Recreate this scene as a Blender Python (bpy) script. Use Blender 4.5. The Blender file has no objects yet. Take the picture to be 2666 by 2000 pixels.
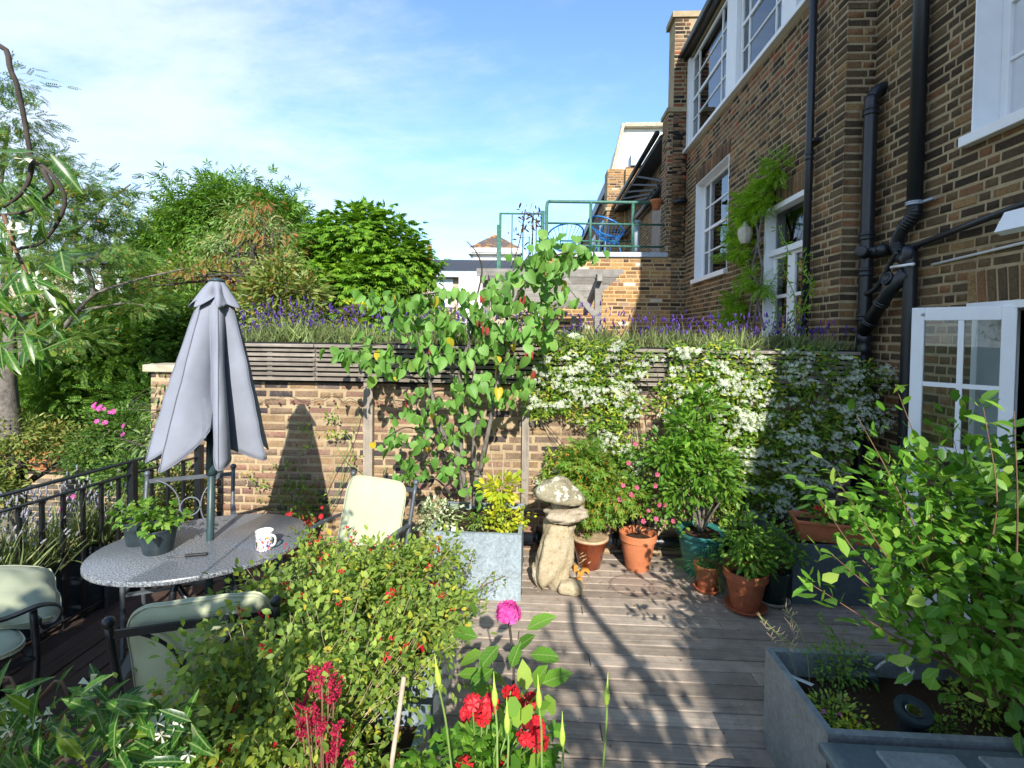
import bpy, math, random
import numpy as np
from mathutils import Vector, Matrix, noise
R = math.radians
def A(v): return np.array(v, dtype=float)
S = bpy.context.scene
COL = S.collection
rng = random.Random(11)
nr = np.random.default_rng(5)

# ------------------------------------------------------------------ camera
F = 1326.0; ZC = 2.0; SH = -.0357
YAW, PIT, ROL = R(2.9), R(1.5), R(.8)
cam = bpy.data.cameras.new('camera'); camo = bpy.data.objects.new('camera', cam); COL.objects.link(camo)
CR = Matrix.Rotation(YAW, 3, 'Z') @ Matrix.Rotation(math.pi/2 - PIT, 3, 'X') @ Matrix.Rotation(ROL, 3, 'Z')
CP = Vector((0, 0, ZC))
camo.matrix_world = Matrix.Translation(CP) @ CR.to_4x4()
cam.sensor_width = 36; cam.lens = 36*F/2666; cam.shift_y = SH; cam.clip_start = .05; cam.clip_end = 2000
S.camera = camo

# ------------------------------------------------------------------ sky, sun, exposure
SUN_EL, SUN_AZ = R(31), R(9)      # sun behind the viewer, slightly to the right
w = bpy.data.worlds.new("World"); S.world = w; w.use_nodes = True
nt = w.node_tree; nt.nodes.clear()
def wn(t): return nt.nodes.new(t)
sky = wn('ShaderNodeTexSky'); sky.sky_type = 'NISHITA'; sky.sun_disc = False
sky.sun_elevation = SUN_EL; sky.sun_rotation = math.pi - SUN_AZ
sky.air_density = 1.0; sky.dust_density = .3; sky.ozone_density = 3.0
tc = wn('ShaderNodeTexCoord'); sep = wn('ShaderNodeSeparateXYZ'); nt.links.new(tc.outputs['Generated'], sep.inputs[0])
def wm(op, a, b=None, c=None, clamp=False):
    n = wn('ShaderNodeMath'); n.operation = op; n.use_clamp = clamp
    for i, x in enumerate((a, b, c)):
        if x is None: continue
        if isinstance(x, (int, float)): n.inputs[i].default_value = x
        else: nt.links.new(x, n.inputs[i])
    return n.outputs[0]
zz = wm('ADD', wm('MAXIMUM', sep.outputs[2], 0.0), .16)
cx = wm('DIVIDE', sep.outputs[0], zz); cy = wm('DIVIDE', sep.outputs[1], zz)
cmb = wn('ShaderNodeCombineXYZ'); nt.links.new(cx, cmb.inputs[0]); nt.links.new(cy, cmb.inputs[1])
mp = wn('ShaderNodeMapping'); mp.inputs['Rotation'].default_value = (0, 0, R(28)); mp.inputs['Scale'].default_value = (.8, 1.15, 1)
nt.links.new(cmb.outputs[0], mp.inputs[0])
n1 = wn('ShaderNodeTexNoise'); n1.inputs['Scale'].default_value = 1.5; n1.inputs['Detail'].default_value = 9; n1.inputs['Roughness'].default_value = .6; n1.inputs['Distortion'].default_value = .5
nt.links.new(mp.outputs[0], n1.inputs['Vector'])
n2 = wn('ShaderNodeTexNoise'); n2.inputs['Scale'].default_value = 7; n2.inputs['Detail'].default_value = 6; n2.inputs['Roughness'].default_value = .65
nt.links.new(mp.outputs[0], n2.inputs['Vector'])
cov = wm('ADD', wm('MULTIPLY', sep.outputs[0], -.62), wm('MULTIPLY', sep.outputs[2], -.35))
d = wm('ADD', wm('ADD', wm('MULTIPLY', n1.outputs[0], 1.05), wm('MULTIPLY', n2.outputs[0], .42)), cov)
mr = wn('ShaderNodeMapRange'); mr.interpolation_type = 'SMOOTHSTEP'
nt.links.new(d, mr.inputs[0]); mr.inputs[1].default_value = .50; mr.inputs[2].default_value = 1.2; mr.inputs[3].default_value = .03; mr.inputs[4].default_value = .78
mix = wn('ShaderNodeMix'); mix.data_type = 'RGBA'
hue = wn('ShaderNodeMix'); hue.data_type = 'RGBA'; hue.blend_type = 'MULTIPLY'; hue.inputs[0].default_value = 1; nt.links.new(sky.outputs[0], hue.inputs[6]); hue.inputs[7].default_value = (.77, .90, .99, 1)
nt.links.new(mr.outputs[0], mix.inputs[0]); nt.links.new(hue.outputs[2], mix.inputs[6]); mix.inputs[7].default_value = (3.25, 3.6, 4.1, 1)
bg = wn('ShaderNodeBackground'); bg.inputs[1].default_value = .148
nt.links.new(mix.outputs[2], bg.inputs[0])
wo = wn('ShaderNodeOutputWorld'); nt.links.new(bg.outputs[0], wo.inputs[0])
sl = bpy.data.lights.new('sun', 'SUN'); sl.energy = 3.6; sl.angle = R(.5); sl.color = (1, .95, .86)
so = bpy.data.objects.new('sun', sl); COL.objects.link(so)
SD = Vector((-math.sin(SUN_AZ)*math.cos(SUN_EL), math.cos(SUN_AZ)*math.cos(SUN_EL), -math.sin(SUN_EL)))
so.rotation_euler = SD.to_track_quat('-Z', 'Y').to_euler(); so.location = (2, -6, 12)
vs = S.view_settings; vs.view_transform = 'Standard'; vs.look = 'None'; vs.exposure = 1.15; vs.gamma = 1; vs.use_curve_mapping = False
S.cycles.max_bounces = 6; S.cycles.transparent_max_bounces = 12; S.cycles.use_denoising = True

# ------------------------------------------------------------------ measuring helpers (a picture point on a real plane)
def ray(px, py): return CR @ Vector(((px-1333)/F, (1000-py)/F + SH*2666/F, -1))
def gz(px, py, z): d = ray(px, py); return CP + d*((z-ZC)/d.z)
def gy(px, py, y): d = ray(px, py); return CP + d*(y/d.y)
def gx(px, py, x): d = ray(px, py); return CP + d*(x/d.x)

# ------------------------------------------------------------------ materials
MATS = {}
def new_mat(name):
    m = bpy.data.materials.new(name); m.use_nodes = True; m.node_tree.nodes.clear(); MATS[name] = m
    return m, m.node_tree
class NT:
    def __init__(s, t): s.t = t
    def n(s, typ, **kw):
        x = s.t.nodes.new(typ)
        for k, v in kw.items(): setattr(x, k, v)
        return x
    def l(s, a, b): s.t.links.new(a, b)
    def math(s, op, a, b=None, clamp=False):
        n = s.n('ShaderNodeMath', operation=op, use_clamp=clamp)
        for i, x in enumerate((a, b)):
            if x is None: continue
            if isinstance(x, (int, float)): n.inputs[i].default_value = x
            else: s.l(x, n.inputs[i])
        return n.outputs[0]
    def noise(s, scale, detail=4, rough=.55, vec=None, mapping=None, distort=0):
        n = s.n('ShaderNodeTexNoise'); n.inputs['Scale'].default_value = scale; n.inputs['Detail'].default_value = detail
        n.inputs['Roughness'].default_value = rough; n.inputs['Distortion'].default_value = distort
        v = vec if vec is not None else s.pos()
        if mapping:
            m = s.n('ShaderNodeMapping'); m.inputs['Scale'].default_value = mapping; s.l(v, m.inputs[0]); v = m.outputs[0]
        s.l(v, n.inputs['Vector']); return n.outputs[0]
    def pos(s): return s.n('ShaderNodeNewGeometry').outputs['Position']
    def rnd(s, k=1.0):
        o = s.n('ShaderNodeObjectInfo').outputs['Random']; g = s.n('ShaderNodeNewGeometry').outputs['Random Per Island']
        return s.math('FRACT', s.math('MULTIPLY', s.math('ADD', o, g), k))
    def ramp(s, fac, stops, interp='LINEAR'):
        r = s.n('ShaderNodeValToRGB'); r.color_ramp.interpolation = interp
        e = r.color_ramp.elements
        while len(e) < len(stops): e.new(.5)
        for i, (p, c) in enumerate(stops): e[i].position = p; e[i].color = (*c, 1)
        s.l(fac, r.inputs[0]); return r.outputs[0]
    def mix(s, fac, a, b, mode='MIX'):
        m = s.n('ShaderNodeMix', data_type='RGBA', blend_type=mode)
        for i, x in ((0, fac), (6, a), (7, b)):
            if isinstance(x, (int, float)): m.inputs[i].default_value = x
            elif isinstance(x, tuple): m.inputs[i].default_value = (*x, 1)
            else: s.l(x, m.inputs[i])
        return m.outputs[2]
    def rangef(s, x, a, b, c=0., d=1.):
        m = s.n('ShaderNodeMapRange'); s.l(x, m.inputs[0])
        for i, v in enumerate((a, b, c, d)): m.inputs[i+1].default_value = v
        return m.outputs[0]
    def scale(s, col, fac):   # multiply a colour by a value
        m = s.n('ShaderNodeVectorMath', operation='SCALE'); s.l(col, m.inputs[0]); s.l(fac, m.inputs['Scale']); return m.outputs[0]
    def out(s, sh): o = s.n('ShaderNodeOutputMaterial'); s.l(sh, o.inputs[0])
    def principled(s, col, rough=.6, metal=0., spec=.4, bump=None, bstr=.3, bdist=.01, coat=0., out=True):
        p = s.n('ShaderNodeBsdfPrincipled')
        for k, x in (('Base Color', col), ('Roughness', rough), ('Metallic', metal)):
            if isinstance(x, tuple): p.inputs[k].default_value = (*x, 1)
            elif isinstance(x, (int, float)): p.inputs[k].default_value = x
            else: s.l(x, p.inputs[k])
        p.inputs['Specular IOR Level'].default_value = spec; p.inputs['Coat Weight'].default_value = coat
        if bump is not None:
            b = s.n('ShaderNodeBump'); b.inputs['Strength'].default_value = bstr; b.inputs['Distance'].default_value = bdist
            s.l(bump, b.inputs['Height']); s.l(b.outputs[0], p.inputs['Normal'])
        if out: s.out(p.outputs[0])
        return p.outputs[0]
def simple(name, col, rough=.5, metal=0., var=.25, vs=18, bstr=.15, spec=.4, coat=0., bdist=.003, mapping=None, rv=0.):
    m, t = new_mat(name); n = NT(t)
    no = n.noise(vs, 6, .6, mapping=mapping)
    f = n.rangef(no, .3, .7, 1-var, 1+var)
    if rv: f = n.math('MULTIPLY', f, n.rangef(n.rnd(), 0, 1, 1-rv, 1+rv))
    c = n.n('ShaderNodeRGB'); c.outputs[0].default_value = (*col, 1)
    n.principled(n.scale(c.outputs[0], f), rough, metal, spec, n.noise(vs*4, 5, mapping=mapping), bstr, bdist, coat)
    return m
def brick_mat(name, stops, dirt=(.03, .025, .02), dirt_amt=.5, pale=(.5, .45, .36), pale_amt=.25, bs=.9, band=False):
    m, t = new_mat(name); n = NT(t)
    c = n.ramp(n.rnd(), stops)
    if band:      # courses of red and black bricks below the upper windows
        sp_ = n.n('ShaderNodeSeparateXYZ'); n.l(n.pos(), sp_.inputs[0]); r_ = n.ramp(n.rnd(7.3), [(0, (.02, .018, .018)), (.38, (.03, .025, .022)), (.42, (.30, .08, .035)), (.6, (.26, .10, .05)), (.62, (.24, .15, .08)), (1, (.2, .12, .07))])
        c = n.mix(n.math('MULTIPLY', n.math('MULTIPLY', n.rangef(sp_.outputs[2], 4.75, 5.15), n.rangef(sp_.outputs[1], 5.1, 5.6)), n.rangef(n.noise(1.3, 3), .3, .55, .3, 1)), c, r_)
    c = n.scale(c, n.rangef(n.noise(.8, 6, .7), .3, .7, .68, 1.2))
    a = n.noise(55, 5, .7); c = n.scale(c, n.rangef(a, .25, .75, .6, 1.4))
    c = n.mix(n.rangef(n.noise(9, 7, .7, distort=.4), .52, .72, 0, dirt_amt), c, dirt)
    c = n.mix(n.rangef(n.noise(5.3, 8, .75), .56, .75, 0, pale_amt), c, pale)
    n.principled(c, .9, 0, .2, n.math('ADD', n.noise(120, 4, .7), n.math('MULTIPLY', n.noise(30, 4, .6), 1.2)), bs, .006)
    return m
VEINED = {}
def leaf_mat(name, stops, trans=.4, rough=.45, tint=1.35, spec=.35, vein=False):
    if vein is False and name in ('heart_leaf', 'broad_shrub_leaf', 'jasmine_leaf_near'): VEINED[name] = leaf_mat(name + '_veined', stops, trans, rough, tint, spec, True)
    m, t = new_mat(name); n = NT(t)
    c = n.ramp(n.rnd(), stops)
    if vein is True:      # midrib and side veins, in the single leaf's own space
        xyz = n.n('ShaderNodeSeparateXYZ'); n.l(n.n('ShaderNodeTexCoord').outputs['Object'], xyz.inputs[0]); ax = n.math('ABSOLUTE', xyz.outputs[0])
        side = n.math('ABSOLUTE', n.math('SUBTRACT', n.math('FRACT', n.math('MULTIPLY', n.math('SUBTRACT', xyz.outputs[1], n.math('MULTIPLY', ax, .9)), 6.5)), .5))
        v = n.math('MAXIMUM', n.rangef(ax, .008, .022, 1, 0), n.math('MULTIPLY', n.rangef(side, .02, .09, 1, 0), .45))
        c = n.mix(n.math('MULTIPLY', v, .6), c, (.34, .44, .16)); c = n.mix(n.rangef(n.noise(40, 4, .7), .62, .72, 0, .55), c, (.2, .17, .05))
    c = n.scale(c, n.rangef(n.noise(2.2, 3), .3, .7, .8, 1.2))
    p = n.principled(c, rough, 0, spec, out=False)
    tr = n.n('ShaderNodeBsdfTranslucent'); tc_ = n.mix(1.0, c, (tint, 1.3, .55), 'MULTIPLY'); n.l(tc_, tr.inputs[0])
    mx = n.n('ShaderNodeMixShader'); mx.inputs[0].default_value = trans; n.l(p, mx.inputs[1]); n.l(tr.outputs[0], mx.inputs[2]); n.out(mx.outputs[0])
    return m
M_brick_house = brick_mat('house_brick', [(0, (0.045, 0.034, 0.023)), (.25, (0.095, 0.064, 0.037)), (.5, (0.127, 0.088, 0.048)), (.72, (0.171, 0.109, 0.055)), (.88, (0.240, 0.119, 0.054)), (1, (0.304, 0.196, 0.085))], pale=(.2, .16, .11), pale_amt=.25, band=True)
M_brick_yellow = brick_mat('stock_brick', [(0, (.05, .035, .03)), (.14, (.16, .09, .05)), (.35, (.34, .17, .065)), (.6, (.42, .24, .095)), (.8, (.40, .26, .12)), (.92, (.22, .11, .07)), (1, (.7, .64, .5))], dirt_amt=.35, pale=(.5, .38, .22), pale_amt=.3)
M_brick_garden = brick_mat('garden_brick', [(0, (0.049, 0.041, 0.043)), (.10, (0.098, 0.078, 0.073)), (.18, (0.213, 0.148, 0.103)), (.38, (0.279, 0.180, 0.103)), (.55, (0.328, 0.221, 0.120)), (.68, (0.271, 0.148, 0.103)), (.82, (0.361, 0.254, 0.155)), (.92, (0.221, 0.123, 0.095)), (1, (0.164, 0.131, 0.120))], dirt_amt=.3, pale=(.40, .30, .20), pale_amt=.95)
def mortar_mat(name, col, dirt):
    m, t = new_mat(name); n = NT(t)
    c = n.mix(n.rangef(n.noise(4, 8, .7), .4, .7), col, dirt)
    n.principled(c, .95, 0, .1, n.noise(90, 5, .7), .8, .006); return m
M_mortar_house = mortar_mat('lime_mortar', (.40, .315, .19), (.23, .175, .11))
M_mortar_yellow = mortar_mat('yellow_mortar', (.5, .36, .18), (.4, .28, .15))
M_mortar_garden = mortar_mat('garden_mortar', (.44, .34, .21), (.27, .19, .12))
def wood_mat(name, c1, c2, c3, axis, rough=.75, bs=.5, fine=55):
    m, t = new_mat(name); n = NT(t)
    mp = {'x': (1.6, fine, fine), 'y': (fine, 1.6, fine), 'z': (fine, fine, 1.6)}[axis]
    g = n.noise(1, 7, .65, mapping=mp, distort=.3)
    c = n.mix(n.rangef(g, .3, .7), c1, c2)
    c = n.mix(n.rangef(n.noise(1.1, 6, .65), .42, .66, 0, .75), c, c3)
    c = n.scale(c, n.rangef(n.rnd(3.1), 0, 1, .74, 1.18))
    c = n.scale(c, n.rangef(n.noise(9, 6, .7), .3, .65, .72, 1.1))
    if name == 'weathered_decking':
        for cx_, cy_, r_ in ((.78, 4.08, .17), (1.05, 4.02, .14)):      # ring marks left by pots
            d_ = n.n('ShaderNodeVectorMath', operation='DISTANCE'); n.l(n.pos(), d_.inputs[0]); d_.inputs[1].default_value = (cx_, cy_, 0)
            q = n.math('ABSOLUTE', n.math('SUBTRACT', d_.outputs['Value'], r_)); c = n.mix(n.rangef(q, .004, .018, .55, 0), c, (.09, .06, .045)); c = n.mix(n.rangef(d_.outputs['Value'], r_-.02, r_, .35, 0), c, (.26, .17, .13))
        c = n.mix(n.rangef(n.noise(2.6, 7, .75), .56, .72, 0, .6), c, (.12, .10, .075)); c = n.mix(n.rangef(n.noise(3.7, 7, .75, mapping=(.4, 1, 1)), .58, .7, 0, .5), c, (.46, .43, .40))
    n.principled(c, rough, 0, .3, g, bs, .004); return m
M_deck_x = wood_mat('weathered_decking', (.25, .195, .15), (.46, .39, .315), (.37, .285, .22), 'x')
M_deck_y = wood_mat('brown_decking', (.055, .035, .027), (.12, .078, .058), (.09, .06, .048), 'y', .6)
M_slat = wood_mat('grey_slat_wood', (.13, .11, .095), (.33, .29, .24), (.22, .18, .14), 'x', .85, .6, 70)
M_post = wood_mat('grey_post_wood', (.19, .16, .13), (.4, .35, .29), (.3, .25, .2), 'z', .85, .5, 60)
M_perg = wood_mat('pergola_wood', (.15, .14, .125), (.31, .29, .26), (.23, .21, .185), 'x', .85, .4, 40)
M_bark = simple('grey_bark', (.16, .14, .12), .9, var=.5, vs=22, bstr=.8, bdist=.01)
M_bark_d = simple('dark_bark', (.055, .045, .038), .9, var=.4, vs=30, bstr=.6)
M_stem = simple('green_stem', (.16, .25, .06), .6, var=.3)
M_stem_r = simple('reddish_stem', (.16, .09, .05), .7, var=.3)
M_twig = simple('dry_twig', (.42, .33, .19), .8, var=.2)
M_cane = simple('bamboo_cane', (.42, .33, .25), .6, var=.25, vs=30)
M_white = simple('white_paint', (.78, .79, .80), .45, var=.04, vs=6, bstr=.06)
M_glasswhite = simple('blind_fabric', (.62, .78, .86), .8, var=.05, vs=3)
M_pipe = simple('black_plastic_pipe', (.012, .015, .019), .38, var=.2, spec=.5)
M_pipe_g = simple('grey_soil_pipe', (.33, .38, .42), .5, var=.15)
M_iron = simple('black_iron', (.010, .012, .015), .38, var=.3, spec=.5, bstr=.3)
M_iron_g = simple('grey_metal', (.10, .115, .13), .45, metal=.3, var=.2)
M_green = simple('green_railing_paint', (.045, .14, .10), .5, var=.35, vs=25)
M_lead = simple('lead_flashing', (.34, .37, .42), .5, metal=.3, var=.2)
M_slate = simple('dark_roof_slate', (.045, .05, .06), .7, var=.4, vs=12)
M_gutter = simple('black_gutter', (.012, .014, .017), .4, var=.2)
M_cushion = simple('cream_cushion_fabric', (.43, .46, .31), .85, var=.07, vs=7, bstr=.15, spec=.15)
M_piping = simple('cushion_piping', (.46, .47, .32), .85, var=.1, spec=.1)
M_cush_d = simple('shaded_cushion_back', (.14, .145, .075), .9, var=.15, vs=7, spec=.1)  # cushion fabric with its shade put into the colour; unused
M_umb = simple('lilac_grey_canvas', (.225, .24, .285), .85, var=.13, vs=4, bstr=.1, spec=.15)
M_umbpole = simple('dark_green_pole', (.03, .06, .065), .4, var=.15)
M_terra = simple('terracotta', (.46, .155, .065), .8, var=.22, vs=9, bstr=.25)
M_terra_d = simple('old_terracotta', (.36, .105, .045), .75, var=.3, vs=9, bstr=.25)
M_glaze = simple('brown_glaze', (.15, .032, .010), .22, var=.5, vs=6, spec=.6, coat=.6)
M_glazerim = simple('glazed_rim', (.45, .33, .2), .5, var=.3)
M_teal = simple('teal_plastic', (.03, .16, .145), .4, var=.2)
M_dgreen = simple('dark_green_glaze', (.006, .022, .017), .2, var=.2, coat=.5)
M_cream = simple('cream_glaze', (.5, .45, .36), .4, var=.2)
M_potblk = simple('slate_plastic_pot', (.028, .042, .05), .4, var=.35, vs=14)
M_trough = simple('slate_trough', (.03, .04, .05), .55, var=.3, vs=10)
M_mug = simple('mug_china', (.82, .82, .8), .15, var=.02, coat=.5)
M_knife = simple('black_handle', (.01, .01, .012), .5)
M_steel = simple('steel', (.4, .42, .44), .3, metal=.9, var=.1)
M_render = simple('white_render', (.8, .78, .73), .85, var=.06, vs=3)
M_render_t = simple('tan_render', (.45, .36, .26), .85, var=.1, vs=2)
M_concrete = simple('concrete_column', (.24, .2, .16), .9, var=.2, vs=4)
M_stonecap = simple('pale_coping_stone', (.42, .36, .26), .9, var=.3, vs=9, bstr=.5)
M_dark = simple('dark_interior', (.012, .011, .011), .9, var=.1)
M_blue = simple('blue_cord', (.01, .16, .45), .5, var=.2)
M_block = simple('toy_block_wood', (.5, .23, .04), .55, var=.15, vs=30)
M_trellis = simple('orange_trellis_wood', (.42, .17, .07), .8, var=.25)
M_cable = simple('white_cable', (.6, .6, .58), .5, var=.05)
M_copper = simple('copper_bulb', (.16, .06, .035), .25, metal=.8, var=.2)
M_soil, _t = new_mat('potting_soil'); _n = NT(_t)
_n.principled(_n.ramp(_n.noise(120, 5, .8), [(0, (.02, .013, .009)), (.55, (.08, .05, .033)), (.62, (.09, .06, .04)), (.68, (.26, .19, .13))]), .95, 0, .15, _n.noise(60, 6, .8), 1., .02)
def stone_mat(name, c1, c2, c3, lich=0.):
    m, t = new_mat(name); n = NT(t)
    c = n.mix(n.rangef(n.noise(6, 8, .7), .35, .65), c1, c2)
    c = n.mix(n.rangef(n.noise(17, 8, .75), .55, .7), c, c3)
    c = n.scale(c, n.rangef(n.noise(70, 4, .7), .3, .7, .75, 1.2))
    if lich:
        up = n.n('ShaderNodeSeparateXYZ'); n.l(n.n('ShaderNodeNewGeometry').outputs['Normal'], up.inputs[0])
        f = n.math('MULTIPLY', n.rangef(n.noise(16, 7, .75), .52, .56), n.rangef(up.outputs[2], .25, .6))
        c = n.mix(f, c, (.66, .66, .52))
    n.principled(c, .9, 0, .2, n.math('ADD', n.noise(14, 8, .75), n.math('MULTIPLY', n.noise(60, 5, .7), .3)), .9, .02); return m
M_stone = stone_mat('sandstone', (.42, .34, .21), (.5, .43, .30), (.25, .18, .09))
M_stone_g = stone_mat('grey_sandstone', (.36, .29, .2), (.46, .4, .3), (.2, .15, .09))
M_stone_cap = stone_mat('lichen_stone', (.22, .19, .12), (.33, .29, .19), (.12, .1, .06), 1)
def granite():
    m, t = new_mat('grey_granite'); n = NT(t)
    a = n.noise(125, 3, .8)
    c = n.ramp(a, [(0, (.015, .018, .02)), (.42, (.05, .058, .065)), (.5, (.12, .13, .145)), (.58, (.27, .285, .30)), (1, (.5, .51, .52))])
    n.principled(c, .3, 0, .5, n.noise(300, 2), .12, .001); return m
M_granite = granite()
def galv(name, base, amt=.35, rough=.5, metal=.35):
    m, t = new_mat(name); n = NT(t)
    v = n.n('ShaderNodeTexVoronoi'); v.inputs['Scale'].default_value = 60; n.l(n.pos(), v.inputs['Vector'])
    f = n.math('ADD', n.math('MULTIPLY', v.outputs['Color'], .5), n.noise(7, 7, .7))
    c = n.n('ShaderNodeRGB'); c.outputs[0].default_value = (*base, 1)
    f2 = n.rangef(f, .4, 1.1, 1-amt, 1+amt)
    f3 = n.math('MULTIPLY', f2, n.rangef(n.noise(2.5, 6, .7, mapping=(1, 1, .35)), .3, .7, .8, 1.15))
    n.principled(n.scale(c.outputs[0], f3), rough, metal, .4, n.noise(40, 4), .05, .003); return m
M_galv = galv('galvanised_steel', (.34, .41, .45))
M_zinc = galv('dull_zinc', (.25, .285, .30), .25, .5, .3)
M_zinc_d = galv('dark_slate_zinc', (.11, .145, .16), .2, .55, .2)
M_grass, _t = new_mat('garden_ground'); _n = NT(_t)
_n.principled(_n.mix(_n.rangef(_n.noise(.7, 8, .7), .4, .6), (.035, .06, .015), (.05, .04, .025)), .95, 0, .1, _n.noise(20, 6), .8, .03)
M_glass, _t = new_mat('window_glass'); _n = NT(_t)
_f = _n.n('ShaderNodeFresnel'); _f.inputs[0].default_value = 1.5
_tr = _n.n('ShaderNodeBsdfTransparent'); _tr.inputs[0].default_value = (.88, .93, .93, 1)
_gl = _n.n('ShaderNodeBsdfGlossy'); _gl.inputs['Roughness'].default_value = .01
_mx = _n.n('ShaderNodeMixShader'); _n.l(_n.math('MULTIPLY', _f.outputs[0], 1.5, True), _mx.inputs[0]); _n.l(_tr.outputs[0], _mx.inputs[1]); _n.l(_gl.outputs[0], _mx.inputs[2]); _n.out(_mx.outputs[0])
def mug_print():
    m, t = new_mat('mug_pattern'); n = NT(t)
    a = n.noise(55, 2, .4, distort=1.5); b = n.noise(70, 2, .4, distort=1.2, mapping=(1.3, 1, .8)); c = n.noise(62, 2, .4, distort=1., mapping=(1, 1.4, .9))
    col = n.mix(n.rangef(a, .57, .59), (.82, .82, .8), (.6, .04, .03)); col = n.mix(n.rangef(b, .58, .6), col, (.03, .07, .4)); col = n.mix(n.rangef(c, .62, .64), col, (.7, .35, .04))
    n.principled(col, .15, 0, .5, coat=.5); return m
M_mugp = mug_print()
# foliage colours
g = leaf_mat
L_cercis = g('heart_leaf', [(0, (.10, .25, .04)), (.5, (.16, .34, .065)), (.9, (.21, .40, .09)), (.975, (.26, .42, .07)), (.985, (.55, .45, .03)), (1, (.6, .45, .03))], .35, .5)
L_bush = g('broad_shrub_leaf', [(0, (0.061, 0.171, 0.015)), (.5, (0.109, 0.263, 0.027)), (.9, (0.191, 0.380, 0.042)), (1, (0.341, 0.473, 0.085))], .4, .4)
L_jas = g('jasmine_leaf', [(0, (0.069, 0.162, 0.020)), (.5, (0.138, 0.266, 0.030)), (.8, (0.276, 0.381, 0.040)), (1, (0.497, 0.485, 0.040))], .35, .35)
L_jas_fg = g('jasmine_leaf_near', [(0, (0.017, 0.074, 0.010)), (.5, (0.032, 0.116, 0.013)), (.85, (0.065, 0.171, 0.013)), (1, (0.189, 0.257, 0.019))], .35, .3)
L_salvia = g('salvia_leaf', [(0, (0.112, 0.199, 0.033)), (.4, (0.211, 0.323, 0.055)), (.8, (0.336, 0.447, 0.077)), (.95, (0.379, 0.447, 0.055)), (1, (0.629, 0.497, 0.055))], .4, .5)
L_dark = g('hedge_leaf', [(0, (0.057, 0.125, 0.020)), (.5, (0.114, 0.229, 0.031)), (1, (0.228, 0.374, 0.051))], .3, .5)
L_sorbus = g('rowan_leaf', [(0, (0.078, 0.163, 0.036)), (.6, (0.134, 0.261, 0.054)), (.93, (0.224, 0.326, 0.072)), (1, (0.640, 0.261, 0.054))], .35, .5)
L_ash = g('ash_leaf', [(0, (0.058, 0.146, 0.018)), (.5, (0.117, 0.246, 0.030)), (1, (0.214, 0.354, 0.045))], .35, .5)
L_chest = g('chestnut_leaf', [(0, (0.082, 0.206, 0.017)), (.5, (0.154, 0.317, 0.028)), (1, (0.287, 0.459, 0.042))], .35, .45)
L_photinia = g('yellow_green_leaf', [(0, (0.112, 0.180, 0.030)), (.5, (0.224, 0.293, 0.069)), (.85, (0.337, 0.359, 0.109)), (1, (0.374, 0.189, 0.050))], .35, .4)
L_cherry = g('orange_cherry_leaf', [(0, (.16, .20, .04)), (.4, (.30, .21, .05)), (.75, (.36, .17, .055)), (1, (.34, .09, .04))], .4, .5)
L_pale = g('pale_tree_leaf', [(0, (0.120, 0.228, 0.060)), (.6, (0.228, 0.324, 0.120)), (1, (0.408, 0.384, 0.144))], .35, .5)
L_gold = g('golden_leaf', [(0, (.25, .38, .03)), (.5, (.45, .52, .03)), (1, (.6, .55, .04))], .4, .4)
L_vari = g('variegated_leaf', [(0, (.12, .22, .06)), (.45, (.3, .4, .2)), (.7, (.6, .65, .42)), (1, (.7, .72, .5))], .3, .5)
L_lav = g('lavender_leaf', [(0, (.10, .10, .05)), (.2, (.13, .17, .07)), (.6, (.22, .29, .11)), (.9, (.3, .37, .12)), (1, (.36, .30, .17))], .3, .6)
L_lav_fl = g('lavender_flower', [(0, (.06, .025, .2)), (.5, (.11, .045, .33)), (1, (.2, .1, .45))], .2, .7, 1)
L_lav_old = g('faded_lavender', [(0, (.25, .25, .3)), (1, (.42, .4, .46))], .2, .7, 1)
L_white = g('white_petal', [(0, (.62, .64, .52)), (1, (.82, .83, .74))], .25, .6, 1)
L_red = g('red_petal', [(0, (.42, .01, .02)), (1, (.65, .02, .03))], .25, .5, 1)
L_crim = g('crimson_plume', [(0, (.3, .01, .04)), (1, (.5, .02, .08))], .25, .7, 1)
L_pink = g('pink_petal', [(0, (.55, .05, .28)), (1, (.75, .12, .45))], .25, .6, 1)
L_mal = g('mallow_petal', [(0, (.5, .05, .14)), (1, (.68, .13, .24))], .25, .6, 1)
L_maple = g('maple_leaf', [(0, (0.084, 0.204, 0.024)), (.5, (0.154, 0.300, 0.036)), (.85, (0.280, 0.360, 0.048)), (1, (0.532, 0.192, 0.036))], .4, .5)
L_citrus = g('magnolia_leaf', [(0, (0.065, 0.180, 0.018)), (.5, (0.130, 0.276, 0.030)), (1, (0.221, 0.372, 0.048))], .4, .4)
L_herb = g('herb_leaf', [(0, (0.077, 0.189, 0.023)), (.6, (0.139, 0.290, 0.035)), (1, (0.277, 0.416, 0.059))], .35, .5)
L_chive = g('chive_blade', [(0, (.07, .2, .05)), (1, (.14, .3, .08))], .3, .5)
L_wist = g('wisteria_leaf', [(0, (.10, .25, .015)), (.5, (.2, .40, .02)), (1, (.34, .52, .04))], .45, .5)
L_straw = g('straw_leaf', [(0, (.3, .24, .13)), (1, (.45, .36, .2))], .3, .7)

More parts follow.
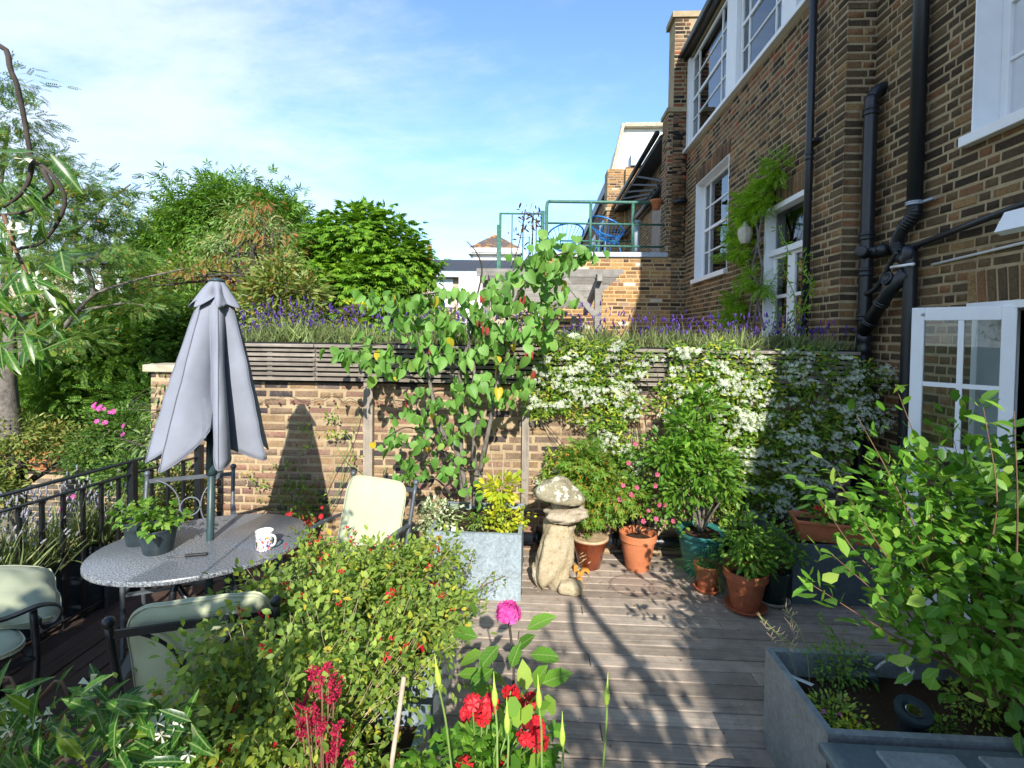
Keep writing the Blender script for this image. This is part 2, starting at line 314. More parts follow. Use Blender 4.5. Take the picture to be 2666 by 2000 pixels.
# ------------------------------------------------------------------ object helpers
def tag(o, label=None, cat=None, group=None, kind=None):
    if label: o['label'] = label
    if cat: o['category'] = cat
    if group: o['group'] = group
    if kind: o['kind'] = kind
    return o
def thing(name, label, cat, loc=(0, 0, 0), group=None, kind=None):
    o = bpy.data.objects.new(name, None); COL.objects.link(o); o.location = loc; o.empty_display_size = .1
    return tag(o, label, cat, group, kind)
def wloc(o):
    v = Vector((0, 0, 0))
    while o: v += Vector(o.location); o = o.parent
    return v
def link(o, parent=None):
    COL.objects.link(o)
    if parent is not None:
        o.parent = parent; o.location = -wloc(parent)
    return o
def copy_tree(o, parent=None):
    c = o.copy(); COL.objects.link(c); c.parent = parent
    for ch in list(o.children): copy_tree(ch, c)
    return c
def np_mesh(name, V_, loops, sizes, mat, smooth=False):
    me = bpy.data.meshes.new(name)
    me.vertices.add(len(V_)); me.vertices.foreach_set('co', np.asarray(V_, dtype=np.float32).ravel())
    me.loops.add(len(loops)); me.loops.foreach_set('vertex_index', np.asarray(loops, dtype=np.int32))
    me.polygons.add(len(sizes)); st = np.concatenate([[0], np.cumsum(sizes)[:-1]]).astype(np.int32)
    me.polygons.foreach_set('loop_start', st); me.polygons.foreach_set('loop_total', np.asarray(sizes, dtype=np.int32))
    if smooth: me.polygons.foreach_set('use_smooth', np.ones(len(sizes), dtype=bool))
    me.materials.append(mat); me.update(calc_edges=True); return me
class MB:
    def __init__(s): s.v = []; s.f = []
    def add(s, vs_, fs):
        o = len(s.v); s.v += [tuple(x) for x in vs_]; s.f += [tuple(i+o for i in f) for f in fs]; return s
    BF = [(0, 3, 2, 1), (4, 5, 6, 7), (0, 1, 5, 4), (1, 2, 6, 5), (2, 3, 7, 6), (3, 0, 4, 7)]
    def box(s, c, size, M=None):
        x, y, z = (a/2 for a in size); c = Vector(c)
        P = [Vector(p) for p in ((-x, -y, -z), (x, -y, -z), (x, y, -z), (-x, y, -z), (-x, -y, z), (x, -y, z), (x, y, z), (-x, y, z))]
        if M is not None: P = [M @ p for p in P]
        return s.add([p+c for p in P], s.BF)
    def bx(s, x0, x1, y0, y1, z0, z1): return s.box(((x0+x1)/2, (y0+y1)/2, (z0+z1)/2), (abs(x1-x0), abs(y1-y0), abs(z1-z0)))
    def bar(s, a, b, w_, h_, up=(0, 0, 1)):
        a, b = Vector(a), Vector(b); d = b-a; L = d.length; y = d.normalized(); x = y.cross(Vector(up))
        if x.length < 1e-4: x = Vector((1, 0, 0))
        x.normalize(); z = x.cross(y)
        M = Matrix((x, y, z)).transposed(); return s.box((a+b)/2, (w_, L, h_), M)
    def tube(s, pts, r, n=6, cap=True):
        pts = [Vector(p) for p in pts]; m = len(pts)
        rs = [r]*m if isinstance(r, (int, float)) else r
        ref = Vector((.31, .2, .93)); o = len(s.v); prev = None
        for i, p in enumerate(pts):
            t = (pts[min(i+1, m-1)] - pts[max(i-1, 0)]).normalized()
            if prev is None:
                a = t.cross(ref)
                if a.length < .05: a = t.cross(Vector((1, 0, 0)))
            else: a = prev - t*prev.dot(t)
            a.normalize(); prev = a; b = t.cross(a)
            for k in range(n):
                th = 2*math.pi*k/n; s.v.append(tuple(p + (a*math.cos(th) + b*math.sin(th))*rs[i]))
        for i in range(m-1):
            for k in range(n):
                k2 = (k+1) % n; s.f.append((o+i*n+k, o+i*n+k2, o+(i+1)*n+k2, o+(i+1)*n+k))
        if cap: s.f.append(tuple(o+k for k in range(n-1, -1, -1))); s.f.append(tuple(o+(m-1)*n+k for k in range(n)))
        return s
    def lathe(s, prof, c=(0, 0, 0), n=28, sx=1, sy=1, M=None):
        c = Vector(c); o = len(s.v)
        for r_, z_ in prof:
            for k in range(n):
                th = 2*math.pi*k/n; p = Vector((r_*math.cos(th)*sx, r_*math.sin(th)*sy, z_))
                if M is not None: p = M @ p
                s.v.append(tuple(p+c))
        for i in range(len(prof)-1):
            for k in range(n):
                k2 = (k+1) % n; s.f.append((o+i*n+k, o+i*n+k2, o+(i+1)*n+k2, o+(i+1)*n+k))
        s.f.append(tuple(o+k for k in range(n-1, -1, -1))); s.f.append(tuple(o+(len(prof)-1)*n+k for k in range(n)))
        return s
    def ball(s, c, r_, n=10, sz=1):
        prof = [(max(.001, r_*math.sin(math.pi*i/6)), -r_*sz*math.cos(math.pi*i/6)) for i in range(7)]
        return s.lathe(prof, c, n)
    def build(s, name, mat, parent=None, smooth=False):
        me = bpy.data.meshes.new(name); me.from_pydata(s.v, [], s.f); me.materials.append(mat)
        if smooth: me.polygons.foreach_set('use_smooth', np.ones(len(me.polygons), dtype=bool))
        me.update()
        return link(bpy.data.objects.new(name, me), parent)
def autosmooth(o, ang=40):
    try:
        o.data.polygons.foreach_set('use_smooth', np.ones(len(o.data.polygons), dtype=bool)); o.data.set_sharp_from_angle(angle=R(ang))
    except Exception: pass
    return o
def bevel(o, w_=.004, seg=2):
    m = o.modifiers.new('bevel', 'BEVEL'); m.width = w_; m.segments = seg; m.limit_method = 'ANGLE'; return o
def arc(pts, n=8):       # Catmull-Rom through points
    P = [Vector(p) for p in pts]; P = [2*P[0]-P[1]] + P + [2*P[-1]-P[-2]]; out = []
    for i in range(1, len(P)-2):
        for k in range(n):
            t = k/n; a, b, c_, d_ = P[i-1:i+3]
            out.append(.5*((2*b) + (c_-a)*t + (2*a-5*b+4*c_-d_)*t*t + (3*b-a-3*c_+d_)*t*t*t))
    out.append(P[-2]); return out

# leaf shapes: base at the origin, growing along +Y, face up +Z
def p_ovate(L=1., W=.5, fold=.12, curl=.15, prof=(0, .95, .8, 0), ts=(0, .33, .7, 1)):
    v = [(0, 0, 0)]
    for i in (1, 2):
        y = ts[i]*L; z = -curl*L*ts[i]**2; h = prof[i]*W/2
        v += [(0, y, z), (-h, y, z+fold*W), (h, y, z+fold*W)]
    v.append((0, L, -curl*L))
    return v, [(0, 1, 2), (0, 3, 1), (2, 1, 4, 5), (1, 3, 6, 4), (5, 4, 7), (4, 6, 7)]
def p_diamond(L=1., W=.45, fold=.1): return [(0, 0, 0), (-W/2, L*.45, fold*W), (0, L, -.08*L), (W/2, L*.45, fold*W)], [(0, 3, 2, 1)]
def p_heart():
    half = [(.12, -.1), (.34, -.06), (.5, .14), (.52, .4), (.4, .66), (.2, .87)]
    v = [(0, 0, 0), (0, .35, -.03), (0, .7, -.1), (0, 1.0, -.2)]
    def z(x, y): return .16*abs(x) - .2*y*y*.9
    Lh = [(-x, y, z(x, y)) for x, y in half]; Rh = [(x, y, z(x, y)) for x, y in half]
    v += Lh + Rh; f = []
    for s0, fl in ((4, False), (10, True)):
        q = [(0, s0, s0+1), (0, s0+1, s0+2), (0, s0+2, 1), (1, s0+2, s0+3), (1, s0+3, 2), (2, s0+3, s0+4), (2, s0+4, s0+5), (2, s0+5, 3)]
        f += [t if fl else t[::-1] for t in q]
    return v, f
def merge_protos(ps):
    v, f = [], []
    for (pv, pf), M in ps:
        o = len(v); v += [tuple(M @ Vector(p)) for p in pv]; f += [tuple(i+o for i in q) for q in pf]
    return v, f
def p_pinnate(n=6, L=1., lw=.30):
    ps = []
    for i in range(n):
        y = L*(.12 + .76*i/n)
        for sgn in (-1, 1):
            M = Matrix.Translation((0, y, -.1*y*y)) @ Matrix.Rotation(sgn*R(-62), 4, 'Z') @ Matrix.Scale(lw, 4)
            ps.append((p_diamond(1, .34), M))
    ps.append((p_diamond(1, .34), Matrix.Translation((0, L*.86, -.08)) @ Matrix.Scale(lw, 4)))
    v, f = merge_protos(ps); o = len(v); v += [(-.012, 0, 0), (.012, 0, 0), (0, L*.9, -.09)]; f.append((o, o+1, o+2)); return v, f
def p_palm(n=7, W=.34, spread=150, droop=.25):
    ps = []
    for i in range(n):
        a = (i/(n-1)-.5)*R(spread); s = 1 - .35*abs(i/(n-1)-.5)*2
        M = Matrix.Rotation(-a, 4, 'Z') @ Matrix.Rotation(-R(18)*droop*4, 4, 'X') @ Matrix.Scale(s, 4)
        ps.append((p_diamond(1, W), M))
    return merge_protos(ps)
def p_star(n=5, W=.42, tilt=-8, twist=0.):    # flower facing +Z
    ps = []
    for i in range(n):
        M = Matrix.Rotation(2*math.pi*i/n, 4, 'Z') @ Matrix.Rotation(R(tilt), 4, 'X') @ Matrix.Rotation(twist, 4, 'Y')
        ps.append(((([(0, 0, 0), (-W*.25, .45, 0), (-W*.5, .95, 0), (W*.5, .9, 0), (W*.25, .45, 0)]), [(0, 4, 3, 2, 1)]), M))
    return merge_protos(ps)
def p_spike(L=1., W=.25):
    v = [(0, 0, 0)]; f = []
    for j, (y, r_) in enumerate(((.15, W*.5), (.4, W*.28), (.5, W*.5), (.8, W*.3))):
        for k in range(4):
            th = k*math.pi/2 + j*.7; v.append((r_*math.cos(th), y*L, r_*math.sin(th)))
    v.append((0, L, 0)); e = len(v)-1
    for k in range(4):
        k2 = (k+1) % 4; f.append((0, 1+k, 1+k2)); f.append((e, 13+k2, 13+k))
        for j in range(3): f.append((1+4*j+k, 5+4*j+k, 5+4*j+k2, 1+4*j+k2))
    return v, f
def p_blade(L=1., W=.05, curl=.3, seg=3):
    v = []; f = []
    for i in range(seg+1):
        t = i/seg; h = W/2*(1-t**1.5); v += [(-h, L*t, -curl*L*t*t), (h+.0005, L*t, -curl*L*t*t)]
    for i in range(seg): f.append((2*i, 2*i+1, 2*i+3, 2*i+2))
    return v, f
OV = p_ovate(); LANCE = p_ovate(1, .3, .15, .22); DIA = p_diamond(); HEART = p_heart(); PIN = p_pinnate(); PALM = p_palm(); STAR = p_star(5, .42, 10, .35)
ROUND = p_ovate(1, .85, .1, .1, (0, .95, .85, 0)); OVS = [p_ovate(1, .56, .10, .16, (0, .95, .85, 0)), p_ovate(1, .62, .02, -.10, (0, 1, .8, 0), (0, .4, .75, 1)), p_ovate(1, .46, .22, .34, (0, .9, .8, 0)), p_ovate(1, .54, -.08, .05, (0, .85, .95, 0))]
HEARTS = [HEART, ([(x*.86, y*1.08, z+.28*abs(x)-.10*y*y) for x, y, z in HEART[0]], HEART[1]), ([(x*1.05, y*.95, z*.3+.10*math.sin(6*x+4*y)) for x, y, z in HEART[0]], HEART[1]), ([(x*.7+.08*y*y, y, z+.5*abs(x)) for x, y, z in HEART[0]], HEART[1])]
MAPLE = p_palm(5, .3, 190, .15); SPIKE = p_spike(); BLADE = p_blade(); LANCE2 = p_ovate(1, .24, .2, .35)

class Leaves:
    def __init__(s): s.p = []; s.d = []; s.n = []; s.s = []
    def add(s, p, d_, n_, sc): s.p.append(np.atleast_2d(p)); s.d.append(np.atleast_2d(d_)); s.n.append(np.atleast_2d(n_)); s.s.append(np.atleast_1d(sc)); return s
    def arr(s):
        p = np.concatenate(s.p); d_ = np.concatenate(s.d); n_ = np.concatenate(s.n); sc = np.concatenate(s.s)
        d_ = d_/np.maximum(np.linalg.norm(d_, axis=1, keepdims=True), 1e-6)
        x = np.cross(d_, n_); x /= np.maximum(np.linalg.norm(x, axis=1, keepdims=True), 1e-6); z = np.cross(x, d_)
        return p, x, d_, z, sc
    def build(s, name, mat, parent, proto, singles=0, stuff=True, smooth=True, rest_name='foliage'):
        """largest `singles` leaves become objects of their own, the rest one mesh"""
        p, x, y, z, sc = s.arr()
        protos = proto if isinstance(proto, list) else [proto]; N = len(p)
        idx = np.arange(N); out = []
        if singles:
            dist = np.linalg.norm(p - np.array(CP), axis=1); order = np.argsort(dist/sc); one = order[:singles]; idx = order[singles:]
            mes = []
            for pr in protos:
                me = bpy.data.meshes.new(name); me.from_pydata([tuple(q) for q in pr[0]], [], pr[1]); me.materials.append(VEINED.get(mat.name, mat)); mes.append(me)
                if smooth: me.polygons.foreach_set('use_smooth', np.ones(len(me.polygons), dtype=bool))
            off = wloc(parent) if parent else Vector((0, 0, 0))
            for i in one:
                o = bpy.data.objects.new(name, mes[i % len(mes)]); COL.objects.link(o); o.parent = parent
                M = Matrix([[x[i][0], y[i][0], z[i][0]], [x[i][1], y[i][1], z[i][1]], [x[i][2], y[i][2], z[i][2]]]) * float(sc[i])
                M = M.to_4x4(); M.translation = Vector(p[i]) - off; o.matrix_basis = M; out.append(o)
            name = rest_name
        if len(idx):
            VV, LL, SS = [], [], []; base = 0
            for q_, pr in enumerate(protos):
                sub = idx[q_::len(protos)]
                if not len(sub): continue
                pv = np.array(pr[0]); B = np.stack([x[sub], y[sub], z[sub]], axis=1)*sc[sub][:, None, None]
                VV.append((np.einsum('kj,nji->nki', pv, B) + p[sub][:, None, :]).reshape(-1, 3))
                k = len(pv); fl = np.concatenate([np.array(f) for f in pr[1]]); sz = np.array([len(f) for f in pr[1]])
                LL.append((fl[None, :] + (np.arange(len(sub))*k)[:, None]).ravel() + base); SS.append(np.tile(sz, len(sub))); base += k*len(sub)
            me = np_mesh(name, np.concatenate(VV), np.concatenate(LL), np.concatenate(SS), mat, smooth)
            o = link(bpy.data.objects.new(name, me), parent)
            if stuff: o['kind'] = 'stuff'
            out.append(o)
        return out
def rdir(n): v = nr.normal(size=(n, 3)); return v/np.linalg.norm(v, axis=1, keepdims=True)
def crown(LV, ells, clumps, per, cr, size, out=.8, up=.5, droop=.0, fill=.55, up_n=.8, flat=.6):
    """ells: (x,y,z,rx,ry,rz). Leaf clumps near each ellipsoid's surface."""
    vol = np.array([e[3]*e[4]*e[5] for e in ells])**.67; cnt = np.maximum(1, (clumps*vol/vol.sum()).astype(int))
    for e, c_ in zip(ells, cnt):
        u = rdir(c_); rad = nr.uniform(fill, 1.0, (c_, 1)) * (1 + .12*nr.normal(size=(c_, 1)))
        cen = np.array(e[:3]) + u*rad*np.array(e[3:6])
        k = per; off = nr.normal(size=(c_, k, 3))*cr; off[:, :, 2] *= flat
        P = (cen[:, None, :] + off).reshape(-1, 3); U = np.repeat(u, k, axis=0); n = len(P)
        D = U*out + off.reshape(-1, 3)/max(cr, 1e-4)*.5 + np.array([0, 0, -droop]) + rdir(n)*.45
        Nn = U*.5 + np.array([0, 0, up_n]) + rdir(n)*.5
        LV.add(P, D, Nn, size*nr.uniform(.65, 1.25, n))
    return LV
def limbs(mb, base, tips, r0, n=6, wob=.08, sag=0.):
    for t in tips:
        b = Vector(base); t = Vector(t); m1 = b.lerp(t, .35) + Vector((rng.uniform(-1, 1)*wob, rng.uniform(-1, 1)*wob, wob*.5)); m2 = b.lerp(t, .7) + Vector((rng.uniform(-1, 1)*wob, rng.uniform(-1, 1)*wob, -sag))
        pts = arc([b, m1, m2, t], 4); mb.tube(pts, [r0*(1-.8*i/(len(pts)-1)) for i in range(len(pts))], n)

# ================================================================== SETTING: ground, decks, terrace
UP = Vector((0, 0, 1))
tag(MB().add([(-400, -200, -1.7), (400, -200, -1.7), (400, 700, -1.7), (-400, 700, -1.7)], [(0, 1, 2, 3)]).build('ground', M_grass), kind='structure')
dk = tag(MB().bx(-3.6, 3.15, -1.5, 4.72, -.12, -.034).build('deck', M_dark), kind='structure')
tag(MB().bx(-3.6, 6.5, -9, -1.52, -.12, -.004).build('patio', M_concrete), kind='structure')
tag(MB().bx(-3.62, 3.4, -1.5, 4.7, -1.7, -.13).build('terrace_base', M_render_t), kind='structure')
def boards():
    P_ = .114
    unit = {}
    def board(x0, x1, y0, y1, mat, nm):
        key = (round(x1-x0, 2), round(y1-y0, 2), nm)
        if key not in unit:
            mb = MB(); L, W_ = x1-x0, y1-y0
            c = .004
            mb.add([(0, 0, -.024), (L, 0, -.024), (L, W_, -.024), (0, W_, -.024), (0, 0, -c), (L, 0, -c), (L, W_, -c), (0, W_, -c), (c, c, 0), (L-c, c, 0), (L-c, W_-c, 0), (c, W_-c, 0)],
                   [(0, 1, 5, 4), (1, 2, 6, 5), (2, 3, 7, 6), (3, 0, 4, 7), (4, 5, 9, 8), (5, 6, 10, 9), (6, 7, 11, 10), (7, 4, 8, 11), (8, 9, 10, 11)])
            me = bpy.data.meshes.new('board'); me.from_pydata(mb.v, [], mb.f); me.materials.append(mat); unit[key] = me
        o = bpy.data.objects.new('board', unit[key]); COL.objects.link(o); o.parent = dk; o.location = (x0, y0, rng.uniform(-.003, .0)); o.rotation_euler = (rng.uniform(-.006, .006), 0, 0)
    y = .1
    joints = [(1.3,), (.35,), (2.2,), (-.1,), (1.9,)]
    k = 0
    while y < 4.62:
        js = [-.74] + list(joints[k % 5]) + [3.12]
        for a, b in zip(js[:-1], js[1:]): board(a+.002, b-.002, y, y+P_-.007, M_deck_x, 'deck')
        y += P_; k += 1
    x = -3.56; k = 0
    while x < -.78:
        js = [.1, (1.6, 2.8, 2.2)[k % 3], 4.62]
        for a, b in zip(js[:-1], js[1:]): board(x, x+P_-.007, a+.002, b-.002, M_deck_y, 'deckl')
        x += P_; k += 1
boards()
tag(MB().bx(-3.0, 2.88, 5.35, 10.3, -1.7, 1.12).build('terrace', M_concrete), kind='structure')

# ================================================================== brickwork
def brick_meshes(mat):
    out = []
    for k in range(5):
        r_ = random.Random(k); j = lambda a: r_.uniform(-a, a)
        def ring(y, ix, iz, a): return [(-.5+ix+j(a), y+j(a*.6), -.5+iz+j(a*1.6)), (.5-ix+j(a), y+j(a*.6), -.5+iz+j(a*1.6)), (.5-ix+j(a), y+j(a*.6), .5-iz+j(a*1.6)), (-.5+ix+j(a), y+j(a*.6), .5-iz+j(a*1.6))]
        v = ring(0, 0, 0, 0) + ring(.78, 0, 0, .014) + ring(1., .028, .075, .03)
        f = []
        for a in (0, 4):
            for q in range(4): f.append((a+q, a+(q+1) % 4, a+4+(q+1) % 4, a+4+q))
        f.append((8, 9, 10, 11)); me = bpy.data.meshes.new('brick'); me.from_pydata(v, [], f); me.materials.append(mat); out.append((me, v, f))
    return out
BM = {m.name: brick_meshes(m) for m in (M_brick_house, M_brick_yellow, M_brick_garden)}
def clip(seg, holes):
    segs = [seg]
    for h0, h1 in holes:
        nx = []
        for a, b in segs:
            if b <= h0 or a >= h1: nx.append((a, b)); continue
            if a < h0: nx.append((a, h0))
            if b > h1: nx.append((h1, b))
        segs = nx
    return [(a, b) for a, b in segs if b-a > .035]
def lay(B, o, u, n, W_, H_, holes=(), gauge=.078, bond='flemish', Ls=.215, Lh=.102, joint=.014, proud=.004, wob=.0018, hj=.0165):
    o, u, n = Vector(o), Vector(u).normalized(), Vector(n).normalized(); row = 0; z = 0
    while z + gauge*.6 < H_:
        hs = [(h[0], h[1]) for h in holes if h[2] < z+gauge*.5 < h[3]]
        x = -(.0 if row % 2 else (Ls+Lh)/2+.01) - rng.uniform(0, .02)
        k = row % 2
        while x < W_:
            if bond == 'flemish': L = (Ls if k % 2 else Lh)
            elif bond == 'english': L = Ls if row % 2 else Lh
            else: L = rng.choice((Ls, Ls, Ls, Lh, Ls*1.08))
            L *= rng.uniform(.95, 1.05)
            for a, b in clip((max(0, x), min(W_, x+L)), hs):
                c = o + u*((a+b)/2) + UP*(z+gauge/2+rng.uniform(-wob, wob))
                B.append((c, u, n, UP, b-a-.001, gauge-hj+rng.uniform(-.002, .002), proud+rng.uniform(-.003, .003)))
            x += L + joint; k += 1
        z += gauge; row += 1
def soldiers(B, o, u, n, x0, x1, z0, h=.225, w_=.068, fan=.12):
    o, u, n = Vector(o), Vector(u).normalized(), Vector(n).normalized(); N = int((x1-x0)/(w_+.011)); 
    for i in range(N):
        t = (i+.5)/N; a = (t-.5)*2*fan; c = o + u*(x0+(x1-x0)*t + a*h*.5) + UP*(z0+h/2)
        up = (UP + u*a).normalized(); uu = (u - UP*a).normalized()
        B.append((c, up, n, uu, h, w_, .007))
def finish(B, parent, mat, singles=300, depth=.03):
    V_ = BM[mat.name]; items = []
    for i, (c, u, n, up, L, H_, pr) in enumerate(B):
        v = CR.transposed() @ (c-CP); vis = 0
        if v.z < -.2:
            px, py = 1333+F*v.x/-v.z, 1000-F*(v.y/-v.z-SH*2666/F)
            if 0 < px < 2666 and 0 < py < 2000: vis = L*H_/(v.length**2)*abs(n.dot((c-CP).normalized()))
        items.append((vis, i))
    items.sort(reverse=True); off = wloc(parent); rest = []
    for r_, (vis, i) in enumerate(items):
        c, u, n, up, L, H_, pr = B[i]
        if r_ < singles and vis > 0:
            me = V_[i % 5][0]; o = bpy.data.objects.new('brick', me); COL.objects.link(o); o.parent = parent
            M = Matrix((u*L, n*(depth+pr), up*H_)).transposed().to_4x4(); M.translation = c - n*depth - off; o.matrix_basis = M
        else: rest.append(i)
    if rest:
        vv, loops, sizes = [], [], []; base = 0
        for i in rest:
            c, u, n, up, L, H_, pr = B[i]; _, v, f = V_[i % 5]
            A = np.array([list(u*L), list(n*(depth+pr)), list(up*H_)]); vv.append(np.array(v) @ A + np.array(c - n*depth))
            for q in f: loops += [j+base for j in q]; sizes.append(len(q))
            base += len(v)
        o = link(bpy.data.objects.new('brickwork', np_mesh('brickwork', np.concatenate(vv), loops, sizes, mat)), parent); o['kind'] = 'stuff'
class Fr:     # a wall's own frame: a along the wall, b outward, c up
    def __init__(s, o, u, n): s.o, s.u, s.n = Vector(o), Vector(u).normalized(), Vector(n).normalized(); s.M = Matrix((s.u, s.n, UP)).transposed()
    def P(s, a, b, c): return s.o + s.u*a + s.n*b + UP*c
    def box(s, mb, a0, a1, b0, b1, c0, c1): return mb.box(s.P((a0+a1)/2, (b0+b1)/2, (c0+c1)/2), (abs(a1-a0), abs(b1-b0), abs(c1-c0)), s.M)
def slab(fr, W_, H_, holes, thick=.3):
    mb = MB(); xs = sorted({0, W_, *[h[0] for h in holes], *[h[1] for h in holes]}); zs = sorted({0, H_, *[h[2] for h in holes], *[h[3] for h in holes]})
    xs = [x for x in xs if 0 <= x <= W_]; zs = [z for z in zs if 0 <= z <= H_]
    for c0, c1 in zip(zs[:-1], zs[1:]):
        run = None
        for a0, a1 in zip(xs[:-1], xs[1:]):
            if any(h[0] <= a0 and h[1] >= a1 and h[2] <= c0 and h[3] >= c1 for h in holes):
                if run: fr.box(mb, run[0], run[1], -thick, 0, c0, c1); run = None
            else: run = (run[0], a1) if run else (a0, a1)
        if run: fr.box(mb, run[0], run[1], -thick, 0, c0, c1)
    return mb
def window(house, fr, a0, a1, c0, c1, reveal=.14, cols=(.18, .64, .18), rows=(.25, .25, .25, .25), meet=True, name='window', sill=True, blind=None, fw=.05, line=True, openleft=0):
    W_, H_ = a1-a0, c1-c0; mb = MB(); d = -reveal
    if line:
        for q in ((a0, a0+.012), (a1-.012, a1)): fr.box(mb, *q, d-.06, .012, c0, c1)
        fr.box(mb, a0, a1, d-.06, .010, c1-.014, c1)
    x0, x1, z0, z1 = a0+.012, a1-.012, c0+.03, c1-.014
    fr.box(mb, x0, x0+fw, d-.07, d, z0, z1); fr.box(mb, x1-fw, x1, d-.07, d, z0, z1)
    fr.box(mb, x0+fw, x1-fw, d-.07, d, z1-fw, z1); fr.box(mb, x0+fw, x1-fw, d-.07, d, z0, z0+fw*1.4)
    wd = mb.build(name, M_white, house); bevel(wd, .003, 1)
    if sill:
        sb = MB(); fr.box(sb, a0-.04, a1+.04, -reveal-.02, .07, c0-.05, c0+.028); bevel(sb.build('sill', M_white, wd), .006)
    gx0, gx1, gz0, gz1 = x0+fw, x1-fw, z0+fw*1.4, z1-fw; gb = MB(); t = .011
    cx_ = [gx0]; 
    for c in cols: cx_.append(cx_[-1] + c/sum(cols)*(gx1-gx0))
    cz = [gz0]
    for c in rows: cz.append(cz[-1] + c/sum(rows)*(gz1-gz0))
    half = len(rows)//2
    for x in cx_[1:-1]: fr.box(gb, x-t, x+t, d-.045, d-.008, gz0, gz1)
    for i, z in enumerate(cz[1:-1]):
        tt = .024 if (meet and i+1 == half) else t
        fr.box(gb, gx0, gx1, d-.05, d-.004 if tt > t else d-.010, z-tt, z+tt)
    gb.build('glazing_bar', M_white, wd)
    for i in range(len(cols)):
        for j in range(len(rows)):
            pb = MB(); fr.box(pb, cx_[i], cx_[i+1], d-.030, d-.026, cz[j], cz[j+1]); pb.build('pane', M_glass, wd)
    if blind:
        bb = MB()
        if blind > 0: fr.box(bb, gx0, gx1, d-.066, d-.062, gz0+(1-blind)*(gz1-gz0), gz1); bb.build('blind', M_glasswhite, wd)
    return wd

# ------------------------------------------------------------------ the house on the right
H = thing('brick_house', 'tall dark brick house with black drainpipes and white sash windows along the right side', 'house', (3.15, 5.05, 0))
XN, XF, YC, HT = 3.15, 2.88, 5.05, 7.7
B = []
# near wall: frame runs from Y=YC towards the camera
fn = Fr((XN, YC, 0), (0, -1, 0), (-1, 0, 0))
near_w = (YC-3.93, YC-2.75, 3.47, 5.35); near_d = (YC-3.86, YC-2.3, -.2, 2.27)
slab(fn, 5.5, 7.1, [near_w, near_d]).build('wall', M_mortar_house, H)
lay(B, (XN, YC, 0), (0, -1, 0), (-1, 0, 0), 3.1, 5.9, [near_w, near_d, (near_d[0]-.06, near_d[1]+.06, 2.27, 2.51), (near_w[0]-.06, near_w[1], 5.35, 5.6)], gauge=.0785)
soldiers(B, (XN, YC, 0), (0, -1, 0), (-1, 0, 0), near_d[0]-.05, near_d[1], 2.275)
# corner face of the projecting far part
ff0 = Fr((XF, YC, 0), (1, 0, 0), (0, -1, 0))
MB().bx(3.152, 3.45, -9.35, -.47, 0, 5.7).build('wall', M_brick_house, H)  # unseen stretch behind the viewer, kept low to let the sun past
MB().bx(3.15, 6.4, -17, -9.36, 0, HT).build('rear_wall', M_brick_house, H)
lay(B, (XF, YC, 0), (1, 0, 0), (0, -1, 0), XN-XF, 5.9, gauge=.0785)
# far wall
ff = Fr((XF, YC, 0), (0, 1, 0), (-1, 0, 0)); LF = 5.25
w1 = (8.0-YC, 9.62-YC, 3.02, 4.8); dr = (5.62-YC, 6.70-YC, 1.12, 3.62); up_ = (0.35, 5.2, 5.64, 7.4)
slab(ff, LF+.45, HT, [w1, dr, up_]).build('wall', M_mortar_house, H)
lay(B, (XF, YC, 0), (0, 1, 0), (-1, 0, 0), LF+.45, 7.6, [w1, dr, (up_[0]-.02, up_[1]+.05, 5.6, 7.6), (w1[0]-.05, w1[1]+.05, 4.8, 5.03), (dr[0]-.05, dr[1]+.05, 3.62, 3.86)], gauge=.0785)
soldiers(B, (XF, YC, 0), (0, 1, 0), (-1, 0, 0), w1[0]-.04, w1[1]+.04, 4.805); soldiers(B, (XF, YC, 0), (0, 1, 0), (-1, 0, 0), dr[0]-.04, dr[1]+.04, 3.625)
finish(B, H, M_brick_house)
window(H, fn, *near_w, reveal=.17, cols=(.2, .6, .2), fw=.06)
window(H, ff, *w1, reveal=.13, blind=.45)
for a0, a1, bl in ((3.12, 5.12, .99), (1.3, 2.72, .99), (.4, .95, .99)):
    window(H, ff, a0, a1, 5.68, 7.38, reveal=.03, sill=False, blind=bl, line=False)
for a0, a1 in ((5.12, 5.24), (2.72, 3.12), (.95, 1.3), (.2, .4)): mb = MB(); ff.box(mb, a0, a1, -.1, .03, 5.66, 7.4); mb.build('window_mullion', M_white, H)
mb = MB(); ff.box(mb, .1, 5.3, -.05, .09, 5.60, 5.66); bevel(mb.build('sill', M_white, H), .008)
# far door with its transom light
dmb = MB(); a0, a1, c0, c1 = dr
for q in ((a0, a0+.06), (a1-.06, a1)): ff.box(dmb, *q, -.14, .012, c0, c1)
ff.box(dmb, a0, a1, -.14, .014, c1-.06, c1); ff.box(dmb, a0+.06, a1-.06, -.14, -.03, 3.02, 3.09)
door = dmb.build('door', M_white, H)
tb = MB(); ff.box(tb, a0+.06, a1-.06, -.11, -.105, 3.09, c1-.06); tb.build('pane', M_glass, door)
for s0, s1 in ((a0+.06, (a0+a1)/2), ((a0+a1)/2, a1-.06)):
    lb = MB(); zz_ = (c0, 1.55, 2.03, 2.51, 3.0)
    ff.box(lb, s0, s0+.085, -.12, -.075, c0, 3.02); ff.box(lb, s1-.085, s1-.003, -.12, -.075, c0, 3.02)
    for z in zz_: ff.box(lb, s0+.085, s1-.085, -.12, -.077, z-.02, z+.02 if z > c0 else z+.25)
    lb.build('door_leaf', M_white, door)
    for za, zb in zip(zz_[:-1], zz_[1:]):
        pb = MB(); ff.box(pb, s0+.085, s1-.085, -.102, -.098, za, zb); pb.build('pane', M_glass, door)
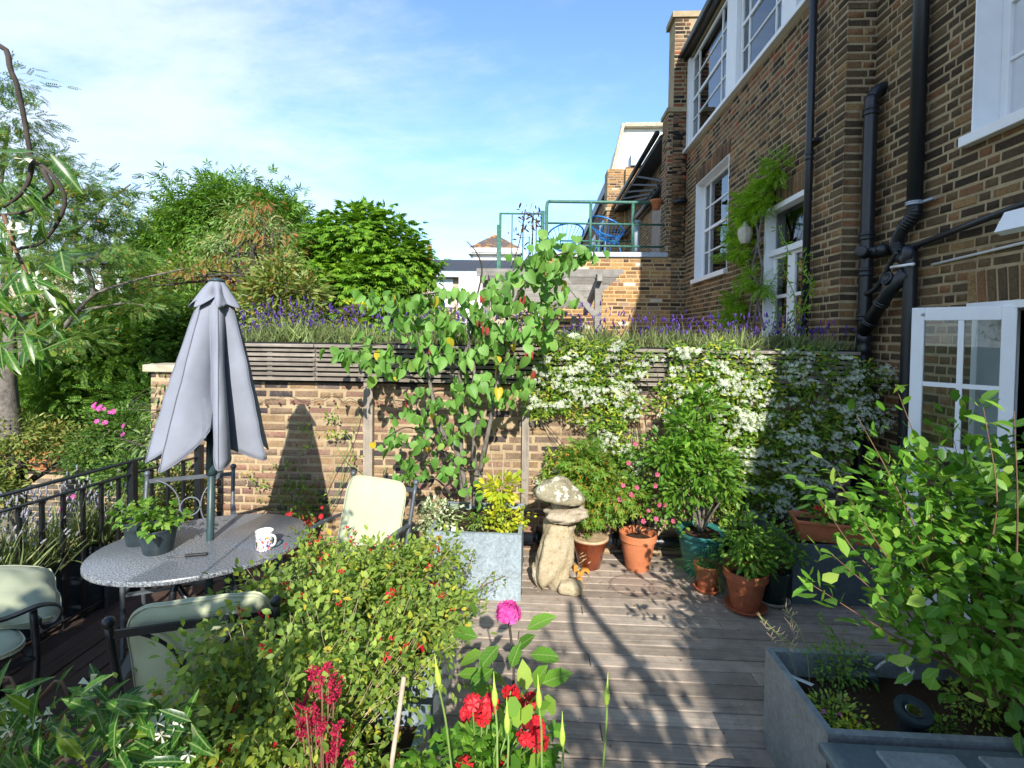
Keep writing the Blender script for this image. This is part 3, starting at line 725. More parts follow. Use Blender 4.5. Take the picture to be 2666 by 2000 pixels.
hb = MB(); hb.tube([ff.P((a0+a1)/2+.05, -.06, 2.1), ff.P((a0+a1)/2+.05, -.02, 2.1), ff.P((a0+a1)/2-.07, -.02, 2.1)], .011, 8); hb.build('handle', M_steel, door)
# near doorway: lining, step, room behind
nb = MB(); a0, a1, c0, c1 = near_d
fn.box(nb, a0, a0+.05, -.28, .01, 0, c1); fn.box(nb, a1-.05, a1, -.28, .01, 0, c1); fn.box(nb, a0-.03, a1+.03, -.28, .03, c1-.05, c1+.0)
nb.build('door_frame', M_white, H)
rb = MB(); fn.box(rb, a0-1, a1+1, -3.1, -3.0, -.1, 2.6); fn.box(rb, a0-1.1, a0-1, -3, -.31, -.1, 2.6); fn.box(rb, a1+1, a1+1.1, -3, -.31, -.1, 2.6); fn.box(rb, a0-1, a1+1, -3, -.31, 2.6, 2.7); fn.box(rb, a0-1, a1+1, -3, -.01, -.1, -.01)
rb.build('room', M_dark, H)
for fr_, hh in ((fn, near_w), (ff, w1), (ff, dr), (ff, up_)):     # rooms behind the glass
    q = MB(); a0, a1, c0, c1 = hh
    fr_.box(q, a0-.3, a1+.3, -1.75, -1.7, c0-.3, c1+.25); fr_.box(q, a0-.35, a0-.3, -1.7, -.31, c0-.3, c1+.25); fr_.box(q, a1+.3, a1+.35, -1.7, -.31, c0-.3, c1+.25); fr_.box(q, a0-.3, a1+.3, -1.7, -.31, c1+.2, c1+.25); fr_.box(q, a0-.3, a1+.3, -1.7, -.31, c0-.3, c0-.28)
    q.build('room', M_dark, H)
# eaves, gutters, roof
for ya_, yb_, xe, zh in ((-17, -9.36, 2.95, HT), (-9.3, -.5, 3.12, 5.7), (-.45, YC-.01, 3.10, 7.1)):  # unseen eaves behind the viewer, heights stepped to shape the shadow edge
    rf = MB(); rf.add([(xe, ya_, zh), (xe, yb_, zh), (6.5, yb_, zh+1.9), (6.5, ya_, zh+1.9), (6.5, yb_, zh), (6.5, ya_, zh)], [(0, 1, 2, 3), (1, 4, 2), (3, 2, 4, 5), (0, 3, 5), (0, 5, 4, 1)]); rf.build('roof', M_slate, H)
rf = MB(); rf.add([(2.80, YC+.01, 7.52), (2.80, 10.3, 7.52), (6.4, 10.3, 10), (6.4, YC+.01, 10), (6.4, 10.3, 7.52), (6.4, YC+.01, 7.52)], [(0, 1, 2, 3), (1, 4, 2), (3, 2, 4, 5), (0, 3, 5), (0, 5, 4, 1)]); rf.build('roof', M_slate, H)
g_ = MB(); g_.tube([(2.73, YC, 7.50), (2.73, 10.28, 7.50)], .055, 10); g_.bx(2.79, 2.875, YC, 10.28, 7.43, 7.52); g_.build('gutter', M_gutter, H, True)
# party wall pier at the far end
B = []; pier = Fr((2.72, 10.31, 0), (1, 0, 0), (0, -1, 0))
P_ = MB(); P_.bx(2.60, 3.2, 10.31, 10.75, 1.1, 8.25); P_.bx(2.54, 3.25, 10.27, 10.8, 8.25, 8.36); P_.build('party_wall', M_mortar_house, H)
lay(B, (2.60, 10.31, 1.1), (1, 0, 0), (0, -1, 0), .3, 7.15, gauge=.0785); lay(B, (2.60, 10.31, 1.1), (0, 1, 0), (-1, 0, 0), .44, 4.65, gauge=.0785)
finish(B, H, M_brick_house, 0)
cb = MB(); cb.tube([(2.62, 10.25, 4.62), (2.72, 10.2, 4.66), (2.86, 10.2, 4.66)], .045, 8); cb.build('vent_stub', M_pipe, H, True)

# the open white french door
DR = thing('french_door', 'white glazed french door leaf standing open at the right edge of the deck', 'door', (3.12, 3.5, 0))
A_, B_ = Vector((2.76, 3.92, 0)), Vector((3.13, 3.5, 0)); du = (B_-A_).normalized(); dn = Vector((du.y, -du.x, 0))
if dn.y > 0: dn = -dn
fd = Fr(A_, du, dn); WD = (B_-A_).length; HD = 2.235
mb = MB(); st = .075
fd.box(mb, 0, st, -.045, 0, .04, HD); fd.box(mb, WD-st, WD, -.045, 0, .04, HD); fd.box(mb, st, WD-st, -.045, 0, HD-.095, HD); fd.box(mb, st, WD-st, -.045, 0, .04, .26)
bevel(mb.build('door_frame', M_white, DR), .003, 1)
rows_ = [.26, .74, 1.22, 1.68, HD-.095]; gb = MB(); mid = WD/2
fd.box(gb, mid-.016, mid+.016, -.04, -.004, .26, HD-.095)
for z in rows_[1:-1]: fd.box(gb, st, WD-st, -.038, -.006, z-.016, z+.016)
gb.build('glazing_bar', M_white, DR)
for z0_, z1_ in zip(rows_[:-1], rows_[1:]):
    for x0_, x1_ in ((st, mid-.016), (mid+.016, WD-st)):
        q = MB(); fd.box(q, x0_, x1_, -.024, -.020, z0_+.016 if z0_ > .3 else z0_, z1_-.016 if z1_ < 2 else z1_); q.build('pane', M_glass, DR)
q = MB(); q.ball(fd.P(st*.9, .004, HD-.05), .012); q.build('door_bolt', M_steel, DR, True)

# ------------------------------------------------------------------ drainpipes (things fixed to the house)
def collar(mb, p, r_, h_=.05, ax='z'):
    mb.lathe([(r_*.99, -h_/2), (r_*1.16, -h_/2+.004), (r_*1.16, -h_*.15), (r_*1.07, -h_*.1), (r_*1.07, h_*.1), (r_*1.16, h_*.15), (r_*1.16, h_/2-.004), (r_*.99, h_/2)], p, 18)
p1 = thing('drainpipe', 'slim black drainpipe running full height beside the white garden door', 'drainpipe', (2.8, 5.52, 1.1))
MB().tube([(2.80, 5.52, 1.12), (2.80, 5.52, 7.5)], .038, 14).build('pipe', M_pipe, p1, True)
for z in (3.9, 6.3): mb = MB(); collar(mb, (2.80, 5.52, z), .038, .09); mb.build('pipe_collar', M_pipe, p1, True)
mb = MB()
for z in (4.05,): mb.box((2.845, 5.52, z), (.09, .16, .03))
mb.build('pipe_bracket', M_pipe, p1)
p2 = thing('soil_pipe', 'thick black soil pipe rising to a bent elbow in the house corner', 'drainpipe', (3.05, 4.93, 0))
PX, PY = 3.04, 4.92
MB().tube(arc([(PX, PY, 0), (PX, PY, 1.5), (PX, PY, 3.), (PX, PY, 4.12), (PX+.01, PY, 4.22), (PX+.07, PY-.0, 4.30), (PX+.2, PY, 4.33)], 5), .056, 18).build('pipe', M_pipe, p2, True)
for z, h_ in ((1.95, .2), (2.2, .06), (2.62, .08), (2.95, .07), (4.1, .08), (1.3, .08)): mb = MB(); collar(mb, (PX, PY, z), .056, h_); mb.build('pipe_collar', M_pipe, p2, True)
mb = MB(); mb.tube([(PX-.02, PY-.02, 2.78), (PX-.10, PY-.09, 2.80)], .045, 16); mb.lathe([(.052, 0), (.052, .015), (.04, .018)], (PX-.10, PY-.09, 2.80), 16, M=Matrix.Rotation(R(-90), 3, 'Y') @ Matrix.Rotation(R(35), 3, 'X')); mb.build('access_cap', M_pipe, p2, True)
mb = MB(); mb.tube([(PX, PY, 2.80), (PX+.04, PY-.14, 2.80)], .048, 16); mb.ball((PX+.045, PY-.16, 2.80), .062, 14); mb.build('branch', M_pipe, p2, True)
p3 = thing('drainpipe', 'broad black downpipe with a flexible bend above the open french door', 'drainpipe', (3.08, 4.38, 0))
QX, QY = 3.075, 4.38
MB().tube([(QX, QY, 3.10), (QX, QY, 7.6)], .055, 18).build('pipe', M_pipe, p3, True)
bend = arc([(QX, QY, 3.13), (QX, QY, 3.03), (QX-.005, QY+.12, 2.93), (QX, QY+.19, 2.82), (QX, QY+.12, 2.70), (QX-.02, QY+.03, 2.66), (QX, QY+.02, 2.55), (QX, QY+.02, 0)], 6)
MB().tube(bend, .05, 18).build('lower_pipe', M_pipe, p3, True)
for k in list(range(2, 11, 1)) + list(range(17, 26)):
    if k < len(bend)-1:
        a, b = bend[k], bend[k+1]; c = (a+b)/2; d_ = (b-a).normalized(); MB().tube([c-d_*.006, c+d_*.006], .0545, 18).build('bend_rib', M_pipe, p3, True)
mb = MB(); collar(mb, (QX, QY, 3.12), .055, .035); mb.box((QX+.03, QY-.09, 3.12), (.03, .16, .02)); mb.build('pipe_bracket', M_lead, p3)
p4 = thing('waste_pipe', 'black waste pipes sloping across the brick between the two thick drainpipes', 'pipe', (3.0, 4.6, 2.2))
MB().tube([(QX, QY+.05, 2.76), (3.10, 3.0, 2.93)], .024, 12).build('pipe', M_pipe, p4, True)
MB().tube(arc([(QX-.05, QY+.1, 2.74), (QX-.04, QY+.2, 2.66), (PX-.01, PY-.2, 2.48), (PX-.02, PY-.08, 2.42), (PX-.01, PY, 2.42)], 5), .022, 10).build('pipe', M_pipe, p4, True)
MB().tube([(QX-.03, QY+.02, 2.56), (QX-.045, QY+.2, 2.42), (PX-.02, PY-.02, 2.06)], .055, 16).build('branch_pipe', M_pipe, p4, True)
D_ = Vector((0, -.34, .36)).normalized()
for t in (.1, .14, .55, .6):
    mb = MB(); c = Vector((PX-.02, PY-.02, 2.06)).lerp(Vector((QX-.045, QY+.2, 2.42)), t+.15); mb.tube([c-D_*.008, c+D_*.008], .062, 16); mb.build('pipe_collar', M_pipe, p4, True)
mb = MB(); mb.lathe([(.06, 0), (.06, .018), (.046, .02), (.044, .012)], (QX-.085, QY+.16, 2.52), 18, M=Matrix.Rotation(R(-70), 3, 'Y')); mb.build('access_cap', M_pipe, p4, True)
MB().tube([(QX-.05, QY+.18, 2.62), (QX-.06, QY-.1, 2.61)], .012, 8).build('overflow_pipe', M_white, p4, True)
p5 = MB().tube([(3.135, 4.25, 2.60), (3.135, 2.6, 2.68)], .011, 6).build('cable', M_cable, None, True); tag(p5, 'thin white cable run sloping along the bricks above the french door', 'cable')
lamp = thing('wall_lamp', 'small white flood lamp cut by the right edge above the french door', 'lamp', (3.0, 3.3, 2.75))
MB().bar((3.13, 3.48, 2.72), (2.95, 3.44, 2.76), .02, .02).build('arm', M_white, lamp); MB().box((2.93, 3.30, 2.74), (.05, .2, .14), Matrix.Rotation(R(25), 3, 'Y')).build('housing', M_white, lamp)

# ------------------------------------------------------------------ garden wall behind the pots
def WY(x): return 4.70 + .03*x
GW = thing('garden_wall', 'sunlit old brick garden wall with pale mortar behind the potted plants', 'wall', (-.4, 4.75, 0))
uw = Vector((1, .03, 0)).normalized(); nw = Vector((.03, -1, 0)).normalized(); gw = Fr((-3.62, WY(-3.62), -.15), uw, nw); WL = 6.5
mb = slab(gw, WL, 1.75, [], .22); mb.build('wall', M_mortar_garden, GW)
B = []
lay(B, gw.P(0, 0, 0), uw, nw, WL, .92, gauge=.075, bond='flemish', proud=.005, wob=.003, hj=.016)
lay(B, gw.P(0, 0, .90), uw, nw, WL, .85, gauge=.078, bond='mixed', proud=.003, wob=.006, hj=.019, joint=.02)
finish(B, GW, M_brick_garden)
mb = MB(); gw.box(mb, -.05, .5, -.26, .05, 1.75, 1.82); gw.box(mb, .5, .95, -.26, .04, 1.745, 1.815); bevel(mb.build('coping', M_stonecap, GW), .012)
bp = thing('waste_pipe', 'horizontal black pipe lying along the foot of the garden wall', 'pipe', (.5, 4.62, .15))
MB().tube([(-.2, WY(0)-.09, .14), (2.5, WY(2.5)-.1, .13)], .052, 16).build('pipe', M_pipe, bp, True)
for x in (.02, .72): MB().tube([(x-.02, WY(x)-.09, .14), (x+.02, WY(x)-.09, .14)], .058, 16).build('pipe_clip', M_pipe, bp, True); MB().tube([(x, WY(x)-.09, .19), (x, WY(x)-.09, .25)], .01, 6).build('clip_stem', M_pipe, bp, True)
# planter along the wall top with its slatted front
SC = thing('slatted_planter', 'long weathered timber trough with horizontal slats fixed to the top of the garden wall', 'planter', (0, 4.62, 1.55))
x0s, x1s = -3.05, 2.86; fs = Fr((x0s, WY(x0s), 1.545), uw, nw)
LS = x1s-x0s
segs = [(0, 1.02), (1.022, 2.03), (2.032, 3.62), (3.622, 5.2), (5.202, LS)]
for r_ in range(7):
    z = .004 + r_*.044
    for k, (a, b) in enumerate(segs):
        mb = MB(); fs.box(mb, a+.002, b-.002, .075, .095, z+rng.uniform(-.002, .002), z+.029); bevel(mb.build('slat', M_slat, SC), .002, 1)
for k, (a, b) in enumerate(segs):
    mb = MB(); fs.box(mb, a+.002, b-.002, .055, .13, .310, .338); bevel(mb.build('top_board', M_slat, SC), .003, 1)
a = .15
while a < LS:
    mb = MB(); fs.box(mb, a, a+.045, .04, .074, 0, .31); mb.build('batten', M_slat, SC); a += .42
mb = MB(); fs.box(mb, 0, LS, .02, .038, .02, .30); fs.box(mb, 0, LS, -.58, .018, -.02, 0); fs.box(mb, 0, LS, -.6, -.58, -.4, .3); fs.box(mb, 0, LS, .0, .05, .322, .352)
mb.build('trough', M_dark, SC)
mb = MB(); fs.box(mb, 0, LS, -.575, .015, .0, .30); mb.build('soil', M_soil, SC)
GP = 'timber posts fixed to the garden wall'
for x, wd_, z1_, lb, zb_ in ((-1.55, .085, 1.545, 'wide grey timber post on the wall left of the tree trunks', .1), (-.1, .068, 1.545, 'narrow grey timber post on the wall above the stacked stone figure', .38), (2.58, .07, 1.545, 'grey timber post half hidden behind jasmine near the soil pipe', .1)):
    mb = MB(); fs2 = Fr((x, WY(x), 0), uw, nw); fs2.box(mb, -wd_/2, wd_/2, .008, .072, zb_, z1_); o = bevel(mb.build('timber_post', M_post), .004); tag(o, lb, 'post', GP)
for z in (1.27, 1.0, .72):
    pass
wires = thing('trellis_wire', 'thin horizontal training wires stretched across the garden wall', 'wire', (0, 4.6, 1))
for z in (1.10, .86, .62): MB().tube([gw.P(.3, .04, z+.15), gw.P(2.6, .036, z+.142), gw.P(6.4, .04, z+.15)], .0016, 4).build('wire', M_steel, wires)

# ------------------------------------------------------------------ neighbouring brick extension with roof terrace
EX = thing('brick_extension', 'sunlit yellow stock brick extension with a lead-edged roof terrace', 'building', (1.4, 10.3, 1.1))
fe = Fr((.02, 10.3, 1.1), (1, 0, 0), (0, -1, 0)); mb = MB(); fe.box(mb, 0, 2.6, -2.2, 0, 0, 2.46); mb.build('wall', M_mortar_yellow, EX)
B = []; lay(B, (.02, 10.3, 1.1), (1, 0, 0), (0, -1, 0), 2.6, 2.46, gauge=.0785, bond='mixed'); finish(B, EX, M_brick_yellow)
mb = MB(); fe.box(mb, -.04, 2.52, -2.2, .05, 2.46, 2.56); bevel(mb.build('coping', M_lead, EX), .01)
RL = thing('roof_railing', 'green tubular railing around the roof terrace with plain horizontal rails', 'railing', (1.3, 10.33, 3.66))
def rl(pts, r_, nm): MB().tube(pts, r_, 8).build(nm, M_green, RL, True)
Y_ = 10.36
rl(arc([(.14, Y_, 3.0), (.14, Y_, 4.2), (.14, Y_, 4.60), (.19, Y_, 4.68), (.4, Y_, 4.68), (2.46, Y_, 4.655)], 4), .032, 'top_rail')
for z in (4.24, 3.80): rl([(.14, Y_, z+.01), (2.48, Y_, z-.02)], .022, 'rail')
for x in (1.02, 1.86): rl([(x, Y_, 3.66), (x, Y_, 4.66)], .030, 'post')
rl([(.5, 12.3, 4.25), (2.3, 12.3, 4.24)], .022, 'rail'); rl([(.5, 12.3, 3.8), (2.3, 12.3, 3.8)], .02, 'rail')
for x in (.5, 1.4, 2.3): rl([(x, 12.3, 3.6), (x, 12.3, 4.26)], .018, 'post')
GT = thing('stair_railing', 'tall green stair railing with thin upright bars left of the roof terrace', 'railing', (-.4, 10.4, 2.5))
for x, z0_, z1_, r_ in ((-.84, 2.3, 4.22, .030), (-.80, 2.3, 4.45, .026), (.06, 2.6, 4.5, .04)): MB().tube([(x, 10.4, z0_), (x, 10.4, z1_)], r_, 8).build('post', M_green, GT, True)
MB().tube([(-.82, 10.4, 4.45), (.1, 10.4, 4.44)], .018, 6).build('top_rail', M_green, GT)
for i, x in enumerate((-.56, -.34, -.14, -.07, 0.0, -.22)): MB().tube([(x, 10.4+.12*i, 2.8), (x, 10.4+.12*i, 4.44-(.35 if i > 3 else 0))], .013, 6).build('bar', M_green, GT)
# blue cord chairs on the roof
def blue_chair(c, rz, lb):
    t = thing('cord_chair', lb, 'chair', c, 'blue cord chairs on the roof terrace'); t.rotation_euler = (0, 0, rz)
    ring = [Vector((.40*math.cos(a), .05+.40*math.sin(a)*.9, .42+.34*(.5+.5*math.sin(a))+.05)) for a in [2*math.pi*k/24 for k in range(25)]]
    cc = Vector((0, -.05, .30)); mb = MB(); mb.tube(ring, .018, 6, False); mb2 = MB()
    for p in ring[:-1:1]:
        mb2.tube([p, p.lerp(cc, .5)+Vector((0, 0, -.09)), p.lerp(cc, .9)+Vector((0, 0, -.03))], .006, 4)
    for o_, nm in ((mb, 'rim'), (mb2, 'cords')):
        me = bpy.data.meshes.new(nm); me.from_pydata(o_.v, [], o_.f); me.materials.append(M_blue); q = bpy.data.objects.new(nm, me); COL.objects.link(q); q.parent = t
    for a in (45, 135, 225, 315):
        m3 = MB(); m3.tube([(.22*math.cos(R(a)), .22*math.sin(R(a)), .3), (.3*math.cos(R(a)), .3*math.sin(R(a)), 0)], .012, 5); me = bpy.data.meshes.new('leg'); me.from_pydata(m3.v, [], m3.f); me.materials.append(M_blue); q = bpy.data.objects.new('leg', me); COL.objects.link(q); q.parent = t
blue_chair((1.45, 10.95, 3.66), R(115), 'blue cord chair with a tall round back behind the railing on the right')
blue_chair((.55, 11.3, 3.55), R(200), 'low blue cord chair at the left corner of the roof terrace')
vp = MB().tube([(1.98, 10.55, 3.66), (1.98, 10.55, 4.3)], .055, 12).lathe([(.06, 0), (.075, .01), (.075, .05), (.05, .06)], (1.98, 10.55, 4.29), 12).build('vent_pipe', M_pipe_g, None, True); tag(vp, 'pale grey vent pipe standing on the roof terrace by the railing', 'pipe')
tp = thing('hanging_pot', 'orange plastic pot hooked on the railing top beside the brick pier', 'pot', (2.3, 10.28, 4.6))
MB().lathe([(.07, 0), (.1, .14), (.13, .16), (.13, .19), (.10, .18)], (2.3, 10.28, 4.5), 14).build('pot', M_terra, tp, True)

# ------------------------------------------------------------------ pergola behind the lavender
PG = thing('pergola', 'grey timber pergola with notched rafters in front of the brick extension', 'pergola', (.3, 8.4, 1.12))
def beam(a, b, w_, h_, nm): o = MB().bar(a, b, w_, h_).build(nm, M_perg, PG); bevel(o, .006); return o
beam((.90, 7.8, 1.12), (.90, 7.8, 2.92), .10, .10, 'post').data
beam((.64, 9.2, 1.12), (.64, 9.2, 2.35), .09, .09, 'post')
beam((-.8, 7.8, 1.12), (-.8, 7.8, 2.8), .10, .10, 'post')
for i, (y, z, xr) in enumerate(((7.75, 2.88, 1.27), (8.15, 2.81, 1.22), (8.55, 2.74, 1.16), (8.95, 2.66, 1.12), (9.35, 2.6, 1.08), (9.75, 2.52, 1.0))):
    mb = MB(); o_ = MB(); L0 = -.95; h_ = .115; t_ = .045
    mb.add([(L0, y, z), (xr-.09, y, z), (xr, y, z+h_*.6), (xr, y, z+h_), (L0, y, z+h_), (L0, y+t_, z), (xr-.09, y+t_, z), (xr, y+t_, z+h_*.6), (xr, y+t_, z+h_), (L0, y+t_, z+h_)], [(0, 1, 2, 3, 4), (9, 8, 7, 6, 5), (0, 5, 6, 1), (1, 6, 7, 2), (2, 7, 8, 3), (3, 8, 9, 4), (4, 9, 5, 0)])
    mb.build('rafter', M_perg, PG)
beam((.9, 7.6, 2.86), (.9, 9.9, 2.43), .075, .12, 'side_beam'); beam((-.8, 7.6, 2.86), (-.8, 9.9, 2.43), .075, .12, 'side_beam')
beam((.38, 7.72, 2.84), (.86, 7.76, 2.30), .05, .09, 'brace')

# ------------------------------------------------------------------ houses beyond
NB = thing('terraced_house', 'neighbouring brick house with dark sloping roof edge and stone door column beyond the railing', 'house', (2.8, 13, 1))
B = []; mb = MB(); mb.bx(2.82, 3.3, 10.8, 17, 1.1, 6.2); mb.build('wall', M_mortar_house, NB)
lay(B, (2.82, 10.8, 3.6), (0, 1, 0), (-1, 0, 0), 6.2, 2.55, gauge=.0785)
mb = MB(); mb.bx(2.50, 2.9, 10.31, 10.75, 3.55, 6.42); mb.build('pier', M_mortar_house, NB)
lay(B, (2.50, 10.31, 3.55), (1, 0, 0), (0, -1, 0), .36, 2.87, gauge=.0785, bond='mixed'); lay(B, (2.50, 10.31, 3.55), (0, 1, 0), (-1, 0, 0), .44, 2.87, gauge=.0785, bond='mixed')
MB().bx(2.47, 2.9, 10.27, 10.8, 6.42, 6.5).build('pier_cap', M_mortar_house, NB)
finish(B, NB, M_brick_house, 120)
mb = MB(); mb.bx(2.74, 2.86, 11.7, 12.7, 3.6, 5.05); mb.build('door_column', M_concrete, NB); MB().bx(2.76, 2.87, 11.5, 11.7, 3.6, 4.95).build('door', M_white, NB)
mb = MB(); mb.add([(2.45, 10.8, 6.15), (2.45, 17, 6.15), (6, 17, 8.6), (6, 10.8, 8.6)], [(0, 1, 2, 3)]); mb.bx(2.45, 2.82, 10.8, 17, 6.05, 6.15); mb.build('roof', M_slate, NB)
MB().tube([(2.40, 10.8, 6.2), (2.40, 17, 6.2)], .06, 8).build('gutter', M_gutter, NB, True); MB().tube([(2.72, 10.8, 5.35), (2.66, 17, 5.25)], .07, 8).build('gutter', M_gutter, NB, True)
mb = MB()
for i in range(5): mb.bar((2.62, 11.2+i*.35, 5.35), (2.48, 13.2+i*.7, 6.05), .06, .04)
mb.build('awning_frame', M_slate, NB)
WG = thing('gable_house', 'white rendered gable with grey stained chimney flank high beyond the brick house', 'house', (4, 20, 0))
a = gy(1592, 440, 20); 
mb = MB(); xs = [gy(1596, 455, 20), gy(1625, 335, 20), gy(1760, 333, 20), gy(1760, 470, 20)]
v = [tuple(p) for p in xs] + [(p.x, p.y+3, p.z) for p in xs]; mb.add(v, [(0, 1, 2, 3), (7, 6, 5, 4), (0, 4, 5, 1), (1, 5, 6, 2)])
mb.bx(xs[0].x, xs[3].x, 20, 23, 0, xs[0].z); mb.build('gable_wall', M_render, WG)
mb = MB(); mb.bar(xs[1]+Vector((0, -.1, .06)), xs[2]+Vector((0, -.1, .06)), .3, .14); mb.bar(xs[0]+Vector((-.06, -.1, 0)), xs[1]+Vector((-.06, -.1, .1)), .3, .12); mb.build('coping', M_stonecap, WG)
CS = thing('chimney_stack', 'square brick chimney stack with curved shoulder and lead below the white gable', 'chimney', (2.9, 17, 3))
c0 = gy(1582, 440, 17); c1 = gy(1627, 440, 17); mb = MB(); mb.bx(c0.x, c1.x, 17, 17.7, 2, c0.z); mb.bx(c0.x-.05, c1.x+.05, 16.95, 17.75, 6.1, 6.2); mb.build('stack', M_mortar_house, CS)
B = []; lay(B, (c0.x, 17, 3), (1, 0, 0), (0, -1, 0), c1.x-c0.x, c0.z-3.02, gauge=.0785, bond='mixed'); 
sh0, sh1, sh2 = gy(1625, 560, 16.8), gy(1628, 440, 16.8), gy(1665, 410, 16.8)
mb = MB(); mb.bx(c1.x, 3.4, 16.8, 17.3, 2, sh2.z-.3); mb.build('shoulder', M_mortar_yellow, CS)
lay(B, (c1.x, 16.8, 3), (1, 0, 0), (0, -1, 0), 3.4-c1.x, sh2.z-3.32, gauge=.0785); finish(B, CS, M_brick_yellow, 0)
MB().bx(c1.x+.15, 3.4, 16.7, 17.3, sh2.z-.28, sh2.z+.1).build('flashing', M_lead, CS)
FT = thing('far_terrace', 'dark-roofed brick terrace wall receding left of the chimney stack', 'building', (2.4, 22, 0))
mb = MB(); mb.bx(2.35, 3.2, 17.8, 34, 1, 7.0); mb.build('wall', M_brick_house, FT)
mb = MB(); mb.bx(2.25, 2.4, 17.8, 34, 7.0, 7.35); mb.build('gutter', M_iron_g, FT)
for y in (18.6, 21.5, 25): MB().bx(2.30, 2.36, y, y+1.3, 4.2, 6.2).build('window', M_glasswhite, FT)
MB().tube(arc([(2.2, 18.2, 3.6), (2.2, 18.2, 5.6), (2.35, 18.2, 5.85)], 4), .07, 8).build('flue', M_iron_g, FT, True)
# white house with the hipped dormer roof
WH = thing('white_house', 'white house with hipped brown tiled roof and orange lichen ridge in the distance', 'house', (-3, 30, 0))
a, b, ap = gy(1218, 645, 30), gy(1356, 648, 30), gy(1290, 610, 31.2)
mb = MB(); mb.bx(a.x+.25, b.x-.2, 30.3, 33, 2, a.z-.1); mb.build('wall', M_render, WH)
M_tile, _t = new_mat('roof_tile'); _n = NT(_t); _n.principled(_n.mix(_n.rangef(_n.noise(2.2, 6, .7), .5, .62), (.11, .085, .075), (.42, .2, .05)), .9, 0, .2, _n.noise(9, 4), .6, .03)
mb = MB(); mb.add([(a.x, 30, a.z), (b.x, 30, a.z), (b.x, 33, a.z), (a.x, 33, a.z), tuple(ap)], [(0, 1, 4), (1, 2, 4), (2, 3, 4), (3, 0, 4), (0, 3, 2, 1)]); mb.build('roof', M_tile, WH)
mb = MB(); mb.bx(a.x-.05, b.x+.05, 29.9, 29.98, a.z-.28, a.z-.02); mb.bx(a.x+.0, b.x, 29.98, 33, a.z-.35, a.z-.30); mb.build('gutter', M_render, WH)
LR = thing('long_house', 'low house with long grey slate roof and cream wall beyond the chestnut tree', 'house', (-5, 26, 0))
a, b = gy(1090, 706, 26), gy(1300, 706, 26); tz = gy(1200, 676, 28.5).z
mb = MB(); mb.bx(a.x-2, b.x+2, 26.4, 30, -1.5, a.z-.2); mb.build('wall', M_render_t, LR)
mb = MB(); mb.add([(a.x-2.2, 26, a.z), (b.x+2.2, 26, a.z), (b.x+2.2, 28.6, tz), (a.x-2.2, 28.6, tz), (b.x+2.2, 31, a.z), (a.x-2.2, 31, a.z)], [(0, 1, 2, 3), (3, 2, 4, 5), (0, 3, 5), (1, 4, 2)]); mb.build('roof', M_tile2 if 'M_tile2' in globals() else M_slate, LR)
MB().bx(a.x-2.2, b.x+2.2, 25.9, 26, a.z-.3, a.z).build('gutter', M_lead, LR)
w0, w1_ = gy(1125, 725, 26.3), gy(1178, 800, 26.3)
wn_ = MB().bx(w0.x, w1_.x, 26.3, 26.4, w1_.z, w0.z).build('window', M_white, LR)
for i in range(3):
    xx = w0.x+.08+i*(w1_.x-w0.x-.1)/3; MB().bx(xx, xx+(w1_.x-w0.x)/3-.12, 26.27, 26.30, w0.z-.55, w0.z-.1).build('pane', M_glass, wn_)
MB().bx(gy(1195, 760, 25.5).x, gy(1270, 760, 25.5).x, 25.4, 26, -1, gy(1195, 715, 25.5).z).build('porch', M_render, LR)
MB().lathe([(.2, 0), (.14, .3), (.12, .8), (.17, .85)], gy(1118, 680, 28.4), 10).build('chimney_pot', M_terra, LR, True)
LH = thing('brick_villa', 'brown brick villa with white windows glimpsed through the rowan tree at the left', 'house', (-17, 18, 0))
a, b = gy(20, 640, 17), gy(520, 640, 17)
MB().bx(a.x, b.x, 17, 24, -1.7, gy(300, 690, 17).z).build('wall', M_render_t, LH)
mb = MB(); zt = gy(300, 690, 17).z; mb.add([(a.x-.4, 16.6, zt), (b.x+.4, 16.6, zt), (b.x-1, 20, zt+1.3), (a.x+1, 20, zt+1.3), (b.x+.4, 24, zt), (a.x-.4, 24, zt)], [(0, 1, 2, 3), (3, 2, 4, 5), (0, 3, 5), (1, 4, 2)]); mb.build('roof', M_slate, LH)
for px, py, w_, h_ in ((230, 740, 1.0, 1.3), (340, 740, 1.0, 1.3), (90, 870, 1.3, 2.0), (200, 900, 1.2, 1.8), (440, 780, .9, 1.2)):
    p = gy(px, py, 16.9); wq = MB().box(p, (w_, .1, h_)).build('window', M_white, LH); MB().box(p+Vector((0, -.06, .1)), (w_*.6, .02, h_*.6)).build('pane', M_glass, wq)
OW = thing('low_garden_wall', 'low weathered grey brick wall in the lower garden behind the railing', 'wall', (-8, 6.6, -1))
a, b = gy(-60, 1230, 6.6), gy(330, 1225, 6.6)
mb = MB(); mb.bx(a.x, b.x, 6.6, 6.85, -1.7, a.z); mb.build('wall', M_mortar_garden, OW)
B = []; lay(B, (a.x, 6.6, -1.7), (1, 0, 0), (0, -1, 0), b.x-a.x, a.z+1.68, gauge=.078, bond='mixed', proud=.008)
BM['dirty_brick'] = brick_meshes(brick_mat('dirty_brick', [(0, (.05, .045, .04)), (.6, (.13, .11, .09)), (1, (.22, .17, .13))])); finish(B, OW, bpy.data.materials['dirty_brick'], 120)
TR = thing('garden_trellis', 'small orange timber trellis panel above the low grey brick wall', 'trellis', (-7, 6.5, 0))
t0, t1 = gy(45, 1178, 6.5), gy(150, 1222, 6.5)
for i in range(6): x = t0.x+(t1.x-t0.x)*i/5; MB().bx(x-.02, x+.02, 6.5, 6.53, t1.z, t0.z).build('upright', M_trellis, TR)
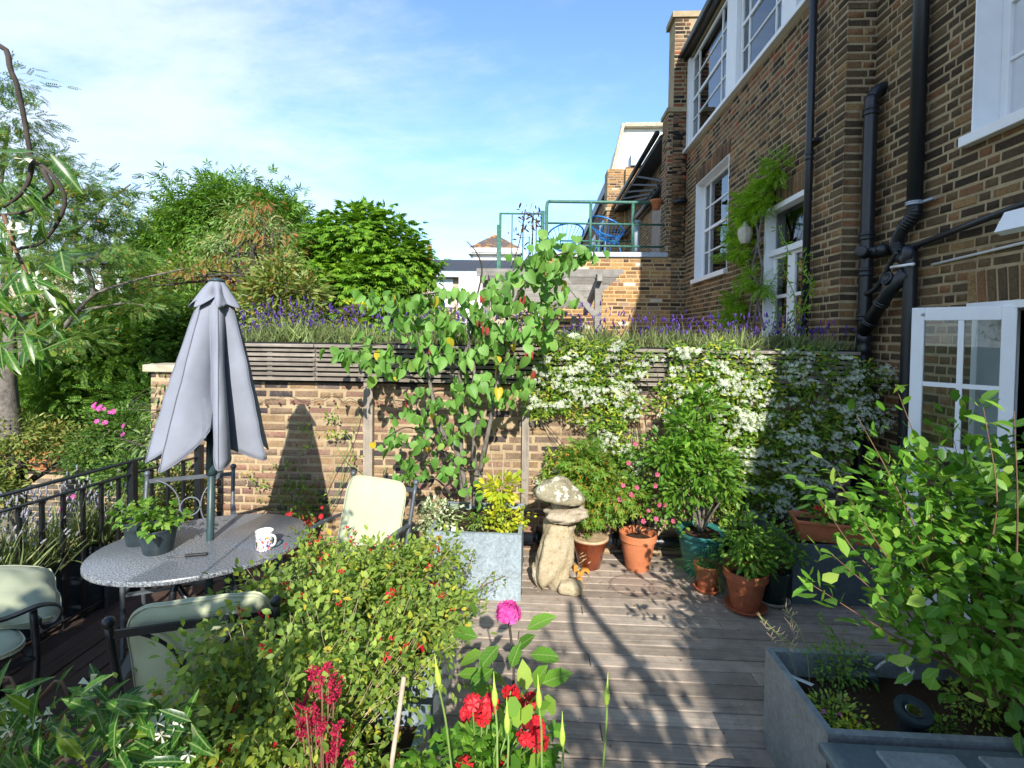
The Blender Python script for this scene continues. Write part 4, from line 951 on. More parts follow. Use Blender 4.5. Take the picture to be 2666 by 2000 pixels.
for i in range(3): z = t0.z+(t1.z-t0.z)*i/2; MB().bx(t0.x-.03, t1.x+.3, 6.46, 6.498, z-.02, z+.02).build('crossbar', M_trellis, TR)

# ================================================================== THINGS ON THE DECK
# railing on the left
RA = thing('deck_railing', 'black iron deck railing with square bars running along the left side', 'railing', (-3.05, 3.6, 0))
def rx(y): return -3.045 - (3.72-y)*.135 if y < 3.72 else -3.045 + (y-3.72)*.29
rail_pts = [(rx(y), y) for y in (-.5, 1.0, 2.0, 3.0, 3.72, 4.25)]
def iron(mb, nm, par=RA, bv=.003): o = mb.build(nm, M_iron, par); bevel(o, bv, 1); return o
for (xa, ya), (xb, yb) in zip(rail_pts[:-1], rail_pts[1:]):
    mb = MB(); mb.bar((xa, ya, 1.0), (xb, yb, 1.0), .045, .014); iron(mb, 'top_rail')
    mb = MB(); mb.bar((xa, ya, .905), (xb, yb, .905), .035, .012); iron(mb, 'rail')
    mb = MB(); mb.bar((xa, ya, .06), (xb, yb, .06), .035, .012); iron(mb, 'bottom_rail')
y = -.4
while y < 4.2:
    if abs(y-3.72) > .06: mb = MB(); mb.bx(rx(y)-.009, rx(y)+.009, y-.014, y+.014, 0.0, .90); iron(mb, 'bar', bv=.002)
    y += .128
for yy, w_ in ((3.68, .05), (4.22, .055), (1.9, .05)):
    mb = MB(); mb.bx(rx(yy)-w_/2, rx(yy)+w_/2, yy-w_/2, yy+w_/2, 0, .995); iron(mb, 'post')
mb = MB(); mb.bx(rx(3.68)-.05, rx(3.68)+.05, 3.63, 3.73, .63, .66); iron(mb, 'post_collar')
for k, (ya, yb) in enumerate(((.5, 1.45), (1.5, 2.45), (2.5, 3.4), (3.45, 4.2))):
    t = thing('planter_trough', ('slate grey trough behind the railing, nearest the viewer', 'slate grey trough behind the railing beside the cushioned chair', 'slate grey trough behind the railing left of the granite table', 'slate grey trough behind the railing next to the brick wall')[k], 'planter', (rx(ya)-.2, (ya+yb)/2, 0), 'slate troughs outside the deck railing')
    x = (rx(ya)+rx(yb))/2-.055; mb = MB(); zt = .43
    mb.bx(x-.30, x, ya, ya+.015, 0, zt); mb.bx(x-.30, x, yb-.015, yb, 0, zt); mb.bx(x-.015, x, ya+.015, yb-.015, 0, zt); mb.bx(x-.30, x-.285, ya+.015, yb-.015, 0, zt); mb.bx(x-.285, x-.015, ya+.015, yb-.015, -.01, .02); mb.build('trough', M_trough, t)
    MB().bx(x-.284, x-.016, ya+.016, yb-.016, .02, zt-.04).build('soil', M_soil, t)
mb = MB(); mb.bx(-3.7, -3.1, -.5, 4.3, -.1, -.003); tag(mb.build('ledge', M_trough), kind='structure')

# granite table
TC = Vector((-1.98, 2.94, 0)); TZ = .72; ta = R(33)
T = thing('garden_table', 'oval grey granite garden table with curved dark iron legs', 'table', tuple(TC))
Mt = Matrix.Rotation(ta, 3, 'Z')
mb = MB(); mb.lathe([(.001, TZ-.03), (.985, TZ-.03), (1.0, TZ-.024), (1.0, TZ-.006), (.99, TZ), (.001, TZ)], (0, 0, 0), 72)
mb.v = [tuple(Mt @ Vector((x*.58, y_*.47, z)) + TC) for x, y_, z in mb.v]; autosmooth(mb.build('table_top', M_granite, T), 50)
for k in range(4):
    a = ta + R(45+90*k); dx, dy = math.cos(a), math.sin(a); pts = [(.02, .66), (.18, .6), (.22, .45), (.10, .3), (.12, .15), (.27, .01)]
    MB().tube(arc([TC+Vector((dx*r_, dy*r_, z)) for r_, z in pts], 5), .019, 8).build('leg', M_iron, T, True)
MB().lathe([(.30, .665), (.31, .69), (.02, .69)], tuple(TC), 24).build('top_frame', M_iron, T)
MB().lathe([(.10, .30), (.11, .31), (.10, .32)], tuple(TC), 20).build('brace', M_iron, T)

M_umbseam = simple('canvas_seam', (.16, .17, .21), .85, var=.1)
# closed parasol
UB = thing('parasol', 'closed lilac grey parasol standing through the granite table', 'parasol', (TC.x-.02, TC.y+.04, 0))
ub = Vector((TC.x-.02, TC.y+.04, 0)); LX = .028      # lean per metre
def up_at(z): return ub + Vector((LX*z, 0, z))
MB().tube([up_at(0.0), up_at(1.30)], .022, 14).build('pole', M_umbpole, UB, True)
MB().tube([up_at(1.12), up_at(1.16), up_at(1.38)], [.030, .033, .033], 14).build('pole_sleeve', M_umbpole, UB, True)
MB().tube([up_at(1.3), up_at(2.29)], .018, 10).build('mast', M_umbpole, UB, True)
MB().lathe([(.17, 0), (.17, .03), (.05, .06), (.03, .2)], tuple(up_at(0)), 24).build('base', M_iron, UB, True)
def canopy(z_top, z_bot, r_top, r_bot, folds, amp, hem, seed, rows=26, nseg=160, asym=1.0, power=.8, zlift=0.):
    r_ = random.Random(seed); ph = [r_.uniform(-.25, .25) for _ in range(folds)]; am = [r_.uniform(.8, 1.15) for _ in range(folds)]
    V_, F_ = [], []
    for i in range(rows+1):
        t = i/rows
        for k in range(nseg):
            a = 2*math.pi*k/nseg; q = a/(2*math.pi)*folds; j = int(q) % folds; fr = q-int(q)
            tri = 1-abs(2*fr-1)      # 0 at the rib, 1 in the fold
            s_ = tri**1.5 * am[j]
            rad = r_top + (r_bot-r_top)*t**power
            rad *= 1 - amp*s_*min(1, t*2.2+.1)*(1+.25*math.sin(a*3+seed)) 
            rad *= 1 + .02*math.sin(a*13+t*3+seed) * t + .05*t*noise.noise(Vector((math.cos(a)*3, math.sin(a)*3, t*4+seed))) + .02*noise.noise(Vector((math.cos(a)*9, math.sin(a)*9, t*9+seed)))
            sw = .45*s_*t * (.5 + .5*math.sin(j*2.1+seed))
            z = z_top + (z_bot-z_top)*t + hem*s_*max(0, t-.55)/.45*(.8+.5*math.sin(j*1.7))
            z += zlift*t*math.cos(a)
            c = up_at(z); V_.append((c.x+rad*math.cos(a+sw), c.y+rad*math.sin(a+sw)*asym, z))
    for i in range(rows):
        for k in range(nseg):
            k2 = (k+1) % nseg; F_.append((i*nseg+k, (i+1)*nseg+k, (i+1)*nseg+k2, i*nseg+k2))
    mb = MB(); mb.add(V_, F_); return mb
cn = canopy(2.19, 1.22, .08, .335, 7, .66, .20, 3, power=.86).build('canopy', M_umb, UB, True); m_ = cn.modifiers.new('cloth', 'SOLIDIFY'); m_.thickness = .004
vt = canopy(2.295, 2.13, .035, .150, 7, .40, .06, 5, rows=10, power=.9).build('vent_flap', M_umb, UB, True); m_ = vt.modifiers.new('cloth', 'SOLIDIFY'); m_.thickness = .003
MB().lathe([(.045, 0), (.045, .008), (.015, .02)], tuple(up_at(2.292)), 16).build('finial', M_umbpole, UB, True)
cw = cn.data.vertices      # stitched seams down each fold and around the hem
for k in range(7):
    col_ = [cn.data.vertices[i*160 + int(round((k+.0)*160/7)) % 160].co.copy() for i in range(27)]
    MB().tube([p + (p-up_at(p.z)).normalized()*.003 for p in col_], .0028, 5, False).build('seam', M_umbseam, UB, True)
hem = [cn.data.vertices[26*160+i].co.copy() for i in range(160)]; MB().tube(hem+hem[:1], .0035, 5, False).build('hem', M_umbseam, UB, True)
c_ = up_at(1.62); MB().bar(c_+Vector((.10, -.24, .0)), c_+Vector((.115, -.262, -.22)), .018, .003).build('tie_strap', M_umbseam, UB)
mb = MB()
for k in range(7): a = 2*math.pi*k/7; c = up_at(1.5); e = up_at(1.27); mb.tube([(c.x+.04*math.cos(a), c.y+.04*math.sin(a), 1.6), (e.x+.30*math.cos(a), e.y+.3*math.sin(a), 1.27)], .006, 4)
mb.build('ribs', M_umbpole, UB)

# things on the table
def potrim(r0, r1, h, rim=.012, rr=.008): return [(r0, 0), (r0+.003, .002), (r1-.004, h-rim*1.6), (r1+rr, h-rim*1.5), (r1+rr, h), (r1-.004, h), (r0*.98, .02)]
def pot(nm, lb, cat, c, r0, r1, h, mat, rim=.03, rr=.012, group=None, soilz=None, saucer=None, smat=None, n=32, sx=1, sy=1, thick=.012):
    t = thing(nm, lb, cat, c, group); c = Vector(c)
    prof = [(.001, 0), (r0, 0), (r0+.002, .004), (r1-.002, h-rim), (r1-.002+rr, h-rim+.002), (r1+rr, h-.003), (r1+rr-.003, h), (r1+rr-thick, h), (r1-thick, h-rim*.8), (.001, h-rim*1.2)]
    o = MB().lathe(prof, c, n, sx, sy).build('pot', mat, t); autosmooth(o, 35)
    sz = soilz if soilz is not None else h-rim*.9
    MB().lathe([(.001, sz+.008), (r1*.5, sz+.010), (r1-thick-.001, sz-.004)], c, n, sx, sy).build('soil', M_soil, t, True)
    if saucer:
        o = MB().lathe([(.001, -.001), (saucer*.85, -.001), (saucer, .022), (saucer-.008, .024), (saucer*.8, .008), (.001, .008)], c-Vector((0, 0, 0)), n).build('saucer', smat or mat, t); autosmooth(o, 40)
    return t
tp1 = pot('potted_strawberry', 'front slate plastic pot of leafy green plants on the granite table', 'pot plant', (-2.17, 2.80, TZ), .072, .098, .145, M_potblk, .014, .006, 'slate pots on the table', thick=.004)
tp2 = pot('potted_strawberry', 'rear slate plastic pot on the table, partly hidden behind the front one', 'pot plant', (-2.36, 2.90, TZ), .065, .088, .145, M_potblk, .014, .006, 'slate pots on the table', thick=.004)
mg = thing('mug', 'white china mug with colourful red and blue painted pattern on the table', 'mug', (-1.585, 2.88, TZ)); mc = Vector((-1.585, 2.88, TZ))
autosmooth(MB().lathe([(.001, .002), (.042, 0), (.046, .008), (.047, .085)], mc, 32).build('body', M_mugp, mg), 40)
autosmooth(MB().lathe([(.047, .084), (.048, .104), (.050, .108), (.047, .108), (.043, .09), (.040, .01), (.001, .008)], mc, 32).build('rim', M_mug, mg), 40)
MB().tube(arc([mc+Vector((.043, -.008, .088)), mc+Vector((.068, -.012, .082)), mc+Vector((.074, -.012, .055)), mc+Vector((.062, -.01, .03)), mc+Vector((.042, -.006, .024))], 5), .0065, 8).build('handle', M_mug, mg, True)
kn = thing('knife', 'slim garden knife with black handle lying flat on the table', 'knife', (-2.0, 2.72, TZ)); ka, kb = gz(432, 1451, TZ+.008), gz(540, 1442, TZ+.01)
km = ka.lerp(kb, .45); mb = MB(); mb.bar(km, kb, .018, .014); bevel(mb.build('handle', M_knife, kn), .004); MB().bar(ka, km, .012, .002).build('blade', M_steel, kn)

# chairs ------------------------------------------------------------
def local_build(mb, nm, mat, par, smooth=False):
    me = bpy.data.meshes.new(nm); me.from_pydata(mb.v, [], mb.f); me.materials.append(mat)
    if smooth: me.polygons.foreach_set('use_smooth', np.ones(len(me.polygons), dtype=bool))
    o = bpy.data.objects.new(nm, me); COL.objects.link(o); o.parent = par; return o
def cushion(W_, D_, T_, puff=.02, n=16, wr=.004, seed=0):
    V_, F_ = [], []
    def sq(x): return max(-1, min(1, x))
    for side in (1, -1):
        for j in range(n+1):
            for i in range(n+1):
                u, v = 2*i/n-1, 2*j/n-1
                # rounded-square outline
                k = (abs(u)**6 + abs(v)**6)**(1/6) if (u or v) else 0; m = max(abs(u), abs(v))
                f = m/k if k else 1
                x, y_ = u*f*W_/2, v*f*D_/2
                e = (1-m**5)
                z = side*(T_/2*(.25+.75*max(0, 1-m**8)) + puff*e*(1-u*u)*(1-v*v))
                z += wr*noise.noise(Vector((x*9+seed, y_*9, side*3)))*2 + wr*math.sin(x*60+6*noise.noise(Vector((x*4, y_*4, seed)))) * .6 * m
                V_.append((x, y_, z))
    N = (n+1)**2
    for j in range(n):
        for i in range(n):
            a = j*(n+1)+i; F_.append((a, a+1, a+n+2, a+n+1)); F_.append((N+a, N+a+n+1, N+a+n+2, N+a+1))
    ring = [i for i in range(n+1)] + [(j+1)*(n+1)-1 for j in range(1, n+1)] + [n*(n+1)+i for i in range(n-1, -1, -1)] + [j*(n+1) for j in range(n-1, 0, -1)]
    for a, b in zip(ring, ring[1:]+ring[:1]): F_.append((b, a, N+a, N+b))
    edge = [tuple(Vector(V_[i])*1.0) for i in ring]; edge2 = [V_[i+N] for i in ring]
    return V_, F_, edge, edge2
def garden_chair(name, lb, loc, rz, metal, cush=True, seed=0, group='wrought iron garden chairs', back_mat=None, scale=1.0, arms=True, backcush=True):
    t = thing(name, lb, 'chair', loc, group); t.rotation_euler = (0, 0, rz); t.scale = (scale,)*3
    W_, D_, SZ = .54, .50, .40; bh = .95; lean = .16
    def bk(z): return D_/2 + max(0, (z-SZ))*lean/.5*.9
    for sx in (-1, 1):
        local_build(MB().tube(arc([(sx*W_/2, D_/2, SZ), (sx*W_/2, D_/2+.02, .2), (sx*W_/2, D_/2+.07, 0)], 4), .015, 8), 'leg', metal, t, True)
        local_build(MB().tube(arc([(sx*W_/2, -D_/2, .62 if arms else SZ), (sx*W_/2, -D_/2-.01, SZ), (sx*W_/2, -D_/2, .2), (sx*W_/2, -D_/2-.02, 0)], 4), .015, 8), 'leg', metal, t, True)
        mb = MB().tube(arc([(sx*W_/2, bk(SZ), SZ), (sx*W_/2, bk(.7), .7), (sx*W_/2, bk(bh), bh)], 4), .014, 8); mb.ball((sx*W_/2, bk(bh)+.004, bh+.016), .022); local_build(mb, 'back_post', metal, t, True)
        if arms:
            pts = arc([(sx*W_/2, bk(.70), .70), (sx*(W_/2+.02), .1, .70), (sx*(W_/2+.03), -.12, .64), (sx*(W_/2+.02), -.27, .64), (sx*(W_/2+.02), -.34, .60), (sx*(W_/2+.02), -.32, .545), (sx*(W_/2+.02), -.27, .55), (sx*(W_/2+.02), -.265, .585)], 6)
            mb = MB()
            for a, b in zip(pts[:-1], pts[1:]): mb.bar(a, b + (b-a)*.15, .034, .010, up=(sx, 0, 0) if False else (0, .01, 1))
            local_build(mb, 'arm', metal, t)
    mb = MB()
    for a, b in (((-W_/2, D_/2, SZ), (W_/2, D_/2, SZ)), ((-W_/2, -D_/2, SZ), (W_/2, -D_/2, SZ)), ((-W_/2, -D_/2, SZ), (-W_/2, D_/2, SZ)), ((W_/2, -D_/2, SZ), (W_/2, D_/2, SZ)), ((-.09, -D_/2, SZ), (-.09, D_/2, SZ)), ((.09, -D_/2, SZ), (.09, D_/2, SZ))): mb.bar(a, b, .028, .014)
    local_build(mb, 'seat_frame', metal, t)
    mb = MB(); zt = bh-.035; mb.bar((-W_/2, bk(zt), zt), (W_/2, bk(zt), zt), .012, .028); local_build(mb, 'back_rail', metal, t); mb = MB(); zb = SZ+.12; mb.bar((-W_/2, bk(zb), zb), (W_/2, bk(zb), zb), .012, .02); local_build(mb, 'back_rail', metal, t)
    mb = MB(); zc = (zt+zb)/2
    def ring(cx_, r_, z_, a0=0, a1=360, n=20): mb.tube([(cx_+r_*math.cos(R(a0+(a1-a0)*k/n)), bk(z_+r_*math.sin(R(a0+(a1-a0)*k/n))), z_+r_*math.sin(R(a0+(a1-a0)*k/n))) for k in range(n+1)], .0065, 6, False)
    ring(0, .062, zc); ring(-.27, .205, zc, -78, 78); ring(.27, .205, zc, 102, 258)
    local_build(mb, 'back_scrollwork', metal, t, True)
    if cush:
        V_, F_, e1, e2 = cushion(W_-.03, D_, .075, .018, seed=seed); M = Matrix.Translation((0, 0, SZ+.055))
        c = local_build(MB().add([M @ Vector(v) for v in V_], F_), 'seat_cushion', M_cushion, t, True)
        for e in (e1, e2): local_build(MB().tube([M @ Vector(v) for v in e+e[:1]], .0042, 5, False), 'piping', M_piping, c, True)
        if backcush:
            V_, F_, e1, e2 = cushion(W_-.05, .52, .06, .018, seed=seed+3); ang = math.atan2(lean*.9, .5)
            M = Matrix.Translation((0, D_/2-.045+lean*.45, SZ+.33)) @ Matrix.Rotation(math.pi/2-ang, 4, 'X')
            c = local_build(MB().add([M @ Vector(v) for v in V_], F_), 'back_cushion', back_mat or M_cushion, t, True)
            for e in (e1, e2): local_build(MB().tube([M @ Vector(v) for v in e+e[:1]], .0042, 5, False), 'piping', M_piping, c, True)
    return t
garden_chair('garden_chair', 'bare grey metal garden chair with circle scrollwork back behind the granite table', (-2.34, 3.24, 0), R(28), M_iron_g, cush=False)
garden_chair('garden_chair', 'garden chair with cream cushions in full sun right of the granite table', (-1.22, 3.16, 0), R(-20), M_iron_g, seed=2, scale=1.0)
garden_chair('garden_chair', 'garden chair seen from behind with its shaded cushioned back to the viewer', (-1.38, 2.17, 0), R(200), M_iron, seed=5, back_mat=M_cushion, scale=1.0)
ch4 = garden_chair('garden_chair', 'black scroll-armed garden chair cut by the left edge with pale green cushions', (-2.76, 2.18, 0), R(180-28), M_iron, seed=8, backcush=False, scale=1.05)
V_, F_, e1, e2 = cushion(.52, .52, .10, .03, seed=21, wr=.008)
cd = Vector((-2.80, 2.47, .60)); Mc = Matrix.Translation(cd) @ Matrix.Rotation(R(-35), 4, 'Z') @ Matrix.Rotation(R(-18), 4, 'X') @ Matrix.Rotation(R(14), 4, 'Y')
lc = thing('loose_cushion', 'plump pale green cushion slumped on the seat of the left edge chair', 'cushion', tuple(cd))
cb_ = MB().add([Mc @ Vector(v) for v in V_], F_).build('cushion', M_cushion, lc, True)
for e in (e1, e2): MB().tube([Mc @ Vector(v) for v in e+e[:1]], .005, 5, False).build('piping', M_piping, lc, True)

# metal planters ----------------------------------------------------
def box_planter(nm, lb, x0, x1, y0, y1, h, mat, rim=.028, soil=.07, group=None):
    t = thing(nm, lb, 'planter', ((x0+x1)/2, (y0+y1)/2, 0), group); mb = MB()
    mb.bx(x0, x1, y0, y0+.012, 0, h-.004); mb.bx(x0, x1, y1-.012, y1, 0, h-.004); mb.bx(x0, x0+.012, y0+.012, y1-.012, 0, h-.004); mb.bx(x1-.012, x1, y0+.012, y1-.012, 0, h-.004)
    mb.build('box', mat, t); mb = MB()
    mb.bx(x0-.002, x1+.002, y0-.002, y0+rim, h-.004, h); mb.bx(x0-.002, x1+.002, y1-rim, y1+.002, h-.004, h); mb.bx(x0-.002, x0+rim, y0+rim, y1-rim, h-.004, h); mb.bx(x1-rim, x1+.002, y0+rim, y1-rim, h-.004, h)
    mb.build('rim', mat, t)
    n = 18; V_, F_ = [], []
    for j in range(n+1):
        for i in range(n+1):
            x = x0+.013+(x1-x0-.026)*i/n; y = y0+.013+(y1-y0-.026)*j/n; V_.append((x, y, h-soil+.03*noise.noise(Vector((x*5, y*5, 1)))+.012*noise.noise(Vector((x*22, y*22, 3)))))
    for j in range(n):
        for i in range(n): a = j*(n+1)+i; F_.append((a, a+1, a+n+2, a+n+1))
    MB().add(V_, F_).build('soil', M_soil, t, True); return t
box_planter('metal_planter', 'bright galvanised square planter holding the heart-leaved tree', -.80, -.10, 3.76, 4.46, .505, M_galv, soil=.055)
box_planter('metal_planter', 'dark zinc planter in the back right corner holding the terracotta trough', 1.94, 3.0, 3.89, 4.66, .45, M_zinc_d, soil=.07)
box_planter('metal_planter', 'large grey zinc planter at the lower right with spotlights in the soil', 1.14, 2.9, 1.985, 2.525, .478, M_zinc, soil=.11)
box_planter('metal_planter', 'grey planter box full of red flowered salvia in the foreground', -1.25, -.42, 1.15, 2.05, .46, M_galv, soil=.09)
box_planter('metal_planter', 'grey planter box behind the front salvia, hidden under foliage', -1.1, -.46, 2.3, 3.0, .46, M_galv, soil=.09)
# pots
pA = pot('potted_maple', 'brown glazed pot with a feathery green maple, right of the stone figure', 'pot plant', (.475, 4.40, 0), .095, .148, .26, M_glaze, .03, .012, n=36)
MB().lathe([(.139, .262), (.162, .266), (.163, .248), (.150, .240)], (.475, 4.40, 0), 36).build('glazed_rim', M_glazerim, pA, True)
mb = MB()
for i in range(9):
    a = R(rng.uniform(-115, -70)); s_ = rng.uniform(.02, .05); p = Vector((.475-.03, 4.40, .13)); q = p + Vector((math.cos(a)*.13, math.sin(a)*.118, rng.uniform(-.04, .04)))
    q2 = q + Vector((-s_*.8, -.001, -s_*.5)); mb.bar(q, q2, .004, .003)
mb.build('painted_sprig', M_glazerim, pA)
pB = pot('potted_mallow', 'large bright terracotta pot with a pink flowered mallow', 'pot plant', (.885, 4.39, 0), .098, .148, .315, M_terra, .06, .012)
pC = pot('potted_magnolia', 'wide teal plastic pot with a tall leafy shrub before the jasmine', 'pot plant', (1.41, 4.36, 0), .13, .195, .365, M_teal, .03, .02)
o = MB().lathe([(.178, .285), (.190, .29), (.190, .302), (.181, .306)], (1.41, 4.36, 0), 32).build('band', M_teal, pC, True)
pD = pot('potted_chives', 'small terracotta pot of trailing chives on a saucer, front of the teal pot', 'pot plant', (1.36, 4.04, 0.01), .065, .098, .205, M_terra_d, .045, .01, saucer=.105)
pE = pot('potted_herb', 'half hidden terracotta pot squeezed between the chives and the leafy herb pot', 'pot plant', (1.66, 4.12, 0.0), .08, .12, .24, M_terra_d, .05, .01)
pF = pot('potted_bay', 'front terracotta pot on a saucer with lush broad herb leaves', 'pot plant', (1.555, 3.79, 0.01), .095, .143, .285, M_terra_d, .06, .012, saucer=.15)
pG = pot('potted_mint', 'dark green glazed pot of mint on a cream saucer', 'pot plant', (1.80, 3.90, 0.012), .09, .118, .25, M_dgreen, .03, .01, saucer=.125, smat=M_cream)
tr = thing('terracotta_trough', 'long terracotta trough with red geraniums resting on the dark corner planter', 'planter', (2.4, 4.0, .45))
a_, b_ = Vector((2.07, 4.08, .44)), Vector((2.72, 3.93, .44)); tu = (b_-a_).normalized(); tn = Vector((tu.y, -tu.x, 0)); ft = Fr(a_, tu, tn); LT = (b_-a_).length
V_ = []
for z, e in ((0, 0), (.14, .035), (.14, .045), (.165, .045), (.165, .03), (.12, .02)):
    V_ += [ft.P(-e, .08+e, z), ft.P(LT+e, .08+e, z), ft.P(LT+e, -.08-e, z), ft.P(-e, -.08-e, z)]
F_ = [(3, 2, 1, 0)]
for k in range(5): F_ += [(k*4+i, k*4+(i+1) % 4, k*4+4+(i+1) % 4, k*4+4+i) for i in range(4)]
o = MB().add(V_, F_).build('trough', M_terra, tr); bevel(o, .006)
q = [ft.P(-.02, .095, .125), ft.P(LT+.02, .095, .125), ft.P(LT+.02, -.095, .125), ft.P(-.02, -.095, .125)]; MB().add(q, [(0, 1, 2, 3)]).build('soil', M_soil, tr)

# stacked stone figure
def rock(nm, c, size, seed, mat, par, rot=(0, 0, 0), amp=.16, flat=0, sub=4, sharp=.0, cone=0.):
    bm = bmesh.new() if 'bmesh' in globals() else None
    import bmesh as _b
    bm = _b.new(); _b.ops.create_icosphere(bm, subdivisions=sub, radius=1)
    E_ = Matrix.Rotation(rot[2], 3, 'Z') @ Matrix.Rotation(rot[1], 3, 'Y') @ Matrix.Rotation(rot[0], 3, 'X')
    for v in bm.verts:
        p = v.co.copy(); n_ = noise.fractal(p*1.3+Vector((seed*3.1, 0, 0)), 1.0, 2.0, 4)*amp*1.6 + noise.noise(p*5+Vector((0, seed, 0)))*amp*.22 + noise.noise(p*14+Vector((0, seed, 4)))*amp*.09
        if sharp: # push towards a boxier slab
            k = max(abs(p.x), abs(p.y), abs(p.z)); p = p.lerp(p/k*.85, sharp)
        p *= 1+n_
        if flat and p.z < -flat: p.z = -flat + (p.z+flat)*.1
        if cone and p.z > 0: k = 1-cone*p.z; p = Vector((p.x*k-.12*p.z, p.y*k, p.z))
        v.co = E_ @ Vector((p.x*size[0], p.y*size[1], p.z*size[2])) + Vector(c)
    me = bpy.data.meshes.new(nm); bm.to_mesh(me); bm.free(); me.materials.append(mat); o = link(bpy.data.objects.new(nm, me), par)
    o.data.polygons.foreach_set('use_smooth', np.ones(len(me.polygons), dtype=bool)); return o
SF = thing('stone_stack', 'balanced stone figure of stacked boulders with a mushroom shaped cap', 'sculpture', (.17, 4.0, 0))
rock('base_stone', (.165, 4.02, .27), (.15, .14, .29), 6, M_stone, SF, (0, R(8), R(15)), .19, sharp=.35)
rock('side_stone', (.255, 4.09, .45), (.06, .07, .085), 5, M_stone_g, SF, (0, R(25), 0), .14)
rock('middle_stone', (.235, 3.99, .590), (.165, .13, .068), 8, M_stone_g, SF, (0, R(-7), 0), .16, sharp=.25)
rock('neck_stone', (.205, 4.0, .665), (.085, .08, .042), 12, M_stone_g, SF, (0, 0, 0), .1, sharp=.4)
rock('cap_stone', (.19, 4.0, .735), (.205, .18, .145), 15, M_stone_cap, SF, (0, R(7), R(15)), .12, flat=.14, cone=.38)
rock('foot_stone', (.02, 4.02, .075), (.03, .09, .10), 21, M_stone_g, SF, (0, R(-22), 0), .12, sharp=.3)
rock('foot_stone', (.28, 3.90, .055), (.10, .07, .055), 23, M_stone, SF, (0, 0, R(-12)), .12, flat=.8, sharp=.4)
# toy blocks
TB = 'small wooden toy blocks beside the stone figure'
for (px, py, w_, h_, lb) in ((1497, 1487, .03, .055, 'leftmost orange toy block, a short upright stick by the stone'), (1512, 1497, .05, .03, 'orange toy block lying across behind the lowest one'), (1507, 1519, .042, .05, 'lowest and nearest orange toy block')):
    p = gz(px, py, 0); o = bevel(MB().box((p.x, p.y, h_/2), (w_, .035, h_), Matrix.Rotation(R(rng.uniform(-25, 25)), 3, 'Z')).build('toy_block', M_block), .002); tag(o, lb, 'toy block', TB)
p = gz(1524, 1500, 0); pts = []; mb = MB()
prof = [(-.035, 0), (-.018, 0)] + [(-.018*math.cos(R(a)), .018*math.sin(R(a))) for a in range(15, 180, 15)] + [(.018, 0), (.035, 0), (.035, .022), (.02, .036), (-.02, .036), (-.035, .022)]
n_ = len(prof); mb.add([(p.x+x, p.y, .02+z) for x, z in prof] + [(p.x+x, p.y+.03, .02+z) for x, z in prof], [tuple(range(n_)), tuple(range(2*n_-1, n_-1, -1))] + [(i, n_+i, n_+(i+1) % n_, (i+1) % n_) for i in range(n_)]); tag(mb.build('toy_bridge', M_block), 'orange toy bridge block with a rounded arch cut out', 'toy block', TB)

# fairy lights on the wall
FL = thing('string_lights', 'dark string of small copper bulbs hung along the upper garden wall', 'lights', (-1.8, 4.66, 1.4)); pts = []
for i in range(27):
    px = 655 + i*17; py = 1036 + 8*math.sin(i*.9) + 6*math.sin(i*2.3) + (5 if i % 3 else -5); pts.append(gy(px, py, 4.60))
MB().tube(arc(pts, 3), .0022, 5).build('cord', M_iron, FL, True)
for px, py in ((694, 1054), (727, 1050), (762, 1046), (801, 1055), (830, 1053), (870, 1044), (902, 1058), (945, 1057), (982, 1049), (1019, 1057), (1055, 1049)):
    c = gy(px, py, 4.585); MB().ball(tuple(c), .0115, 10).build('bulb', M_copper, FL, True)
# spotlights and bits in the near planter
def spot(lb, c, tilt, rz, r_=.062):
    t = thing('spotlight', lb, 'spotlight', c, 'garden spotlights in the lower right planter'); M = Matrix.Rotation(rz, 3, 'Z') @ Matrix.Rotation(tilt, 3, 'X'); c = Vector(c)
    autosmooth(MB().lathe([(r_*.55, -.13), (r_*.62, -.12), (r_*.62, -.03), (r_*1.0, -.02), (r_*1.08, .0), (r_*1.04, .012), (r_*.66, .012), (r_*.62, .002), (r_*.6, -.004)], c, 28, M=M).build('housing', M_potblk, t), 35)
    MB().lathe([(.001, .004), (r_*.35, .008), (r_*.6, .004)], c, 24, M=M).build('lens', M_glass, t, True); MB().lathe([(.001, -.03), (r_*.3, -.022), (r_*.55, -.002)], c, 24, M=M).build('reflector', M_steel, t, True)
    return t
c = gz(2378, 1852, .47); spot('upright black garden spotlight with clear lens at the front of the planter', (c.x, c.y, .47), R(18), R(-10))
c = gz(2270, 1765, .40); spot('tipped over grey spotlight with white cable in the middle of the planter', (c.x, c.y, .42), R(75), R(75), .045)
cs = [gz(px, py, .43) + Vector((0, 0, dz)) for px, py, dz in ((2275, 1745, 0), (2310, 1735, .03), (2350, 1745, .04), (2370, 1770, .01), (2355, 1782, 0), (2380, 1758, .02))]
tag(MB().tube(arc(cs, 5), .006, 6).build('cable', M_cable, None, True), 'curled white cable on the soil beside the tipped spotlight', 'cable')
c = gz(2085, 1768, .42); la = tag(MB().box((c.x, c.y, .415), (.05, .10, .003), Matrix.Rotation(R(50), 3, 'Z') @ Matrix.Rotation(R(20), 3, 'Y')).build('plant_label', M_white), 'crumpled white paper label on the soil at the left end of the zinc planter', 'label')
mk = gy(1182, 1380, 3.84); tag(MB().box(mk, (.042, .004, .05)).build('plant_label', M_white), 'small white plastic tag at the front rim of the galvanised tree planter', 'label')
db = Leaves(); n = 420; Xd = np.stack([nr.uniform(-.1, 2.6, n), 4.55-np.abs(nr.normal(size=n))*.45, nr.uniform(.003, .008, n)], 1); db.add(Xd, rdir(n)*A((1, 1, .08)), A((0, 0, 1))+rdir(n)*.3, nr.uniform(.006, .026, n))
